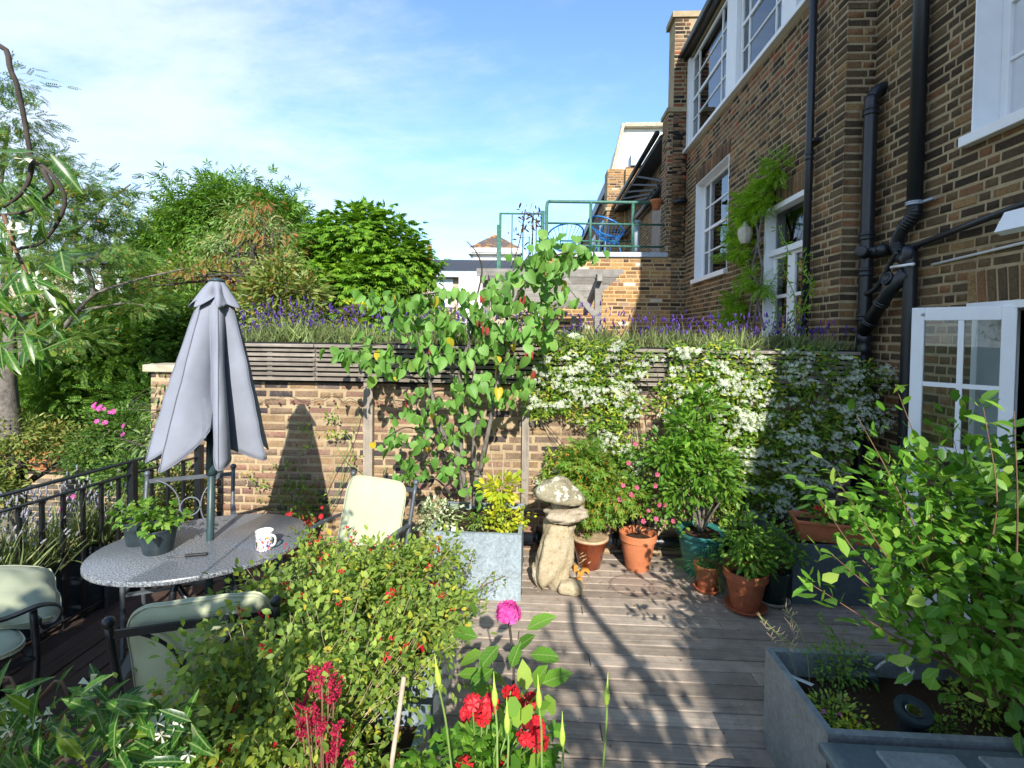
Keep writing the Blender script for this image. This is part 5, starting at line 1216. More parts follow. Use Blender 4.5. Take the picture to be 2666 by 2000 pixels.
n = 160; Xd = np.stack([nr.uniform(-.5, 2.6, n), nr.uniform(1.2, 4.4, n), nr.uniform(.003, .008, n)], 1); db.add(Xd, rdir(n)*A((1, 1, .08)), A((0, 0, 1))+rdir(n)*.3, nr.uniform(.006, .022, n))
lt_ = db.build('leaf_litter', leaf_mat('litter', [(0, (.06, .035, .02)), (.6, (.2, .12, .06)), (.85, (.35, .25, .12)), (1, (.6, .55, .42))], .1), None, p_diamond(1, .5, .2))[0]; tag(lt_, 'scattered dead leaves and petals on the boards', 'leaf litter')
# peeling painted stool and dark storage box at the bottom edge
M_peel, _t = new_mat('peeling_white_paint'); _n = NT(_t)
_n.principled(_n.mix(_n.rangef(_n.noise(24, 5, .6, mapping=(1, .35, 1)), .47, .5), (.07, .075, .085), (.62, .66, .72)), .5, 0, .4, _n.noise(60, 4), .3, .003)
ST = thing('round_stool', 'low round stool with peeling white paint cut by the bottom edge', 'stool', (.965, 2.06, 0))
autosmooth(MB().lathe([(.001, .10), (.15, .10), (.155, .11), (.155, .125), (.145, .13), (.001, .13)], (.965, 2.06, 0), 36).build('seat', M_peel, ST), 40)
for k in range(3): a = R(90+120*k); MB().tube([(.965+.1*math.cos(a), 2.06+.1*math.sin(a), .10), (.965+.12*math.cos(a), 2.06+.12*math.sin(a), 0)], .012, 8).build('leg', M_iron, ST, True)
BX = thing('storage_box', 'dark grey plastic storage box with ribbed lid cut by the bottom right corner', 'box', (1.8, 1.7, 0))
bevel(MB().bx(1.10, 2.6, 1.45, 1.93, 0, .44).build('body', M_trough, BX), .01)
bevel(MB().bx(1.08, 2.62, 1.43, 1.95, .44, .475).build('lid', M_zinc_d, BX), .01)
for x in (1.26, 1.62, 2.0): bevel(MB().bx(x, x+.28, 1.48, 1.9, .475, .492).build('lid_panel', M_zinc, BX), .006)

# ================================================================== PLANTS
def ell(px, py, y, rx_, rz_, ry=None):       # a foliage lobe seen at a picture point, at distance y, radii in metres
    p = gy(px, py, y); return (p.x, p.y, p.z, rx_, ry if ry else (rx_+rz_)/2, rz_)
def plant(nm, lb, cat, base, group=None): return thing(nm, lb, cat, tuple(base), group)
def shrub(nm, lb, cat, base, ells, mat, proto, clumps, per, cr, size, stems=12, sr=.006, smat=None, group=None, singles=0, leafname='leaf', par=None, **kw):
    t = par or plant(nm, lb, cat, base, group)
    if stems:
        mb = MB(); tips = []
        for i in range(stems):
            e = ells[i % len(ells)]; u = rdir(1)[0]; tips.append(A(e[:3]) + u*A(e[3:6])*.75)
        limbs(mb, base, tips, sr, 5, .04); mb.build('stems', smat or M_stem, t, True)
    LV = Leaves(); crown(LV, ells, clumps, per, cr, size, **kw)
    LV.build(leafname if singles else 'foliage', mat, t, proto, singles=singles, smooth=True); return t
def flowers(t, pts, dirs, mat, proto, size, nm='flowers'):
    n = len(pts); L_ = Leaves(); dirs = np.asarray(dirs, float); pts = np.asarray(pts, float)
    side = np.cross(dirs, rdir(n)); L_.add(pts, side, dirs, size*nr.uniform(.75, 1.2, n)); return L_.build(nm, mat, t, proto, smooth=False)[0]
TOV = np.array([0, -1, .35])          # towards the light side

# --- heart-leaved tree in the galvanised planter
CT = plant('redbud_tree', 'heart-leaved small tree with several grey trunks in the galvanised planter', 'tree', (-.33, 4.15, .46))
def zp(x, y, Y): return gy(640+x/2.765, 860+y/2.765, Y)
stems = [([(1650, 1265), (1660, 1060), (1640, 880), (1650, 700), (1640, 500), (1640, 250), (1600, 60), (1640, -150)], 4.15, .026),
         ([(1690, 1235), (1690, 1000), (1730, 800), (1780, 560), (1800, 420), (1860, 250), (1900, 100), (1960, 20)], 4.2, .023),
         ([(1600, 1230), (1530, 900), (1430, 760), (1370, 600), (1320, 350), (1290, 200), (1230, 60), (1200, -60)], 4.05, .021),
         ([(1560, 1180), (1545, 700), (1550, 450), (1545, 280), (1590, 130), (1640, -20), (1660, -220)], 4.1, .022),
         ([(1880, 260), (1900, 0), (1860, -200), (1960, -420), (2050, -560)], 4.15, .014), ([(1900, -100), (2000, -330), (2200, -520), (2330, -560)], 4.0, .012),
         ([(1545, 280), (1450, 200), (1340, 160), (1150, 230), (950, 250)], 4.05, .010), ([(1290, 200), (1150, 90), (900, 110), (730, 130)], 4.0, .009),
         ([(1640, 0), (1500, -250), (1300, -260), (1180, -240)], 4.05, .010), ([(1640, -150), (1700, -420), (1660, -560), (1590, -640)], 4.1, .009),
         ([(1530, 1000), (1400, 850), (1300, 750), (1150, 700), (1000, 780)], 4.0, .009), ([(1480, 1180), (1380, 1080), (1300, 1060), (1120, 1030)], 3.95, .008), ([(1430, 760), (1300, 900), (1150, 1000)], 3.95, .007),
         ([(1690, 1000), (1560, 1000), (1480, 880), (1380, 1000)], 4.0, .006)]
for pts, Y, r_ in stems:
    P3 = arc([zp(x, y, Y + .05*math.sin(i*1.7)) for i, (x, y) in enumerate(pts)], 4); n = len(P3)
    MB().tube(P3, [r_*(1-.6*i/(n-1)) for i in range(n)], 8).build('trunk' if r_ > .02 else 'branch', M_bark if r_ > .02 else M_bark_d, CT, True)
cl = [(780, 745), (760, 770), (830, 770), (870, 690), (890, 650), (930, 640), (845, 800), (950, 690), (1000, 640), (1010, 700), (950, 760), (1000, 770), (1060, 640), (1060, 700), (1100, 600), (1130, 570), (1130, 650), (1180, 540), (1190, 520), (1240, 545), (1270, 548), (1190, 600), (1210, 640), (1170, 680), (1120, 720), (1060, 760), (1090, 800), (1050, 830), (1010, 820), (1110, 770), (1160, 730), (905, 730), (890, 780),
      (1100, 660), (1090, 610), (1155, 600), (1040, 670), (980, 720), (1080, 730), (1140, 700), (820, 640), (850, 660), (900, 690), (1220, 570), (1170, 570), (1080, 860), (1120, 830)]
low = [(960, 870), (920, 900), (880, 895), (850, 940), (900, 950), (880, 990), (930, 980), (960, 910), (1000, 880), (980, 940), (920, 850), (1000, 850), (1000, 990), (870, 1025), (910, 1020), (960, 1015), (1000, 1020), (1010, 1060), (845, 960), (940, 930), (1020, 910)]
LV = Leaves()
for L_, k, sz, Yb in ((cl, 13, .086, 3.98), (low, 9, .072, 3.95)):
    for x, y in L_:
        c = gy(x*1.2052, y*1.2052, Yb+rng.uniform(-.15, .2)); n = k+rng.randint(-2, 3)
        P = A(c) + nr.normal(size=(n, 3))*A((.080, .09, .035)); D = A((0, -.25, -1.)) + rdir(n)*.6; N_ = A((0, -.6, .4)) + rdir(n)*1.0
        LV.add(P, D, N_, sz*nr.uniform(.65, 1.2, n))
LV.build('leaf', L_cercis, CT, HEARTS, singles=300)
pods = Leaves()
for x, y in ((1035, 690), (1045, 640), (1130, 640), (1185, 570), (930, 750), (880, 860), (1155, 800), (1050, 700), (1140, 760)):
    c = gy(x*1.2052, y*1.2052, 3.9); n = 3; pods.add(A(c)+nr.normal(size=(n, 3))*.02, A((0, 0, -1))+rdir(n)*.2, A((0, -1, 0))+rdir(n)*.2, np.full(n, .07))
L_pod = leaf_mat('red_pod', [(0, (.3, .03, .03)), (1, (.42, .08, .06))], .2); pods.build('seed_pods', L_pod, CT, LANCE2)
# shrubs at its foot
def low_mound(nm, lb, px, py, Y, rx_, rz_, mat, proto, clumps, per, size, cat='shrub', zb=.46, group=None, cr=.04, **kw):
    e = ell(px, py, Y, rx_, rz_); return shrub(nm, lb, cat, (e[0], e[1], zb), [e], mat, proto, clumps, per, cr, size, stems=6, sr=.004, group=group, **kw)
low_mound('variegated_shrub', 'small cream variegated shrub at the left of the tree planter', 1135, 1345, 4.0, .17, .13, L_vari, OV, 90, 8, .034)
low_mound('golden_shrub', 'bright golden yellow leaved shrub at the right of the tree planter', 1305, 1275, 4.0, .12, .10, L_gold, OV, 26, 8, .065, cr=.03)
low_mound('lime_geranium', 'lime green small-leaved plant below the golden shrub in the tree planter', 1310, 1355, 3.95, .15, .10, L_gold, ROUND, 55, 8, .03)
low_mound('trailing_herb', 'small dark green seedling clump between the trunks and lime plant', 1235, 1355, 3.9, .07, .05, L_herb, OV, 22, 7, .025)
gc = plant('bamboo_cane', 'pair of thin bamboo canes supporting stems at the foot of the heart-leaved tree', 'cane', (-.3, 4.05, .46))
for a, b in (((1290, 1290), (1278, 1175)), ((1305, 1300), (1312, 1170))): MB().tube([gy(*a, 4.0), gy(*b, 4.0)], .004, 6).build('cane', M_cane, gc)

# --- climbing jasmine on the garden wall (three plants)
def jasmine(lb, ells, base, nleaf, nclus, seed):
    t = plant('star_jasmine', lb, 'climber', base, 'white flowering jasmines trained on the garden wall'); mb = MB(); E_ = [ell(px, py, Y, a/1326*Y, b/1326*Y, .10) for px, py, a, b, Y in ells]
    tips = []
    for e in E_:
        for k in range(4): tips.append((e[0]+rng.uniform(-.8, .8)*e[3], e[1]+.06, e[2]+rng.uniform(-.8, .8)*e[5]))
    limbs(mb, base, tips, .007, 5, .10); mb.build('stems', M_bark_d, t, True)
    LV = Leaves(); cr_, w_ = [], np.array([e[3]*e[5] for e in E_]); w_ /= w_.sum(); fp, fd = [], []
    for e, wt in zip(E_, w_):
        n = int(nleaf*wt); r_ = np.sqrt(nr.uniform(0, 1, n))*1.08; a = nr.uniform(0, 2*np.pi, n)
        P = np.stack([e[0]+e[3]*r_*np.cos(a), e[1]+nr.uniform(-.13, .06, n), e[2]+e[5]*r_*np.sin(a)], 1)
        D = np.stack([nr.normal(size=n), nr.normal(size=n)*.5-.5, nr.normal(size=n)*.6-.1], 1); N_ = A((0, -.8, .7)) + rdir(n)*.6
        LV.add(P, D, N_, .052*nr.uniform(.6, 1.3, n))
        m = int(nclus*wt); r_ = np.sqrt(nr.uniform(0, 1, m))*1.02; a = nr.uniform(0, 2*np.pi, m)
        for k in range(m):
            if noise.noise(Vector((e[0]+e[3]*r_[k]*math.cos(a[k]), 3, e[2]+e[5]*r_[k]*math.sin(a[k])))*5) < -.22: continue
            c = A((e[0]+e[3]*r_[k]*math.cos(a[k]), e[1]-.12-rng.uniform(0, .05), e[2]+e[5]*r_[k]*math.sin(a[k]))); q = rng.randint(4, 9)
            fp.append(c + nr.normal(size=(q, 3))*A((.030, .014, .012))); fd.append(A((0, -.75, .55)) + rdir(q)*.45)
    LV.build('foliage', L_jas, t, LANCE)
    flowers(t, np.concatenate(fp), np.concatenate(fd), L_white, STAR, .0160); return t
jasmine('star jasmine curtain of white flowers between the narrow post and the bare brick gap', [(1480, 950, 90, 60, 4.62), (1570, 965, 85, 65, 4.62), (1430, 1010, 75, 60, 4.62), (1550, 1040, 105, 60, 4.62), (1400, 1060, 38, 28, 4.6), (1640, 1050, 38, 32, 4.6), (1470, 895, 55, 30, 4.62), (1590, 905, 60, 25, 4.62), (1590, 1130, 45, 45, 4.62), (1620, 1200, 55, 45, 4.62), (1600, 1250, 40, 30, 4.6), (1445, 1205, 25, 35, 4.6), (1425, 1240, 30, 18, 4.58), (1660, 960, 22, 22, 4.6), (1690, 925, 20, 14, 4.6)], (1.0, 4.66, .05), 4600, 200, 1)
jasmine('star jasmine in shade and sun covering the right half of the garden wall', [(1765, 915, 35, 22, 4.62), (1800, 960, 60, 50, 4.64), (1760, 1040, 55, 60, 4.64), (1850, 1020, 80, 70, 4.64), (1930, 960, 70, 50, 4.66), (1940, 1040, 80, 70, 4.66), (1900, 1120, 80, 55, 4.64), (1990, 1130, 75, 65, 4.66), (1980, 1220, 80, 65, 4.66), (1960, 1300, 70, 60, 4.66), (1890, 1330, 35, 38, 4.62), (2060, 1290, 60, 70, 4.68), (1770, 1120, 30, 40, 4.62), (1870, 905, 40, 16, 4.64)], (1.75, 4.7, .05), 6400, 290, 2)
jasmine('star jasmine tangle beside the grey post and soil pipe at the wall right end', [(2090, 930, 70, 30, 4.68), (2060, 1000, 60, 45, 4.68), (2180, 960, 60, 35, 4.68), (2250, 985, 60, 40, 4.68), (2150, 1060, 75, 60, 4.68), (2230, 1080, 60, 55, 4.68), (2080, 1130, 60, 60, 4.68), (2150, 1170, 55, 50, 4.68), (2100, 1230, 50, 60, 4.68)], (2.3, 4.7, .4), 3000, 190, 3)

# --- lavender along the top of the wall
def lavender(lb, c, r_, h, nb, nf, fl=L_lav_fl, grp='lavender clumps on top of the garden wall', ht=1., lf=L_lav):
    t = plant('lavender', lb, 'plant', c, grp); n = int(nb*.8); P = A(c) + nr.normal(size=(n, 3))*A((r_*.42, r_*.28, 0)); D = A((0, 0, 1)) + nr.normal(size=(n, 3))*A((.5, .45, .15))
    LV = Leaves(); LV.add(P + nr.uniform(0, .55, (n, 1))*h*D/np.linalg.norm(D, axis=1, keepdims=True), D+rdir(n)*.35, rdir(n), h*nr.uniform(.2, .95, n)); LV.build('foliage', lf, t, p_blade(1, .07, .2))
    n = nf; P = A(c) + nr.normal(size=(n, 3))*A((r_*.42, r_*.25, 0)); D = A((0, -.05, 1)) + nr.normal(size=(n, 3))*A((.34, .34, .05)); D /= np.linalg.norm(D, axis=1, keepdims=True)
    Ls = h*nr.uniform(.85, 1.95, n)*ht; S2 = Leaves(); S2.add(P, D, rdir(n), Ls); S2.build('flower_stalks', L_lav, t, p_blade(1, .012, .05, 2))
    E_ = P + D*Ls[:, None]; E_[:, 2] -= Ls*.05*0; S3 = Leaves(); S3.add(E_-D*.01, D+rdir(n)*.12, rdir(n), nr.uniform(.024, .055, n)); S3.build('flower_spikes', fl, t, p_spike(1, .36)); return t
lx = [-2.82, -2.45, -2.08, -1.72, -1.35, -.98, -.55, -.15, .25, .62, .98, 1.32, 1.68, 2.02, 2.35, 2.68]
LVN = ['leftmost clump, just right of the parasol top', 'second clump from the left on the wall top', 'clump over the bare slats, two clumps right of the parasol', 'clump above the wide timber post', 'clump just left of the heart-leaved tree crown', 'clump seen through the left of the tree crown', 'clump behind the middle of the tree crown', 'clump behind the right of the tree crown', 'clump above the narrow timber post', 'clump directly under the pergola post', 'clump before the brick extension, right of the pergola post', 'clump centred before the brick extension', 'clump at the corner of extension and dark house', 'clump below the first sash window of the house', 'clump in front of the white garden door', 'rightmost clump by the slim drainpipe']
for i, x in enumerate(lx):
    lavender('purple lavender, ' + LVN[i], (x+rng.uniform(-.09, .09), WY(x)+.24+rng.uniform(-.05, .08), 1.84), .30, (.22 if x < 1 else .21)*rng.uniform(.82, 1.2), 560, (85 if x < -1 else 62), ht=1.0 if x < -.8 else .92)
# lavender outside the railing
for k, (px, py, Y) in enumerate(((40, 1250, 2.75), (120, 1230, 2.95), (185, 1270, 3.1), (230, 1270, 3.35), (150, 1290, 2.9), (290, 1290, 3.6))):
    x = rx(Y)-.2; lavender('pale faded lavender, ' + ('clump at the left edge behind the railing', 'clump between the first visible bars of the railing', 'clump above the corner of the chair cushion', 'clump left of the granite table end', 'low clump touching the cushion top', 'clump just behind the two slate pots')[k], (x, Y, .40), .22, .28, 300, 60, L_lav_old, 'pale lavender clumps behind the deck railing', 1.0)

# --- salvias in the foreground
def salvia(lb, base, E_, clumps, per, nst, nred, size=.033):
    t = plant('salvia_bush', lb, 'shrub', base, 'red flowered salvia bushes in the foreground'); mb = MB(); tips = []
    for e in list(E_):
        for _ in range(3): u = rdir(1)[0]; u[2] = abs(u[2])*.9+.1; q = A(e[:3])+u*A(e[3:6])*rng.uniform(.95, 1.35); r_ = rng.uniform(.06, .12); E_.append((q[0], q[1], q[2], r_, r_, r_*1.2))
    for i in range(nst):
        e = E_[i % len(E_)]; u = rdir(1)[0]; u[2] = abs(u[2])*.9; tips.append(A(e[:3]) + u*A(e[3:6])*rng.uniform(.8, 1.55))
    limbs(mb, base, tips, .0028, 4, .06); mb.build('stems', M_twig, t, True)
    LV = Leaves()
    for tp in tips:      # leaves in pairs up every stem
        b = A(base)*.35 + A(tp)*.65; n = 26; s_ = nr.uniform(0, 1, (n, 1)); P = b + (A(tp)-b)*s_ + nr.normal(size=(n, 3))*.018
        LV.add(P, rdir(n)+A((0, -.1, .15)), A((0, -.2, 1))+rdir(n)*.6, size*nr.uniform(.6, 1.2, n))
    crown(LV, E_, int(clumps*1.15), per, .05, size, up_n=.9, flat=.9, fill=.3); LV.build('foliage', L_salvia, t, p_ovate(1, .55, .12, .2))
    P, D = [], []
    for i in range(nred):
        tp = A(tips[i % len(tips)]); c = tp + nr.normal(size=3)*.03; q = rng.randint(1, 3); P.append(c+nr.normal(size=(q, 3))*.012); D.append(A((0, -.8, .2))+rdir(q)*.8)
    flowers(t, np.concatenate(P), np.concatenate(D), L_red, p_star(3, .8, -25), .016); return t
salvia('front salvia bush spilling around the bamboo stake', (-.85, 1.6, .4), [(-.75, 1.62, .62, .34, .34, .24), (-.62, 1.95, .66, .28, .28, .22), (-.95, 1.75, .58, .26, .26, .22), (-.72, 1.35, .52, .30, .22, .22), (-.52, 1.55, .52, .16, .25, .16), (-1.0, 1.58, .70, .22, .16, .26), (-1.1, 1.45, .6, .18, .14, .2), (-.8, 1.5, .8, .22, .18, .2)], 330, 12, 260, 46)
salvia('rear salvia bush in front of the cream cushioned chair', (-.8, 2.6, .4), [(-.80, 2.5, .62, .30, .28, .22), (-.62, 2.75, .60, .2, .24, .2), (-.98, 2.55, .62, .22, .22, .22), (-.6, 2.4, .55, .2, .25, .2)], 230, 12, 190, 34, .034)
salvia('left salvia bush leaning towards the granite table', (-1.0, 2.1, .4), [(-1.02, 2.25, .68, .22, .26, .24), (-.95, 2.0, .66, .2, .22, .2), (-1.2, 2.3, .72, .13, .14, .12), (-1.1, 2.05, .78, .14, .12, .12)], 130, 12, 150, 24)
# thin lupin like seed spikes right of them
sp = plant('lupin', 'thin lupin stems with fading orange seed heads before the tree planter', 'plant', (-.38, 2.9, .4)); mb = MB(); LV = Leaves(); LR_ = Leaves()
for px, py, Y in ((1315, 1500, 3.0), (1265, 1560, 2.9), (1205, 1480, 3.0), (1165, 1500, 2.9), (1285, 1490, 3.05), (1235, 1430, 3.0)):
    tp = gy(px, py, Y); b = Vector((-.45+rng.uniform(-.08, .08), 2.8, .42)); mb.tube(arc([b, b.lerp(tp, .5)+Vector((.02, 0, .03)), tp], 5), .003, 4)
    n = 40; s_ = nr.uniform(.35, 1, (n, 1)); P = A(b)+(A(tp)-A(b))*s_+nr.normal(size=(n, 3))*.02; LV.add(P, rdir(n), A((0, 0, 1))+rdir(n)*.6, .028*nr.uniform(.6, 1.2, n))
    n = 14; P = A(tp) - A((0, 0, 1))*nr.uniform(0, .08, (n, 1)); LR_.add(P, rdir(n)+A((0, 0, .5)), rdir(n), .016*nr.uniform(.7, 1.2, n))
mb.build('stems', M_stem_r, sp, True); LV.build('foliage', L_salvia, sp, OV); LR_.build('seed_heads', L_maple, sp, ROUND)

# --- phlox / hydrangea with one pink head
HY = plant('pink_phlox', 'tall plant with one bright pink flower head and broad leaves over the deck', 'plant', (-.12, 2.0, .3)); hd = gy(1323, 1597, 2.05)
base = Vector((-.13, 1.95, 0.15)); MB().tube(arc([base, gy(1330, 1850, 2.0), gy(1338, 1740, 2.05), gy(1330, 1660, 2.06), hd], 5), .0055, 6).build('stem', M_bark_d, HY, True)
u = rdir(34); u[:, 2] = np.abs(u[:, 2])*.9-.2; flowers(HY, A(hd)+u*A((.046, .040, .036)), u+rdir(34)*.3, L_pink, p_star(5, .95, -6), .028, 'flower_head')
LV = Leaves()
for px, py, dx, dz, s_ in ((1370, 1640, .6, .4, .13), (1245, 1660, -.8, .2, .12), (1300, 1680, -.6, -.4, .12), (1260, 1700, -.7, -.3, .12), (1380, 1705, .8, .3, .12), (1345, 1690, .5, .6, .10), (1285, 1740, -.5, -.2, .12), (1395, 1715, .9, .1, .10), (1320, 1790, -.4, .8, .13), (1300, 1800, -.9, .3, .12), (1390, 1790, .3, .9, .12), (1410, 1780, .9, .4, .13), (1350, 1820, .6, -.2, .12), (1370, 1800, -.1, .8, .12), (1330, 1740, .1, .3, .1), (1260, 1760, -.8, .1, .11), (1240, 1610, -.2, 1, .08)):
    p = gy(px, py, 2.0+rng.uniform(-.06, .06)); LV.add(A(p), A((dx, rng.uniform(-.5, .1), dz)), A((0, -.35, 1))+rdir(1)[0]*.2, np.array([s_]))
LV.build('leaf', L_bush, HY, p_ovate(1, .55, .10, .18), singles=40)
# --- red geraniums in a terracotta pot at the bottom
GE = pot('potted_geranium', 'terracotta pot of deep red geraniums and nasturtiums at the bottom of the picture', 'pot plant', (-.17, 1.48, .12), .11, .165, .33, M_terra, .05, .012)
MB().bx(-.36, .02, 1.3, 1.66, 0, .118).build('plinth', M_dark, GE)
mb = MB(); Pf, Df = [], []
heads = [(1230, 1835), (1275, 1835), (1255, 1860), (1330, 1800), (1345, 1825), (1380, 1825), (1395, 1895), (1370, 1910), (1405, 1930), (1330, 1975), (1310, 2000), (1345, 1990), (1220, 1860), (1210, 1995)]
for px, py in heads:
    c = gy(px, py, 1.50+rng.uniform(-.08, .1)); mb.tube(arc([(-.16, 1.5, .42), ((-.16+c.x)/2, 1.5, (c.z+.45)/2+.04), tuple(c)], 4), .0028, 5)
    u = rdir(11); Pf.append(A(c)+u*.018); Df.append(u+A((0, -.4, .3)))
mb.build('stems', M_stem, GE, True); flowers(GE, np.concatenate(Pf), np.concatenate(Df), L_red, p_star(5, .85, 6), .019)
LV = Leaves(); crown(LV, [(-.17, 1.46, .55, .19, .16, .13), (-.06, 1.55, .70, .14, .12, .14), (-.25, 1.5, .68, .14, .1, .14)], 90, 6, .035, .045, up_n=1.0); LV.build('leaf', L_bush, GE, p_palm(5, .55, 230, .1), singles=60)
NZ = Leaves()
for px, py in ((1315, 1845), (1410, 1850), (1385, 1870), (1300, 1900), (1420, 1845), (1365, 1875), (1400, 1990), (1330, 2000)): NZ.add(A(gy(px, py, 1.42)), A((rng.uniform(-1, 1), -.2, .4)), A((rng.uniform(-.3, .3), -.7, .8)), np.array([.05]))
NZ.build('round_leaf', L_herb, GE, p_ovate(1, 1.0, .04, .05, (0, 1.0, .95, 0)), singles=20)
# --- allium stems with buds
GA = 'allium stems with pointed green buds in the foreground'
for k, (xt, yt, xb, yb, Y, lb) in enumerate(((1137, 1740, 1176, 2000, 1.35, 'leftmost allium bud, leaning in front of the salvia'), (1287, 1790, 1295, 2000, 1.32, 'allium bud just left of the upper red geranium'), (1320, 1858, 1322, 2000, 1.30, 'allium bud short and central among the geraniums'), (1402, 1796, 1411, 2000, 1.34, 'allium bud to the right of the geranium leaves'), (1464, 1893, 1464, 2000, 1.40, 'shortest allium bud, low against the bare deck'), (1581, 1790, 1570, 2000, 1.40, 'rightmost tall allium bud alone against the deck boards'))):
    a, b = gy(xt, yt, Y), gy(xb, yb, Y-.02); b2 = b+(b-a)*.9; t = plant('allium', lb, 'flower', b2, GA)
    MB().tube(arc([b2, b, a.lerp(b, .5)+Vector((.003, 0, 0)), a-Vector((0, 0, .03))], 4), [.0030]*13, 8).build('stem', M_stem, t, True)
    d_ = (a-b).normalized(); pr = [(.0015, 0), (.006, .008), (.0085, .02), (.008, .034), (.0042, .050), (.0018, .070), (.0006, .09)]
    MB().lathe(pr, a-d_*.05, 12, M=d_.to_track_quat('Z', 'Y').to_matrix()).build('bud', M_budg if 'M_budg' in globals() else simple('bud_skin', (.36, .5, .07), .5, var=.2), t, True)
sk = plant('bamboo_stake', 'single weathered bamboo stake standing in front of the salvia', 'cane', (-.35, 1.5, .3)); a, b = gy(1052, 1762, 1.55), gy(1018, 2000, 1.5); MB().tube([a, b, b+(b-a)*.8], .0075, 10).build('cane', M_cane, sk, True)
# astilbe
AS = plant('astilbe', 'crimson feathery astilbe plumes in the lower foreground', 'plant', (-.6, 1.35, .3)); mb = MB(); LV = Leaves(); b = Vector((-.58, 1.38, .3))
for px, py, h_ in ((838, 1765, .12), (815, 1775, .08), (855, 1790, .10), (870, 1800, .10), (795, 1830, .12), (810, 1890, .12), (835, 1900, .10), (880, 1905, .10), (865, 1945, .09), (845, 1975, .08), (785, 1890, .08), (910, 1985, .05)):
    c = gy(px, py, 1.42+rng.uniform(-.05, .05)); mb.tube(arc([b, b.lerp(c, .5)+Vector((0, 0, .02)), c], 4), .0028, 5)
    for k in range(7):
        a_ = rng.uniform(0, 6.28); dd = Vector((math.cos(a_)*.6, math.sin(a_)*.4, .8)).normalized(); n = 34; s_ = nr.uniform(0, 1, (n, 1)); L0 = h_*rng.uniform(.25, .45)
        P = A(c) - A((0, 0, rng.uniform(-.02, h_*.5))) + A(dd)*s_*L0 + nr.normal(size=(n, 3))*.0035; LV.add(P, rdir(n), rdir(n), .006*nr.uniform(.8, 1.4, n))
mb.build('stems', M_stem_r, AS, True); LV.build('plumes', L_crim, AS, ROUND, smooth=False)
LV = Leaves(); crown(LV, [(-.55, 1.3, .55, .22, .12, .16)], 40, 6, .04, .06); LV.build('foliage', L_herb, AS, OV)

# --- foreground jasmine sprays at the left edge (near the lens)
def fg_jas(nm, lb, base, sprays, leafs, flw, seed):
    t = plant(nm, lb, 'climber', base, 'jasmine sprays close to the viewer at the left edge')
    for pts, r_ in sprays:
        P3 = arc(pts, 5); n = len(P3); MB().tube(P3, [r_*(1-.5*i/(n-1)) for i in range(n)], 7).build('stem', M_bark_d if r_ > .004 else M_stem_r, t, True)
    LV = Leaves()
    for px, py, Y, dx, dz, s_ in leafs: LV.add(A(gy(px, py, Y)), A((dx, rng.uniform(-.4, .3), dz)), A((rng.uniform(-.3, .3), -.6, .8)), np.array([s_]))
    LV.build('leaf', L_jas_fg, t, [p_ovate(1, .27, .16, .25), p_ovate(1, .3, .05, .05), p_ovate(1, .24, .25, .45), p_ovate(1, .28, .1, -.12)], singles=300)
    if flw:
        P, D = [], []
        for px, py, Y in flw: P.append(A(gy(px, py, Y))[None, :]); D.append((A((0, -.8, .4))+rdir(1)[0]*.5)[None, :])
        flowers(t, np.concatenate(P), np.concatenate(D), L_white, p_star(5, .55, 10, .4), .017)
    return t
r2 = random.Random(4); lf = []
for i in range(215):
    px = r2.uniform(-80, 500); top = 1790+max(0, (px-250))*.35; py = r2.uniform(top, 2040); lf.append((px, py, r2.uniform(.80, 1.0), r2.uniform(-1, 1), r2.uniform(-.7, .9), r2.uniform(.045, .074)))
b0 = Vector((-1.15, .75, 0)); spr = []
for px, py in ((60, 1830), (190, 1840), (330, 1900), (480, 1950), (120, 1900), (270, 1860), (420, 1960), (20, 1960)):
    q = gy(px, py, .9); spr.append(([b0, b0.lerp(q, .5)+Vector((-.1, 0, .25)), q+Vector((-.06, 0, .02)), q], .004))
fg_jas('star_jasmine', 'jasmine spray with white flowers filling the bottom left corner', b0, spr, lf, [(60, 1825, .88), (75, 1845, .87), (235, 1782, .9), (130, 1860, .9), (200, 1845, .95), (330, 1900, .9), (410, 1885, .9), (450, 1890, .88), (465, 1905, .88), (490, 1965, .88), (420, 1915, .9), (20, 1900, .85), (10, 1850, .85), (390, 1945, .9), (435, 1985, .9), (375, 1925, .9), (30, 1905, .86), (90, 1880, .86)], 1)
lf = []
for i in range(95):
    py = r2.uniform(460, 930); w_ = 150*math.sin(max(.1, min(1, (py-380)/380))*1.6)+25; px = r2.uniform(-60, w_); lf.append((px, py, r2.uniform(.85, 1.05), r2.uniform(-.6, .9), r2.uniform(-1, .3), r2.uniform(.04, .07)))
lf += [(95, 395, .9, -1, -.1, .085), (130, 400, .9, .7, -.8, .085), (155, 640, .92, .5, -1, .08), (60, 700, .9, .6, -1, .09)]
b0 = Vector((-1.35, .6, 0)); q0 = gy(-40, 120, .92)
br = [([b0, Vector((-1.5, .8, 1.2)), Vector((-1.35, .9, 2.4)), q0, gy(30, 190, .92), gy(55, 270, .93), gy(75, 380, .93), gy(85, 420, .93), gy(120, 440, .92), gy(165, 500, .92), gy(160, 560, .92), gy(110, 630, .92), gy(40, 650, .93)], .0055),
      ([gy(85, 415, .93), gy(75, 470, .93), gy(50, 510, .93), gy(10, 540, .94)], .005), ([gy(110, 440, .92), gy(135, 490, .92), gy(120, 510, .93), gy(70, 550, .93), gy(0, 560, .93)], .0045),
      ([gy(10, 560, .93), gy(40, 650, .93), gy(80, 740, .93), gy(100, 850, .92)], .004), ([gy(-30, 800, .93), gy(60, 830, .93), gy(130, 800, .92)], .004)]
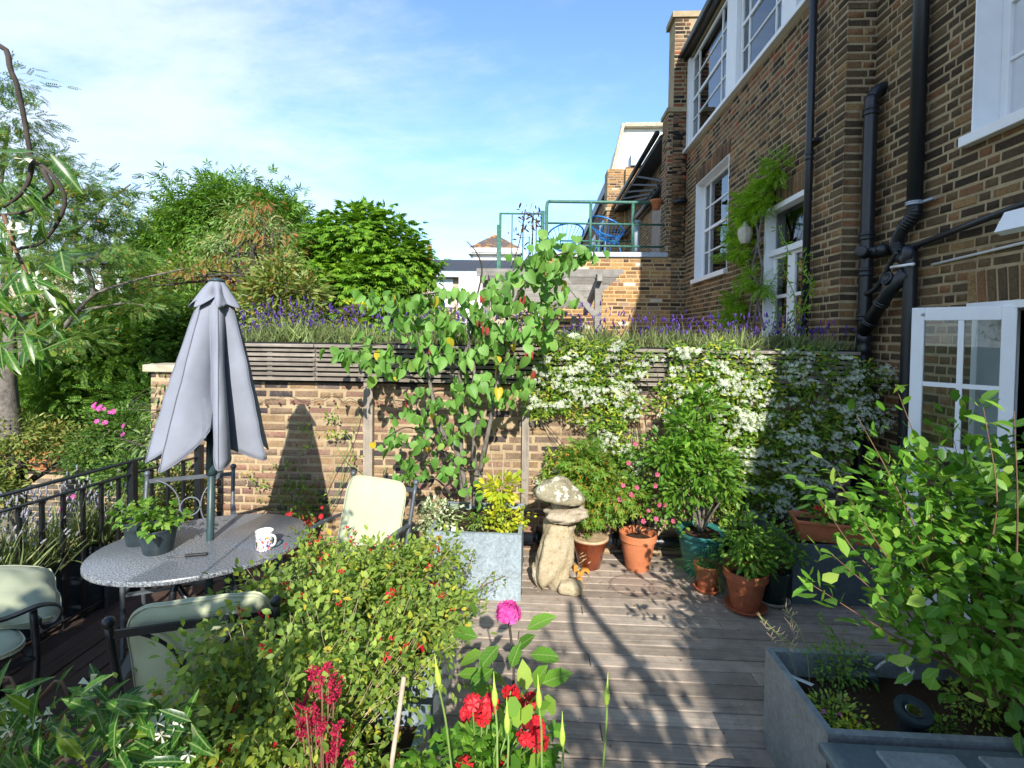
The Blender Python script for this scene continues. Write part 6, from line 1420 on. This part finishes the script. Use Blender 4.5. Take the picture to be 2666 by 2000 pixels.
fg_jas('star_jasmine', 'jasmine branch arching down with leaves and white flowers at the upper left edge', b0, br, lf, [(65, 415, .9), (40, 600, .9), (45, 610, .89), (95, 720, .9), (105, 735, .89), (90, 745, .9), (35, 715, .9), (150, 805, .92), (110, 760, .9), (25, 600, .9)], 2)

# --- broad leaved shrub at the right, rooted in the zinc planter
RB = plant('leafy_shrub', 'big broad-leaved green shrub arching over the zinc planter at the right', 'shrub', (2.05, 2.25, .38))
E_ = [(2.10, 2.55, 1.05, .38, .35, .42), (1.85, 2.35, 1.12, .32, .28, .36), (1.70, 2.1, 1.0, .28, .2, .18), (2.3, 2.3, .95, .35, .3, .5), (2.15, 2.2, .62, .35, .2, .18), (2.35, 2.8, 1.3, .28, .25, .30), (1.55, 1.95, .85, .22, .14, .10)]
mb = MB(); tips = []
for e in E_:
    for k in range(5): u = rdir(1)[0]; u[2] = abs(u[2]); tips.append(A(e[:3])+u*A(e[3:6]))
tips += [A(gy(*q)) for q in ((2150, 1430, 1.95), (2180, 1250, 2.2), (2230, 1080, 2.4), (2330, 1000, 2.5), (2560, 1060, 2.2), (2640, 1070, 2.0), (2130, 1290, 2.1), (2110, 1520, 1.9), (2280, 1560, 1.9))]
for tp in tips:
    m1 = MB(); limbs(m1, (2.0, 2.25, .38), [tp], .007, 5, .06); mb.v, o_ = mb.v + m1.v, len(mb.v); mb.f += [tuple(i+o_ for i in f) for f in m1.f]
mb.build('stems', M_stem_r, RB, True)
LV = Leaves()
for tp in tips:
    b = A((2.0, 2.25, .38)); n = 24; s_ = nr.uniform(.5, 1.02, (n, 1)); P = b+(A(tp)-b)*s_ + nr.normal(size=(n, 3))*.02; LV.add(P, rdir(n)*.9+(A(tp)-b)*.8, A((0, -.25, 1))+rdir(n)*.45, .068*nr.uniform(.6, 1.25, n))
E_ += [(1.75, 2.45, 1.25, .35, .2, .2), (1.5, 2.2, 1.05, .2, .15, .12), (2.3, 2.05, .75, .4, .25, .3)]
crown(LV, E_, 340, 9, .095, .066, up_n=1.0, out=.7)
LV.build('leaf', L_bush, RB, OVS, singles=300)
# weeds and seedlings in the zinc planter
WD_ = plant('wild_weed', 'thin straw-coloured weed with forked seed pods at the far left corner of the zinc planter', 'weed', (1.25, 2.45, .38))
for k, (px, py, nm) in enumerate(((1975, 1600, 0), (2045, 1580, 0), (2010, 1640, 0))):
    tp = gy(px, py, 2.45); b = Vector((1.25+.05*k, 2.42, .38)); mb = MB(); pts = arc([b, b.lerp(tp, .5)+Vector((.03, 0, .02)), tp], 5); mb.tube(pts, .002, 4); mb.build('stem', M_stem, WD_)
    mb = MB()
    for i in range(16):
        s_ = rng.uniform(.55, 1); p = Vector(b).lerp(tp, s_); mb.tube([p, p+Vector((rng.uniform(-1, 1)*.035, rng.uniform(-.02, .02), rng.uniform(.0, .045)))], .0011, 4)
    mb.build('seed_pods', M_twig, WD_)['kind'] = 'stuff'
def weed(lb, px, py, zt, n, mat, size, rr, nm='seedling', fl=None, g='seedlings in the zinc planter'):
    c = gz(px, py, .38); t = plant(nm, lb, 'plant', c, g); LV = Leaves(); crown(LV, [(c.x, c.y, .39+zt*.4, rr, rr*.8, zt*.6)], n, 6, .025, size, up_n=.8); LV.build('foliage', mat, t, OV)
    mb = MB(); limbs(mb, c, [(c.x+rng.uniform(-rr, rr), c.y+rng.uniform(-rr, rr)*.8, .38+zt*rng.uniform(.6, 1.1)) for _ in range(9)], .002, 4, .02); mb.build('stems', M_stem, t, True)
    if fl: u = rdir(7); u[:, 2] = abs(u[:, 2]); flowers(t, A((c.x, c.y, .39+zt*.5))+u*A((rr, rr, zt*.6)), u, fl, p_star(4, .9, 0), .008)
weed('upright green weed with a tall leaning stem in the middle of the zinc planter', 2190, 1770, .17, 70, L_herb, .022, .13)
weed('low ferny green weed with tiny lilac flowers along the planter front rim', 2170, 1880, .07, 60, L_salvia, .022, .11, fl=L_pink)
weed('small pale green seedlings at the front left of the planter soil', 2230, 1930, .06, 30, L_gold, .022, .06)
weed('little green seedling right of the upright spotlight', 2450, 1905, .05, 20, L_herb, .02, .05)
weed('spindly weed with yellow stems near the shrub base in the planter', 2540, 1870, .15, 50, L_salvia, .02, .12)
tl = plant('tall_weed', 'single tall leaning green weed stem with small leaves in the zinc planter', 'weed', (1.5, 2.3, .38)); b = gz(2215, 1760, .38); tp = gy(2130, 1600, 2.35); MB().tube(arc([b, b.lerp(tp, .5)+Vector((.02, 0, .02)), tp], 5), .0025, 5).build('stem', M_stem, tl, True)
LV = Leaves(); n = 70; s_ = nr.uniform(.2, 1, (n, 1)); LV.add(A(b)+(A(tp)-A(b))*s_+nr.normal(size=(n, 3))*.008, rdir(n)+A((0, 0, .5)), rdir(n), .02*nr.uniform(.6, 1.2, n)); LV.build('foliage', L_herb, tl, OV)

# --- plants in the pots
def inpot(t, E_, base, mat, proto, clumps, per, cr, size, stems=8, sr=.006, smat=None, singles=0, **kw): shrub(None, None, None, base, E_, mat, proto, clumps, per, cr, size, stems=stems, sr=sr, smat=smat, par=t, singles=singles, **kw)
inpot(pA, [ell(1530, 1220, 4.4, .24, .22), ell(1490, 1270, 4.35, .2, .19), ell(1600, 1290, 4.3, .24, .18), ell(1540, 1330, 4.3, .2, .12), ell(1500, 1190, 4.4, .1, .1)], (.475, 4.4, .25), L_maple, MAPLE, 300, 9, .055, .052, stems=12, sr=.007, smat=M_bark_d, up_n=.7, droop=.4)
LV = Leaves(); n = 16; LV.add(A(gy(1530, 1160, 4.35))+nr.normal(size=(n, 3))*.05, rdir(n)+A((0, -.3, .1)), A((0, -.4, 1))+rdir(n)*.3, .16*nr.uniform(.7, 1.1, n)); LV.build('fern_frond', L_herb, pA, PIN, singles=20)
inpot(pB, [ell(1660, 1230, 4.35, .15, .2), ell(1720, 1300, 4.3, .16, .16), ell(1630, 1280, 4.35, .12, .14), ell(1760, 1340, 4.25, .12, .1), ell(1680, 1170, 4.4, .08, .1)], (.885, 4.39, .30), L_herb, ROUND, 120, 7, .045, .032, stems=16, sr=.003, smat=M_bark_d)
P = np.array([A(gy(px, py, 4.12)) for px, py in ((1655, 1156), (1637, 1206), (1622, 1264), (1643, 1288), (1648, 1296), (1614, 1300), (1706, 1265), (1716, 1315), (1730, 1315), (1675, 1357), (1708, 1352), (1752, 1357), (1711, 1236), (1658, 1270), (1688, 1330))]); flowers(pB, P, np.tile(A((0, -1, .2)), (len(P), 1))+rdir(len(P))*.3, L_mal, p_star(5, .9, 12), .019)
inpot(pC, [ell(1800, 1130, 4.3, .16, .22), ell(1830, 1210, 4.25, .26, .18), ell(1740, 1180, 4.25, .18, .14), ell(1780, 1270, 4.2, .2, .12), ell(1880, 1250, 4.25, .16, .12), ell(1830, 1060, 4.35, .10, .14)], (1.41, 4.36, .33), L_citrus, p_ovate(1, .42, .12, .15), 300, 8, .05, .07, stems=12, sr=.012, smat=M_bark, up_n=.5)
LV = Leaves(); n = 170; b = A((1.36, 4.04, .20)); a = nr.uniform(0, 6.28, n); D = np.stack([np.cos(a)*.8-.25, np.sin(a)*.6-.2, nr.uniform(.2, 1.2, n)], 1); LV.add(b+nr.normal(size=(n, 3))*A((.035, .035, .003)), D, A((0, 0, 1))+0*D+rdir(n)*.1, nr.uniform(.16, .36, n)); LV.build('blades', L_chive, pD, p_blade(1, .012, .75, 5))
inpot(pE, [(1.64, 4.10, .30, .10, .1, .06)], (1.66, 4.12, .22), L_herb, OV, 20, 7, .03, .03, stems=4, sr=.003)
inpot(pF, [(1.55, 3.77, .46, .14, .13, .16), (1.50, 3.78, .58, .12, .12, .12), (1.60, 3.74, .38, .14, .12, .07)], (1.555, 3.79, .26), L_herb, p_ovate(1, .42, .1, .2), 80, 8, .04, .055, stems=10, sr=.004, up_n=.7)
inpot(pG, [(1.82, 3.90, .42, .13, .12, .15), (1.90, 3.86, .40, .10, .1, .1)], (1.80, 3.90, .22), L_herb, OV, 70, 8, .035, .038, stems=12, sr=.003, smat=M_stem_r)
inpot(tr, [(2.25, 4.03, .64, .16, .08, .06), (2.5, 4.0, .64, .16, .08, .06)], (2.4, 4.0, .58), L_herb, ROUND, 50, 7, .03, .032, stems=5, sr=.003)
for p_, c in ((tp1, (-2.17, 2.80)), (tp2, (-2.36, 2.90))):
    inpot(p_, [(c[0], c[1], TZ+.19, .13, .12, .045)], (c[0], c[1], TZ+.12), L_herb, p_palm(3, .7, 130, .2), 22, 4, .035, .045, stems=12, sr=.0018, droop=.2)
ge2 = [gy(2130, 1325, 4.0), gy(2145, 1320, 3.98), gy(2095, 1335, 4.2), gy(2150, 1332, 4.0)]; u = rdir(20); flowers(tr, np.repeat(A(ge2), 5, axis=0)+u*.018, u+A((0, -.5, .3)), L_red, p_star(5, .85, 6), .018)

# --- climbing rose stems on the left of the garden wall
RO = plant('climbing_rose', 'sparse climbing rose with bare green canes on the sunlit garden wall', 'climber', (-2.2, 4.6, 0)); b = Vector((-2.15, 4.58, 0)); mb = MB(); LV = Leaves(); LRd = Leaves()
for pts in (((1010, 960), (940, 1180), (830, 1020), (720, 940), (650, 830)), ((640, 1250), (700, 1000), (760, 820), (700, 720)), ((500, 1350), (620, 1050), (760, 800), (820, 600)), ((430, 1340), (330, 1290), (200, 1150), (100, 1100)), ((500, 1300), (380, 950), (470, 820), (420, 700), (300, 640)), ((560, 1300), (700, 1100), (780, 900)), ((420, 1330), (300, 1100), (190, 960))):
    P3 = [gy(640+x/2.765, 860+y/2.765, 4.56) for x, y in pts]; 
    P3 = arc(([b]+P3) if P3[0].z < .6 else P3, 4); mb.tube(P3, .0035, 5)
for x, y, n in ((420, 700, 26), (440, 820, 14), (620, 640, 20), (620, 760, 22), (700, 730, 14), (320, 960, 22), (200, 990, 12), (120, 1110, 14), (40, 1080, 12), (40, 1030, 10), (130, 1250, 8), (620, 600, 8), (800, 900, 8), (380, 1250, 20)):
    c = A(gy(640+x/2.765, 860+y/2.765, 4.54)); LV.add(c+nr.normal(size=(n, 3))*A((.035, .02, .025)), rdir(n)+A((0, -.2, -.2)), A((0, -.7, .7))+rdir(n)*.5, .034*nr.uniform(.7, 1.2, n))
mb.build('canes', M_stem, RO, True); LV.build('foliage', L_jas, RO, OV)
RG = plant('potted_geranium', 'dark leaved potted plant with red flowers between the table and the wall', 'pot plant', (-2.15, 4.45, 0)); autosmooth(MB().lathe([(.001, 0), (.1, 0), (.15, .28), (.16, .3), (.13, .3), (.001, .26)], (-2.12, 4.42, 0), 24).build('pot', M_terra_d, RG), 40)
LV = Leaves(); crown(LV, [(-2.12, 4.40, .48, .2, .15, .2)], 60, 8, .05, .035); LV.build('foliage', L_dark, RG, OV); P = np.array([A(gy(px, py, 4.2)) for px, py in ((748, 1340), (740, 1345), (756, 1338), (838, 1322), (836, 1345))]); flowers(RG, P, np.tile(A((0, -1, .3)), (len(P), 1)), L_red, p_star(5, .9, 5), .02)

# --- wisteria on the house wall
WI = plant('wisteria', 'bright green wisteria climbing the brick wall beside the white garden door', 'climber', (2.8, 7.2, 1.1)); mb = MB()
def hx(px, py): return gx(px, py, 2.78)
for pts in (((1960, 860), (1975, 760), (1960, 700), (1975, 620), (1965, 540), (2020, 460)), ((1990, 860), (1975, 790), (1985, 700), (1975, 640), (1985, 560)), ((1945, 860), (1960, 760), (1950, 680), (1985, 620))): mb.tube(arc([hx(*p) for p in pts], 4), .016, 6)
mb.build('stems', M_bark, WI, True); LV = Leaves()
for px, py, rx_, rz_, c_ in ((1945, 545, .30, .24, 34), (1985, 520, .25, .22, 22), (2005, 470, .18, .20, 12), (1925, 600, .25, .18, 22), (1940, 650, .3, .12, 14), (1960, 730, .22, .10, 10), (1990, 745, .2, .08, 7), (1925, 790, .28, .16, 20), (1905, 820, .22, .12, 14), (2035, 440, .12, .14, 6), (1900, 660, .14, .1, 5)):
    p = hx(px, py); crown(LV, [(p.x-.02, p.y, p.z, .07, rx_*.9, rz_*.85)], int(c_*1.6), 6, .05, .13, up_n=.8, droop=.35, out=.9)
LV.build('frond', L_wist, WI, PIN, singles=300)
LN = plant('wall_lantern', 'cream glass lantern hanging among the wisteria on the brick wall', 'lantern', tuple(hx(1952, 605))); c = hx(1952, 605)+Vector((-.06, 0, 0)); autosmooth(MB().lathe([(.03, -.16), (.06, -.15), (.10, -.02), (.085, .06), (.04, .09), (.02, .14)], c, 10).build('glass', M_cream, LN), 30)
# clematis wisps at the garden door
CW = plant('clematis', 'wispy clematis stems in front of the white garden door and its drainpipe', 'climber', (2.6, 5.6, 1.1)); mb = MB(); LV = Leaves()
for pts in (((2050, 860), (2070, 780), (2040, 700), (2050, 650), (2030, 600)), ((2080, 860), (2095, 790), (2110, 740), (2090, 700), (2100, 660)), ((2010, 860), (2020, 800), (2000, 760), (2030, 700)), ((2065, 860), (2080, 820), (2105, 800))):
    P3 = arc([gx(p[0], p[1], 2.62) for p in pts], 5); mb.tube(P3, .005, 4)
    for p in P3: n = 5; LV.add(A(p)+nr.normal(size=(n, 3))*.03, rdir(n), rdir(n), .05*nr.uniform(.6, 1.2, n))
mb.build('stems', M_stem, CW, True); LV.build('foliage', L_wist, CW, LANCE)
RP = plant('red_climber', 'dark red leaved climber twining up the green stair railing', 'climber', (-.35, 10.3, 2.6)); mb = MB(); LV = Leaves()
for pts in (((1330, 700), (1350, 640), (1360, 590), (1368, 545)), ((1380, 690), (1385, 620), (1390, 550)), ((1400, 690), (1410, 600), (1380, 560))):
    P3 = arc([gy(p[0], p[1], 10.2) for p in pts], 5); mb.tube(P3, .01, 4)
    for p in P3[6:]: n = 4; LV.add(A(p)+nr.normal(size=(n, 3))*.10, rdir(n), rdir(n), .13*nr.uniform(.6, 1.2, n))
L_pur = leaf_mat('purple_leaf', [(0, (.06, .02, .02)), (1, (.16, .05, .04))], .3); mb.build('stems', M_bark_d, RP, True); LV.build('foliage', L_pur, RP, LANCE)

# ================================================================== TREES AND HEDGES BEYOND THE DECK
def el(px, py, Y, wpx, hpx, d_=None):
    a = wpx/1326*Y; b = hpx/1326*Y; p = gy(px, py, Y); return (p.x, p.y, p.z, a, d_ or (a+b)/2, b)
def tree(nm, lb, ells, mat, proto, clumps, per, cr, size, trunk=None, tr_=.15, bark=None, group='garden trees beyond the deck', cat='tree', ground=-1.7, nb=8, **kw):
    e0 = ells[0]; bx_, by_ = trunk if trunk else (e0[0], e0[1]); t = plant(nm, lb, cat, (bx_, by_, ground), group)
    mb = MB(); z1 = min(e[2]-e[5]*.4 for e in ells); z1 = max(z1, ground+.5)
    mb.tube(arc([(bx_, by_, ground), (bx_+.05, by_, (ground+z1)/2), (bx_+(e0[0]-bx_)*.3, by_, z1)], 4), [tr_*(1-.3*i/8) for i in range(9)], 9)
    mb.build('trunk', bark or M_bark_d, t, True); mb = MB(); tips = []
    for i in range(nb): e = ells[i % len(ells)]; u = rdir(1)[0]; tips.append(A(e[:3])+u*A(e[3:6])*.7)
    limbs(mb, (bx_+(e0[0]-bx_)*.3, by_, z1-.05), tips, tr_*.55, 6, .3); mb.build('limbs', bark or M_bark_d, t, True)
    LV = Leaves(); crown(LV, ells, clumps, per, cr, size, **kw); LV.build('crown', mat, t, proto, smooth=True); return t
# dark ash behind
tree('ash_tree', 'tall rounded dark green ash tree, highest crown on the skyline', [el(600, 580, 16, 150, 130), el(500, 620, 16, 110, 90), el(700, 600, 16, 95, 110), el(430, 690, 15.5, 90, 90), el(640, 720, 15.5, 160, 110), el(760, 680, 16, 50, 120), el(530, 780, 15, 160, 110)], L_ash, p_palm(5, .2, 200, .3), 520, 42, .26, .27, tr_=.28, out=1.0, droop=.0, up_n=.7, fill=.5, flat=.9)
tree('horse_chestnut_tree', 'dense horse chestnut tree with bright palmate leaves above the lavender', [el(900, 620, 13, 85, 80), el(980, 640, 13, 95, 90), el(1040, 700, 13, 75, 90), el(860, 700, 13, 90, 90), el(950, 760, 12.7, 120, 90), el(850, 800, 12.6, 90, 80), el(1060, 800, 13, 50, 60), el(1090, 690, 13.2, 25, 40), el(980, 860, 12.8, 110, 60)], L_chest, PALM, 420, 26, .20, .21, tr_=.3, up_n=1.1, droop=.35, flat=.5, fill=.55)
tree('willow_leaved_tree', 'pale silvery green weeping crown in front of the dark ash tree', [el(640, 600, 10.5, 65, 75), el(700, 640, 10.5, 60, 80), el(580, 660, 10.5, 60, 50), el(680, 720, 10.2, 80, 70)], L_pale, LANCE2, 190, 34, .17, .12, droop=.8, up_n=.4, tr_=.12)
tree('golden_shrub', 'golden green shrub with buff seed heads between ash and umbrella', [el(520, 720, 9.5, 90, 60), el(430, 760, 9.5, 70, 60), el(600, 760, 9.2, 90, 60), el(500, 800, 9.2, 120, 60)], leaf_mat('buff_leaf', [(0, (.1, .2, .03)), (.6, (.2, .3, .05)), (.85, (.38, .3, .13)), (1, (.45, .33, .17))], .35), OV, 220, 30, .15, .09, tr_=.1, cat='shrub')
CHt = tree('cherry_tree', 'slender cherry with bronze orange leaves rising behind the parasol', [el(685, 530, 6.6, 38, 20), el(650, 560, 6.6, 45, 18), el(700, 610, 6.6, 60, 25), el(650, 620, 6.6, 45, 20), el(740, 650, 6.6, 50, 14), el(580, 670, 6.4, 60, 14), el(500, 710, 6.3, 80, 14), el(400, 720, 6.2, 60, 14), el(345, 745, 6.2, 25, 12), el(620, 735, 6.3, 70, 22), el(800, 720, 6.6, 30, 12), el(690, 700, 6.5, 50, 25)], L_cherry, LANCE, 90, 10, .07, .085, trunk=(gy(690, 700, 6.6).x, 6.6), tr_=.035, nb=24, droop=.7, up_n=.5, group='shrubs beyond the deck')
tree('laurel_shrub', 'yellow green long-leaved shrub just right of the parasol top', [el(740, 760, 6.0, 70, 70), el(690, 790, 6.0, 60, 60), el(800, 770, 6.0, 35, 50), el(720, 690, 6.1, 55, 30), el(760, 840, 5.9, 80, 40)], L_photinia, LANCE, 150, 16, .085, .11, tr_=.03, up_n=.5, cat='shrub', group='shrubs beyond the deck')
for k, (e_, m_, pr_, c_, p_, cr_, s_, lb) in enumerate((
    ([el(870, 830, 6.5, 60, 25), el(930, 810, 6.6, 30, 30)], L_gold, OV, 40, 14, .06, .05, 'bright yellow green bush poking above the lavender right of centre'),
    ([el(1400, 820, 8.6, 70, 30), el(1320, 830, 8.6, 60, 25)], L_photinia, OV, 40, 16, .09, .07, 'yellow green creeper on the brick extension below the pergola'),
    ([el(1160, 840, 8, 60, 30), el(1090, 850, 8, 50, 30)], L_photinia, OV, 40, 16, .09, .07, 'low shrub in front of the white porch'))):
    tree('shrub', lb, e_, m_, pr_, c_, p_, cr_, s_, tr_=.03, cat='shrub', group='shrubs beyond the deck', ground=1.1 if k == 1 else -1.7)
# hedge and shrubs on the left
tree('yew_hedge', 'dark shadowy hedge mass left of the brick wall end', [el(400, 930, 8.2, 110, 110), el(300, 980, 8, 120, 120), el(470, 860, 8.2, 70, 70), el(200, 1060, 7.6, 130, 100), el(520, 800, 8.4, 70, 50), el(330, 860, 8.2, 80, 60)], L_dark, OV, 420, 40, .17, .09, tr_=.1, cat='hedge', group='shrubs beyond the deck')
tree('elder_shrub', 'mid green feathery shrub below the rowan branches', [el(120, 860, 6.9, 100, 60), el(60, 940, 6.9, 80, 60), el(350, 900, 7.2, 80, 70), el(230, 920, 6.8, 110, 70), el(150, 1000, 6.6, 110, 70), el(330, 800, 7.4, 70, 60), el(260, 850, 7.2, 90, 60), el(90, 1060, 6.4, 90, 60), el(380, 1040, 6.4, 60, 50)], L_ash, PIN, 380, 16, .15, .17, tr_=.06, cat='shrub', group='shrubs beyond the deck')
tree('rose_bush', 'small-leaved rose bush with a few pink blooms behind the railing', [el(320, 1120, 5.2, 90, 60), el(250, 1180, 5.1, 80, 50), el(400, 1150, 5.0, 60, 60), el(440, 1080, 5.1, 30, 60), el(350, 1230, 4.7, 90, 45), el(440, 1250, 4.5, 60, 50)], L_dark if False else leaf_mat('rose_leaf', [(0, (.04, .1, .02)), (.6, (.09, .18, .03)), (1, (.2, .3, .05))], .35), OV, 330, 26, .07, .045, tr_=.03, cat='shrub', group='shrubs beyond the deck')
tree('yellow_shrub', 'yellow green small-leaved shrub low against the end of the brick wall', [el(480, 1290, 4.35, 50, 60, .15), el(390, 1330, 4.1, 60, 50, .2), el(300, 1350, 3.9, 60, 40, .15)], L_photinia, OV, 150, 22, .05, .032, tr_=.015, cat='shrub', group='shrubs beyond the deck', ground=.1)
tree('ivy_shrub', 'yellow green shrub spilling over the grey wall around the orange trellis', [el(40, 1130, 5.6, 70, 40), el(20, 1200, 5.4, 60, 45), el(130, 1140, 5.8, 60, 35), el(-30, 1280, 5.2, 60, 50), el(200, 1150, 5.8, 50, 30)], L_photinia, LANCE, 170, 18, .09, .075, tr_=.04, cat='shrub', group='shrubs beyond the deck')
tree('magnolia_shrub', 'shrub with long pale leaves climbing the left end of the brick wall', [el(440, 1010, 4.72, 22, 45, .1), el(425, 1090, 4.7, 26, 50, .1), el(400, 1160, 4.65, 30, 30, .1)], L_vari if False else leaf_mat('pale_long_leaf', [(0, (.12, .2, .06)), (1, (.28, .36, .15))], .3), LANCE, 60, 7, .05, .085, tr_=.015, cat='shrub', group='shrubs beyond the deck', droop=.6)
rb = plant('rose_bloom', 'cluster of pink rose blooms glowing in the greenery left of the parasol', 'flower', tuple(gy(258, 1060, 5.1)))
P = []; 
for px, py, n, Y in ((258, 1060, 9, 4.95), (300, 1080, 2, 4.95), (322, 1120, 2, 4.9), (180, 1297, 2, 4.4), (270, 1105, 2, 4.9), (165, 1325, 3, 4.6)): P.append(A(gy(px, py, Y))+nr.normal(size=(n, 3))*A((.035, .02, .02)))
P = np.concatenate(P); flowers(rb, P, A((0, -1, .3))+rdir(len(P))*.5, L_pink, p_star(5, .9, 8), .024)
# rowan with its grey trunk at the left edge
RWt = plant('rowan_tree', 'airy rowan tree with grey trunk filling the upper left behind the jasmine', 'tree', tuple(gy(30, 1200, 5.6)), 'garden trees beyond the deck')
YB = 5.6
def bp_(pts, r0, r1, nm='branch'):
    P3 = arc([gy(x, y, YB+dy) for x, y, dy in pts], 5); n = len(P3); MB().tube(P3, [r0+(r1-r0)*i/(n-1) for i in range(n)], 10 if nm == 'trunk' else 7).build(nm, M_bark, RWt, True)
bp_(((30, 1700, 0), (25, 1300, 0), (22, 1150, 0), (12, 1020, 0), (14, 950, 0)), .17, .10, 'trunk')
bp_(((14, 960, 0), (-15, 900, 0), (-30, 780, .1), (-10, 560, .2), (20, 330, .3)), .08, .02); bp_(((18, 950, 0), (25, 860, .1), (10, 760, .2), (40, 560, .4), (60, 420, .5)), .07, .015)
bp_(((30, 960, 0), (80, 930, -.1), (150, 870, -.2), (210, 800, -.2), (250, 765, -.2), (350, 730, -.1), (480, 700, 0)), .038, .008); bp_(((245, 770, -.2), (228, 700, -.1), (190, 600, 0), (230, 480, .2)), .03, .01); bp_(((60, 940, 0), (60, 860, .2), (110, 720, .4), (240, 560, .5), (340, 480, .5)), .04, .01)
bp_(((200, 810, -.2), (260, 800, -.1), (330, 790, 0), (400, 800, 0)), .02, .006)
LV = Leaves()
lobes = [(30, 300, 60, 60), (60, 400, 80, 50), (130, 420, 80, 35), (60, 500, 100, 60), (200, 470, 70, 40), (170, 540, 110, 50), (260, 500, 60, 30), (300, 560, 50, 35), (90, 600, 110, 50), (250, 600, 90, 40), (340, 540, 30, 25), (180, 680, 120, 50), (310, 660, 60, 40), (60, 700, 80, 60), (280, 740, 90, 40), (100, 800, 70, 50), (200, 880, 80, 50), (350, 790, 50, 30), (0, 200, 30, 50)]
crown(LV, [el(px, py, YB+.3*math.sin(i), a, b, .5) for i, (px, py, a, b) in enumerate(lobes)], 560, 9, .13, .115, out=.6, droop=.25, up_n=.9, flat=.35, fill=.2)
LV.build('crown', L_sorbus, RWt, PIN)
# far greenery closing the horizon
FTz = tag(bpy.data.objects.new('distant_trees', None), 'soft line of distant green trees on the horizon', 'trees'); COL.objects.link(FTz)
LV = Leaves(); crown(LV, [(x+rng.uniform(-3, 3), 62+rng.uniform(-6, 6), -1+rng.uniform(0, 1.5), 8, 5, 3.6) for x in range(-90, 30, 7)], 900, 30, 1.2, .9, up_n=.5); LV.build('foliage', L_dark, FTz, OV)
LV = Leaves(); crown(LV, [el(px, py, Y, a, b) for px, py, Y, a, b in ((60, 1000, 12, 120, 110), (250, 900, 14, 120, 90), (560, 900, 12, 160, 100), (760, 880, 11, 130, 60), (1130, 860, 18, 90, 40), (-60, 900, 13, 90, 120))], 420, 36, .3, .2, up_n=.5)
bt = plant('background_hedge', 'mixed dark green shrubbery closing the gaps low behind the garden', 'hedge', (-8, 12, -1.7), 'shrubs beyond the deck'); LV.build('foliage', L_dark, bt, OV)
# tree standing behind the viewer: its shadow falls across the boards
ST_ = plant('garden_tree', 'small tree behind the viewer whose shadow streaks the sunlit deck boards', 'tree', (1.42, -1.7, 0)); mb = MB()
def cast(px, py, z): g_ = gz(px, py, 0); k = 1/math.tan(SUN_EL); return Vector((g_.x+math.sin(SUN_AZ)*k*z, g_.y-math.cos(SUN_AZ)*k*z, z))
p0, p1, p2, p3 = cast(1800, 1990, 2.25), cast(1747, 1847, 2.5), cast(1620, 1690, 2.85), cast(1518, 1564, 3.2)
mb.tube(arc([(p0.x+.05, p0.y-.1, 0), (p0.x+.02, p0.y, 1.2), p0, p1, p2, p3, cast(1480, 1500, 3.5)], 5), [.06]*10+[.045]*10+[.035]*6+[.03]*5, 8)
q = [cast(1640, 1900, 2.4), cast(1560, 1740, 2.7), cast(1500, 1660, 2.95), cast(1484, 1564, 3.2)]; mb.tube(arc([p0, *q], 5), .028, 7)
mb.build('trunk', M_bark_d, ST_, True); LV = Leaves()
sp_ = [(*cast(px, py, z), a, a, b) for px, py, z, a, b in ((1440, 1760, 2.7, .22, .12), (1520, 1850, 2.6, .2, .12), (1560, 1960, 2.5, .22, .12), (1380, 1900, 2.6, .2, .1), (1700, 1730, 2.9, .10, .06), (1800, 1650, 3.1, .16, .08), (1880, 1690, 3.0, .2, .08), (1620, 1960, 2.4, .15, .08), (1790, 1900, 2.5, .08, .06), (1850, 1600, 3.2, .12, .06), (1480, 1990, 2.4, .25, .1), (1700, 1980, 2.4, .2, .08), (1780, 1960, 2.35, .2, .08), (1740, 1900, 2.4, .16, .07), (1960, 1650, 3.1, .25, .1), (1900, 1620, 3.2, .2, .08), (2060, 1680, 3.0, .3, .1), (1980, 1590, 3.2, .22, .08), (1840, 1560, 3.3, .12, .05))]
crown(LV, sp_, 150, 7, .05, .09, up_n=.6, fill=.2); LV.build('foliage', L_bush, ST_, OV)

S2_ = plant('garden_tree', 'leafy shrub beside the viewer that shades the back of the nearest garden chair', 'tree', (-.9, -.9, 0)); mb = MB(); mb.tube([(-.9, -.9, 0), (-.88, -.8, 1.3), (-.9, -.7, 2.0)], .03, 8); mb.build('trunk', M_bark_d, S2_, True)
LV = Leaves(); crown(LV, [(-.92, -.72, 2.15, .42, .3, .38), (-1.35, -.9, 2.2, .4, .3, .35), (-1.9, -.8, 2.25, .4, .3, .3)], 420, 10, .07, .11, up_n=.6, fill=.1); LV.build('foliage', L_bush, S2_, OV)
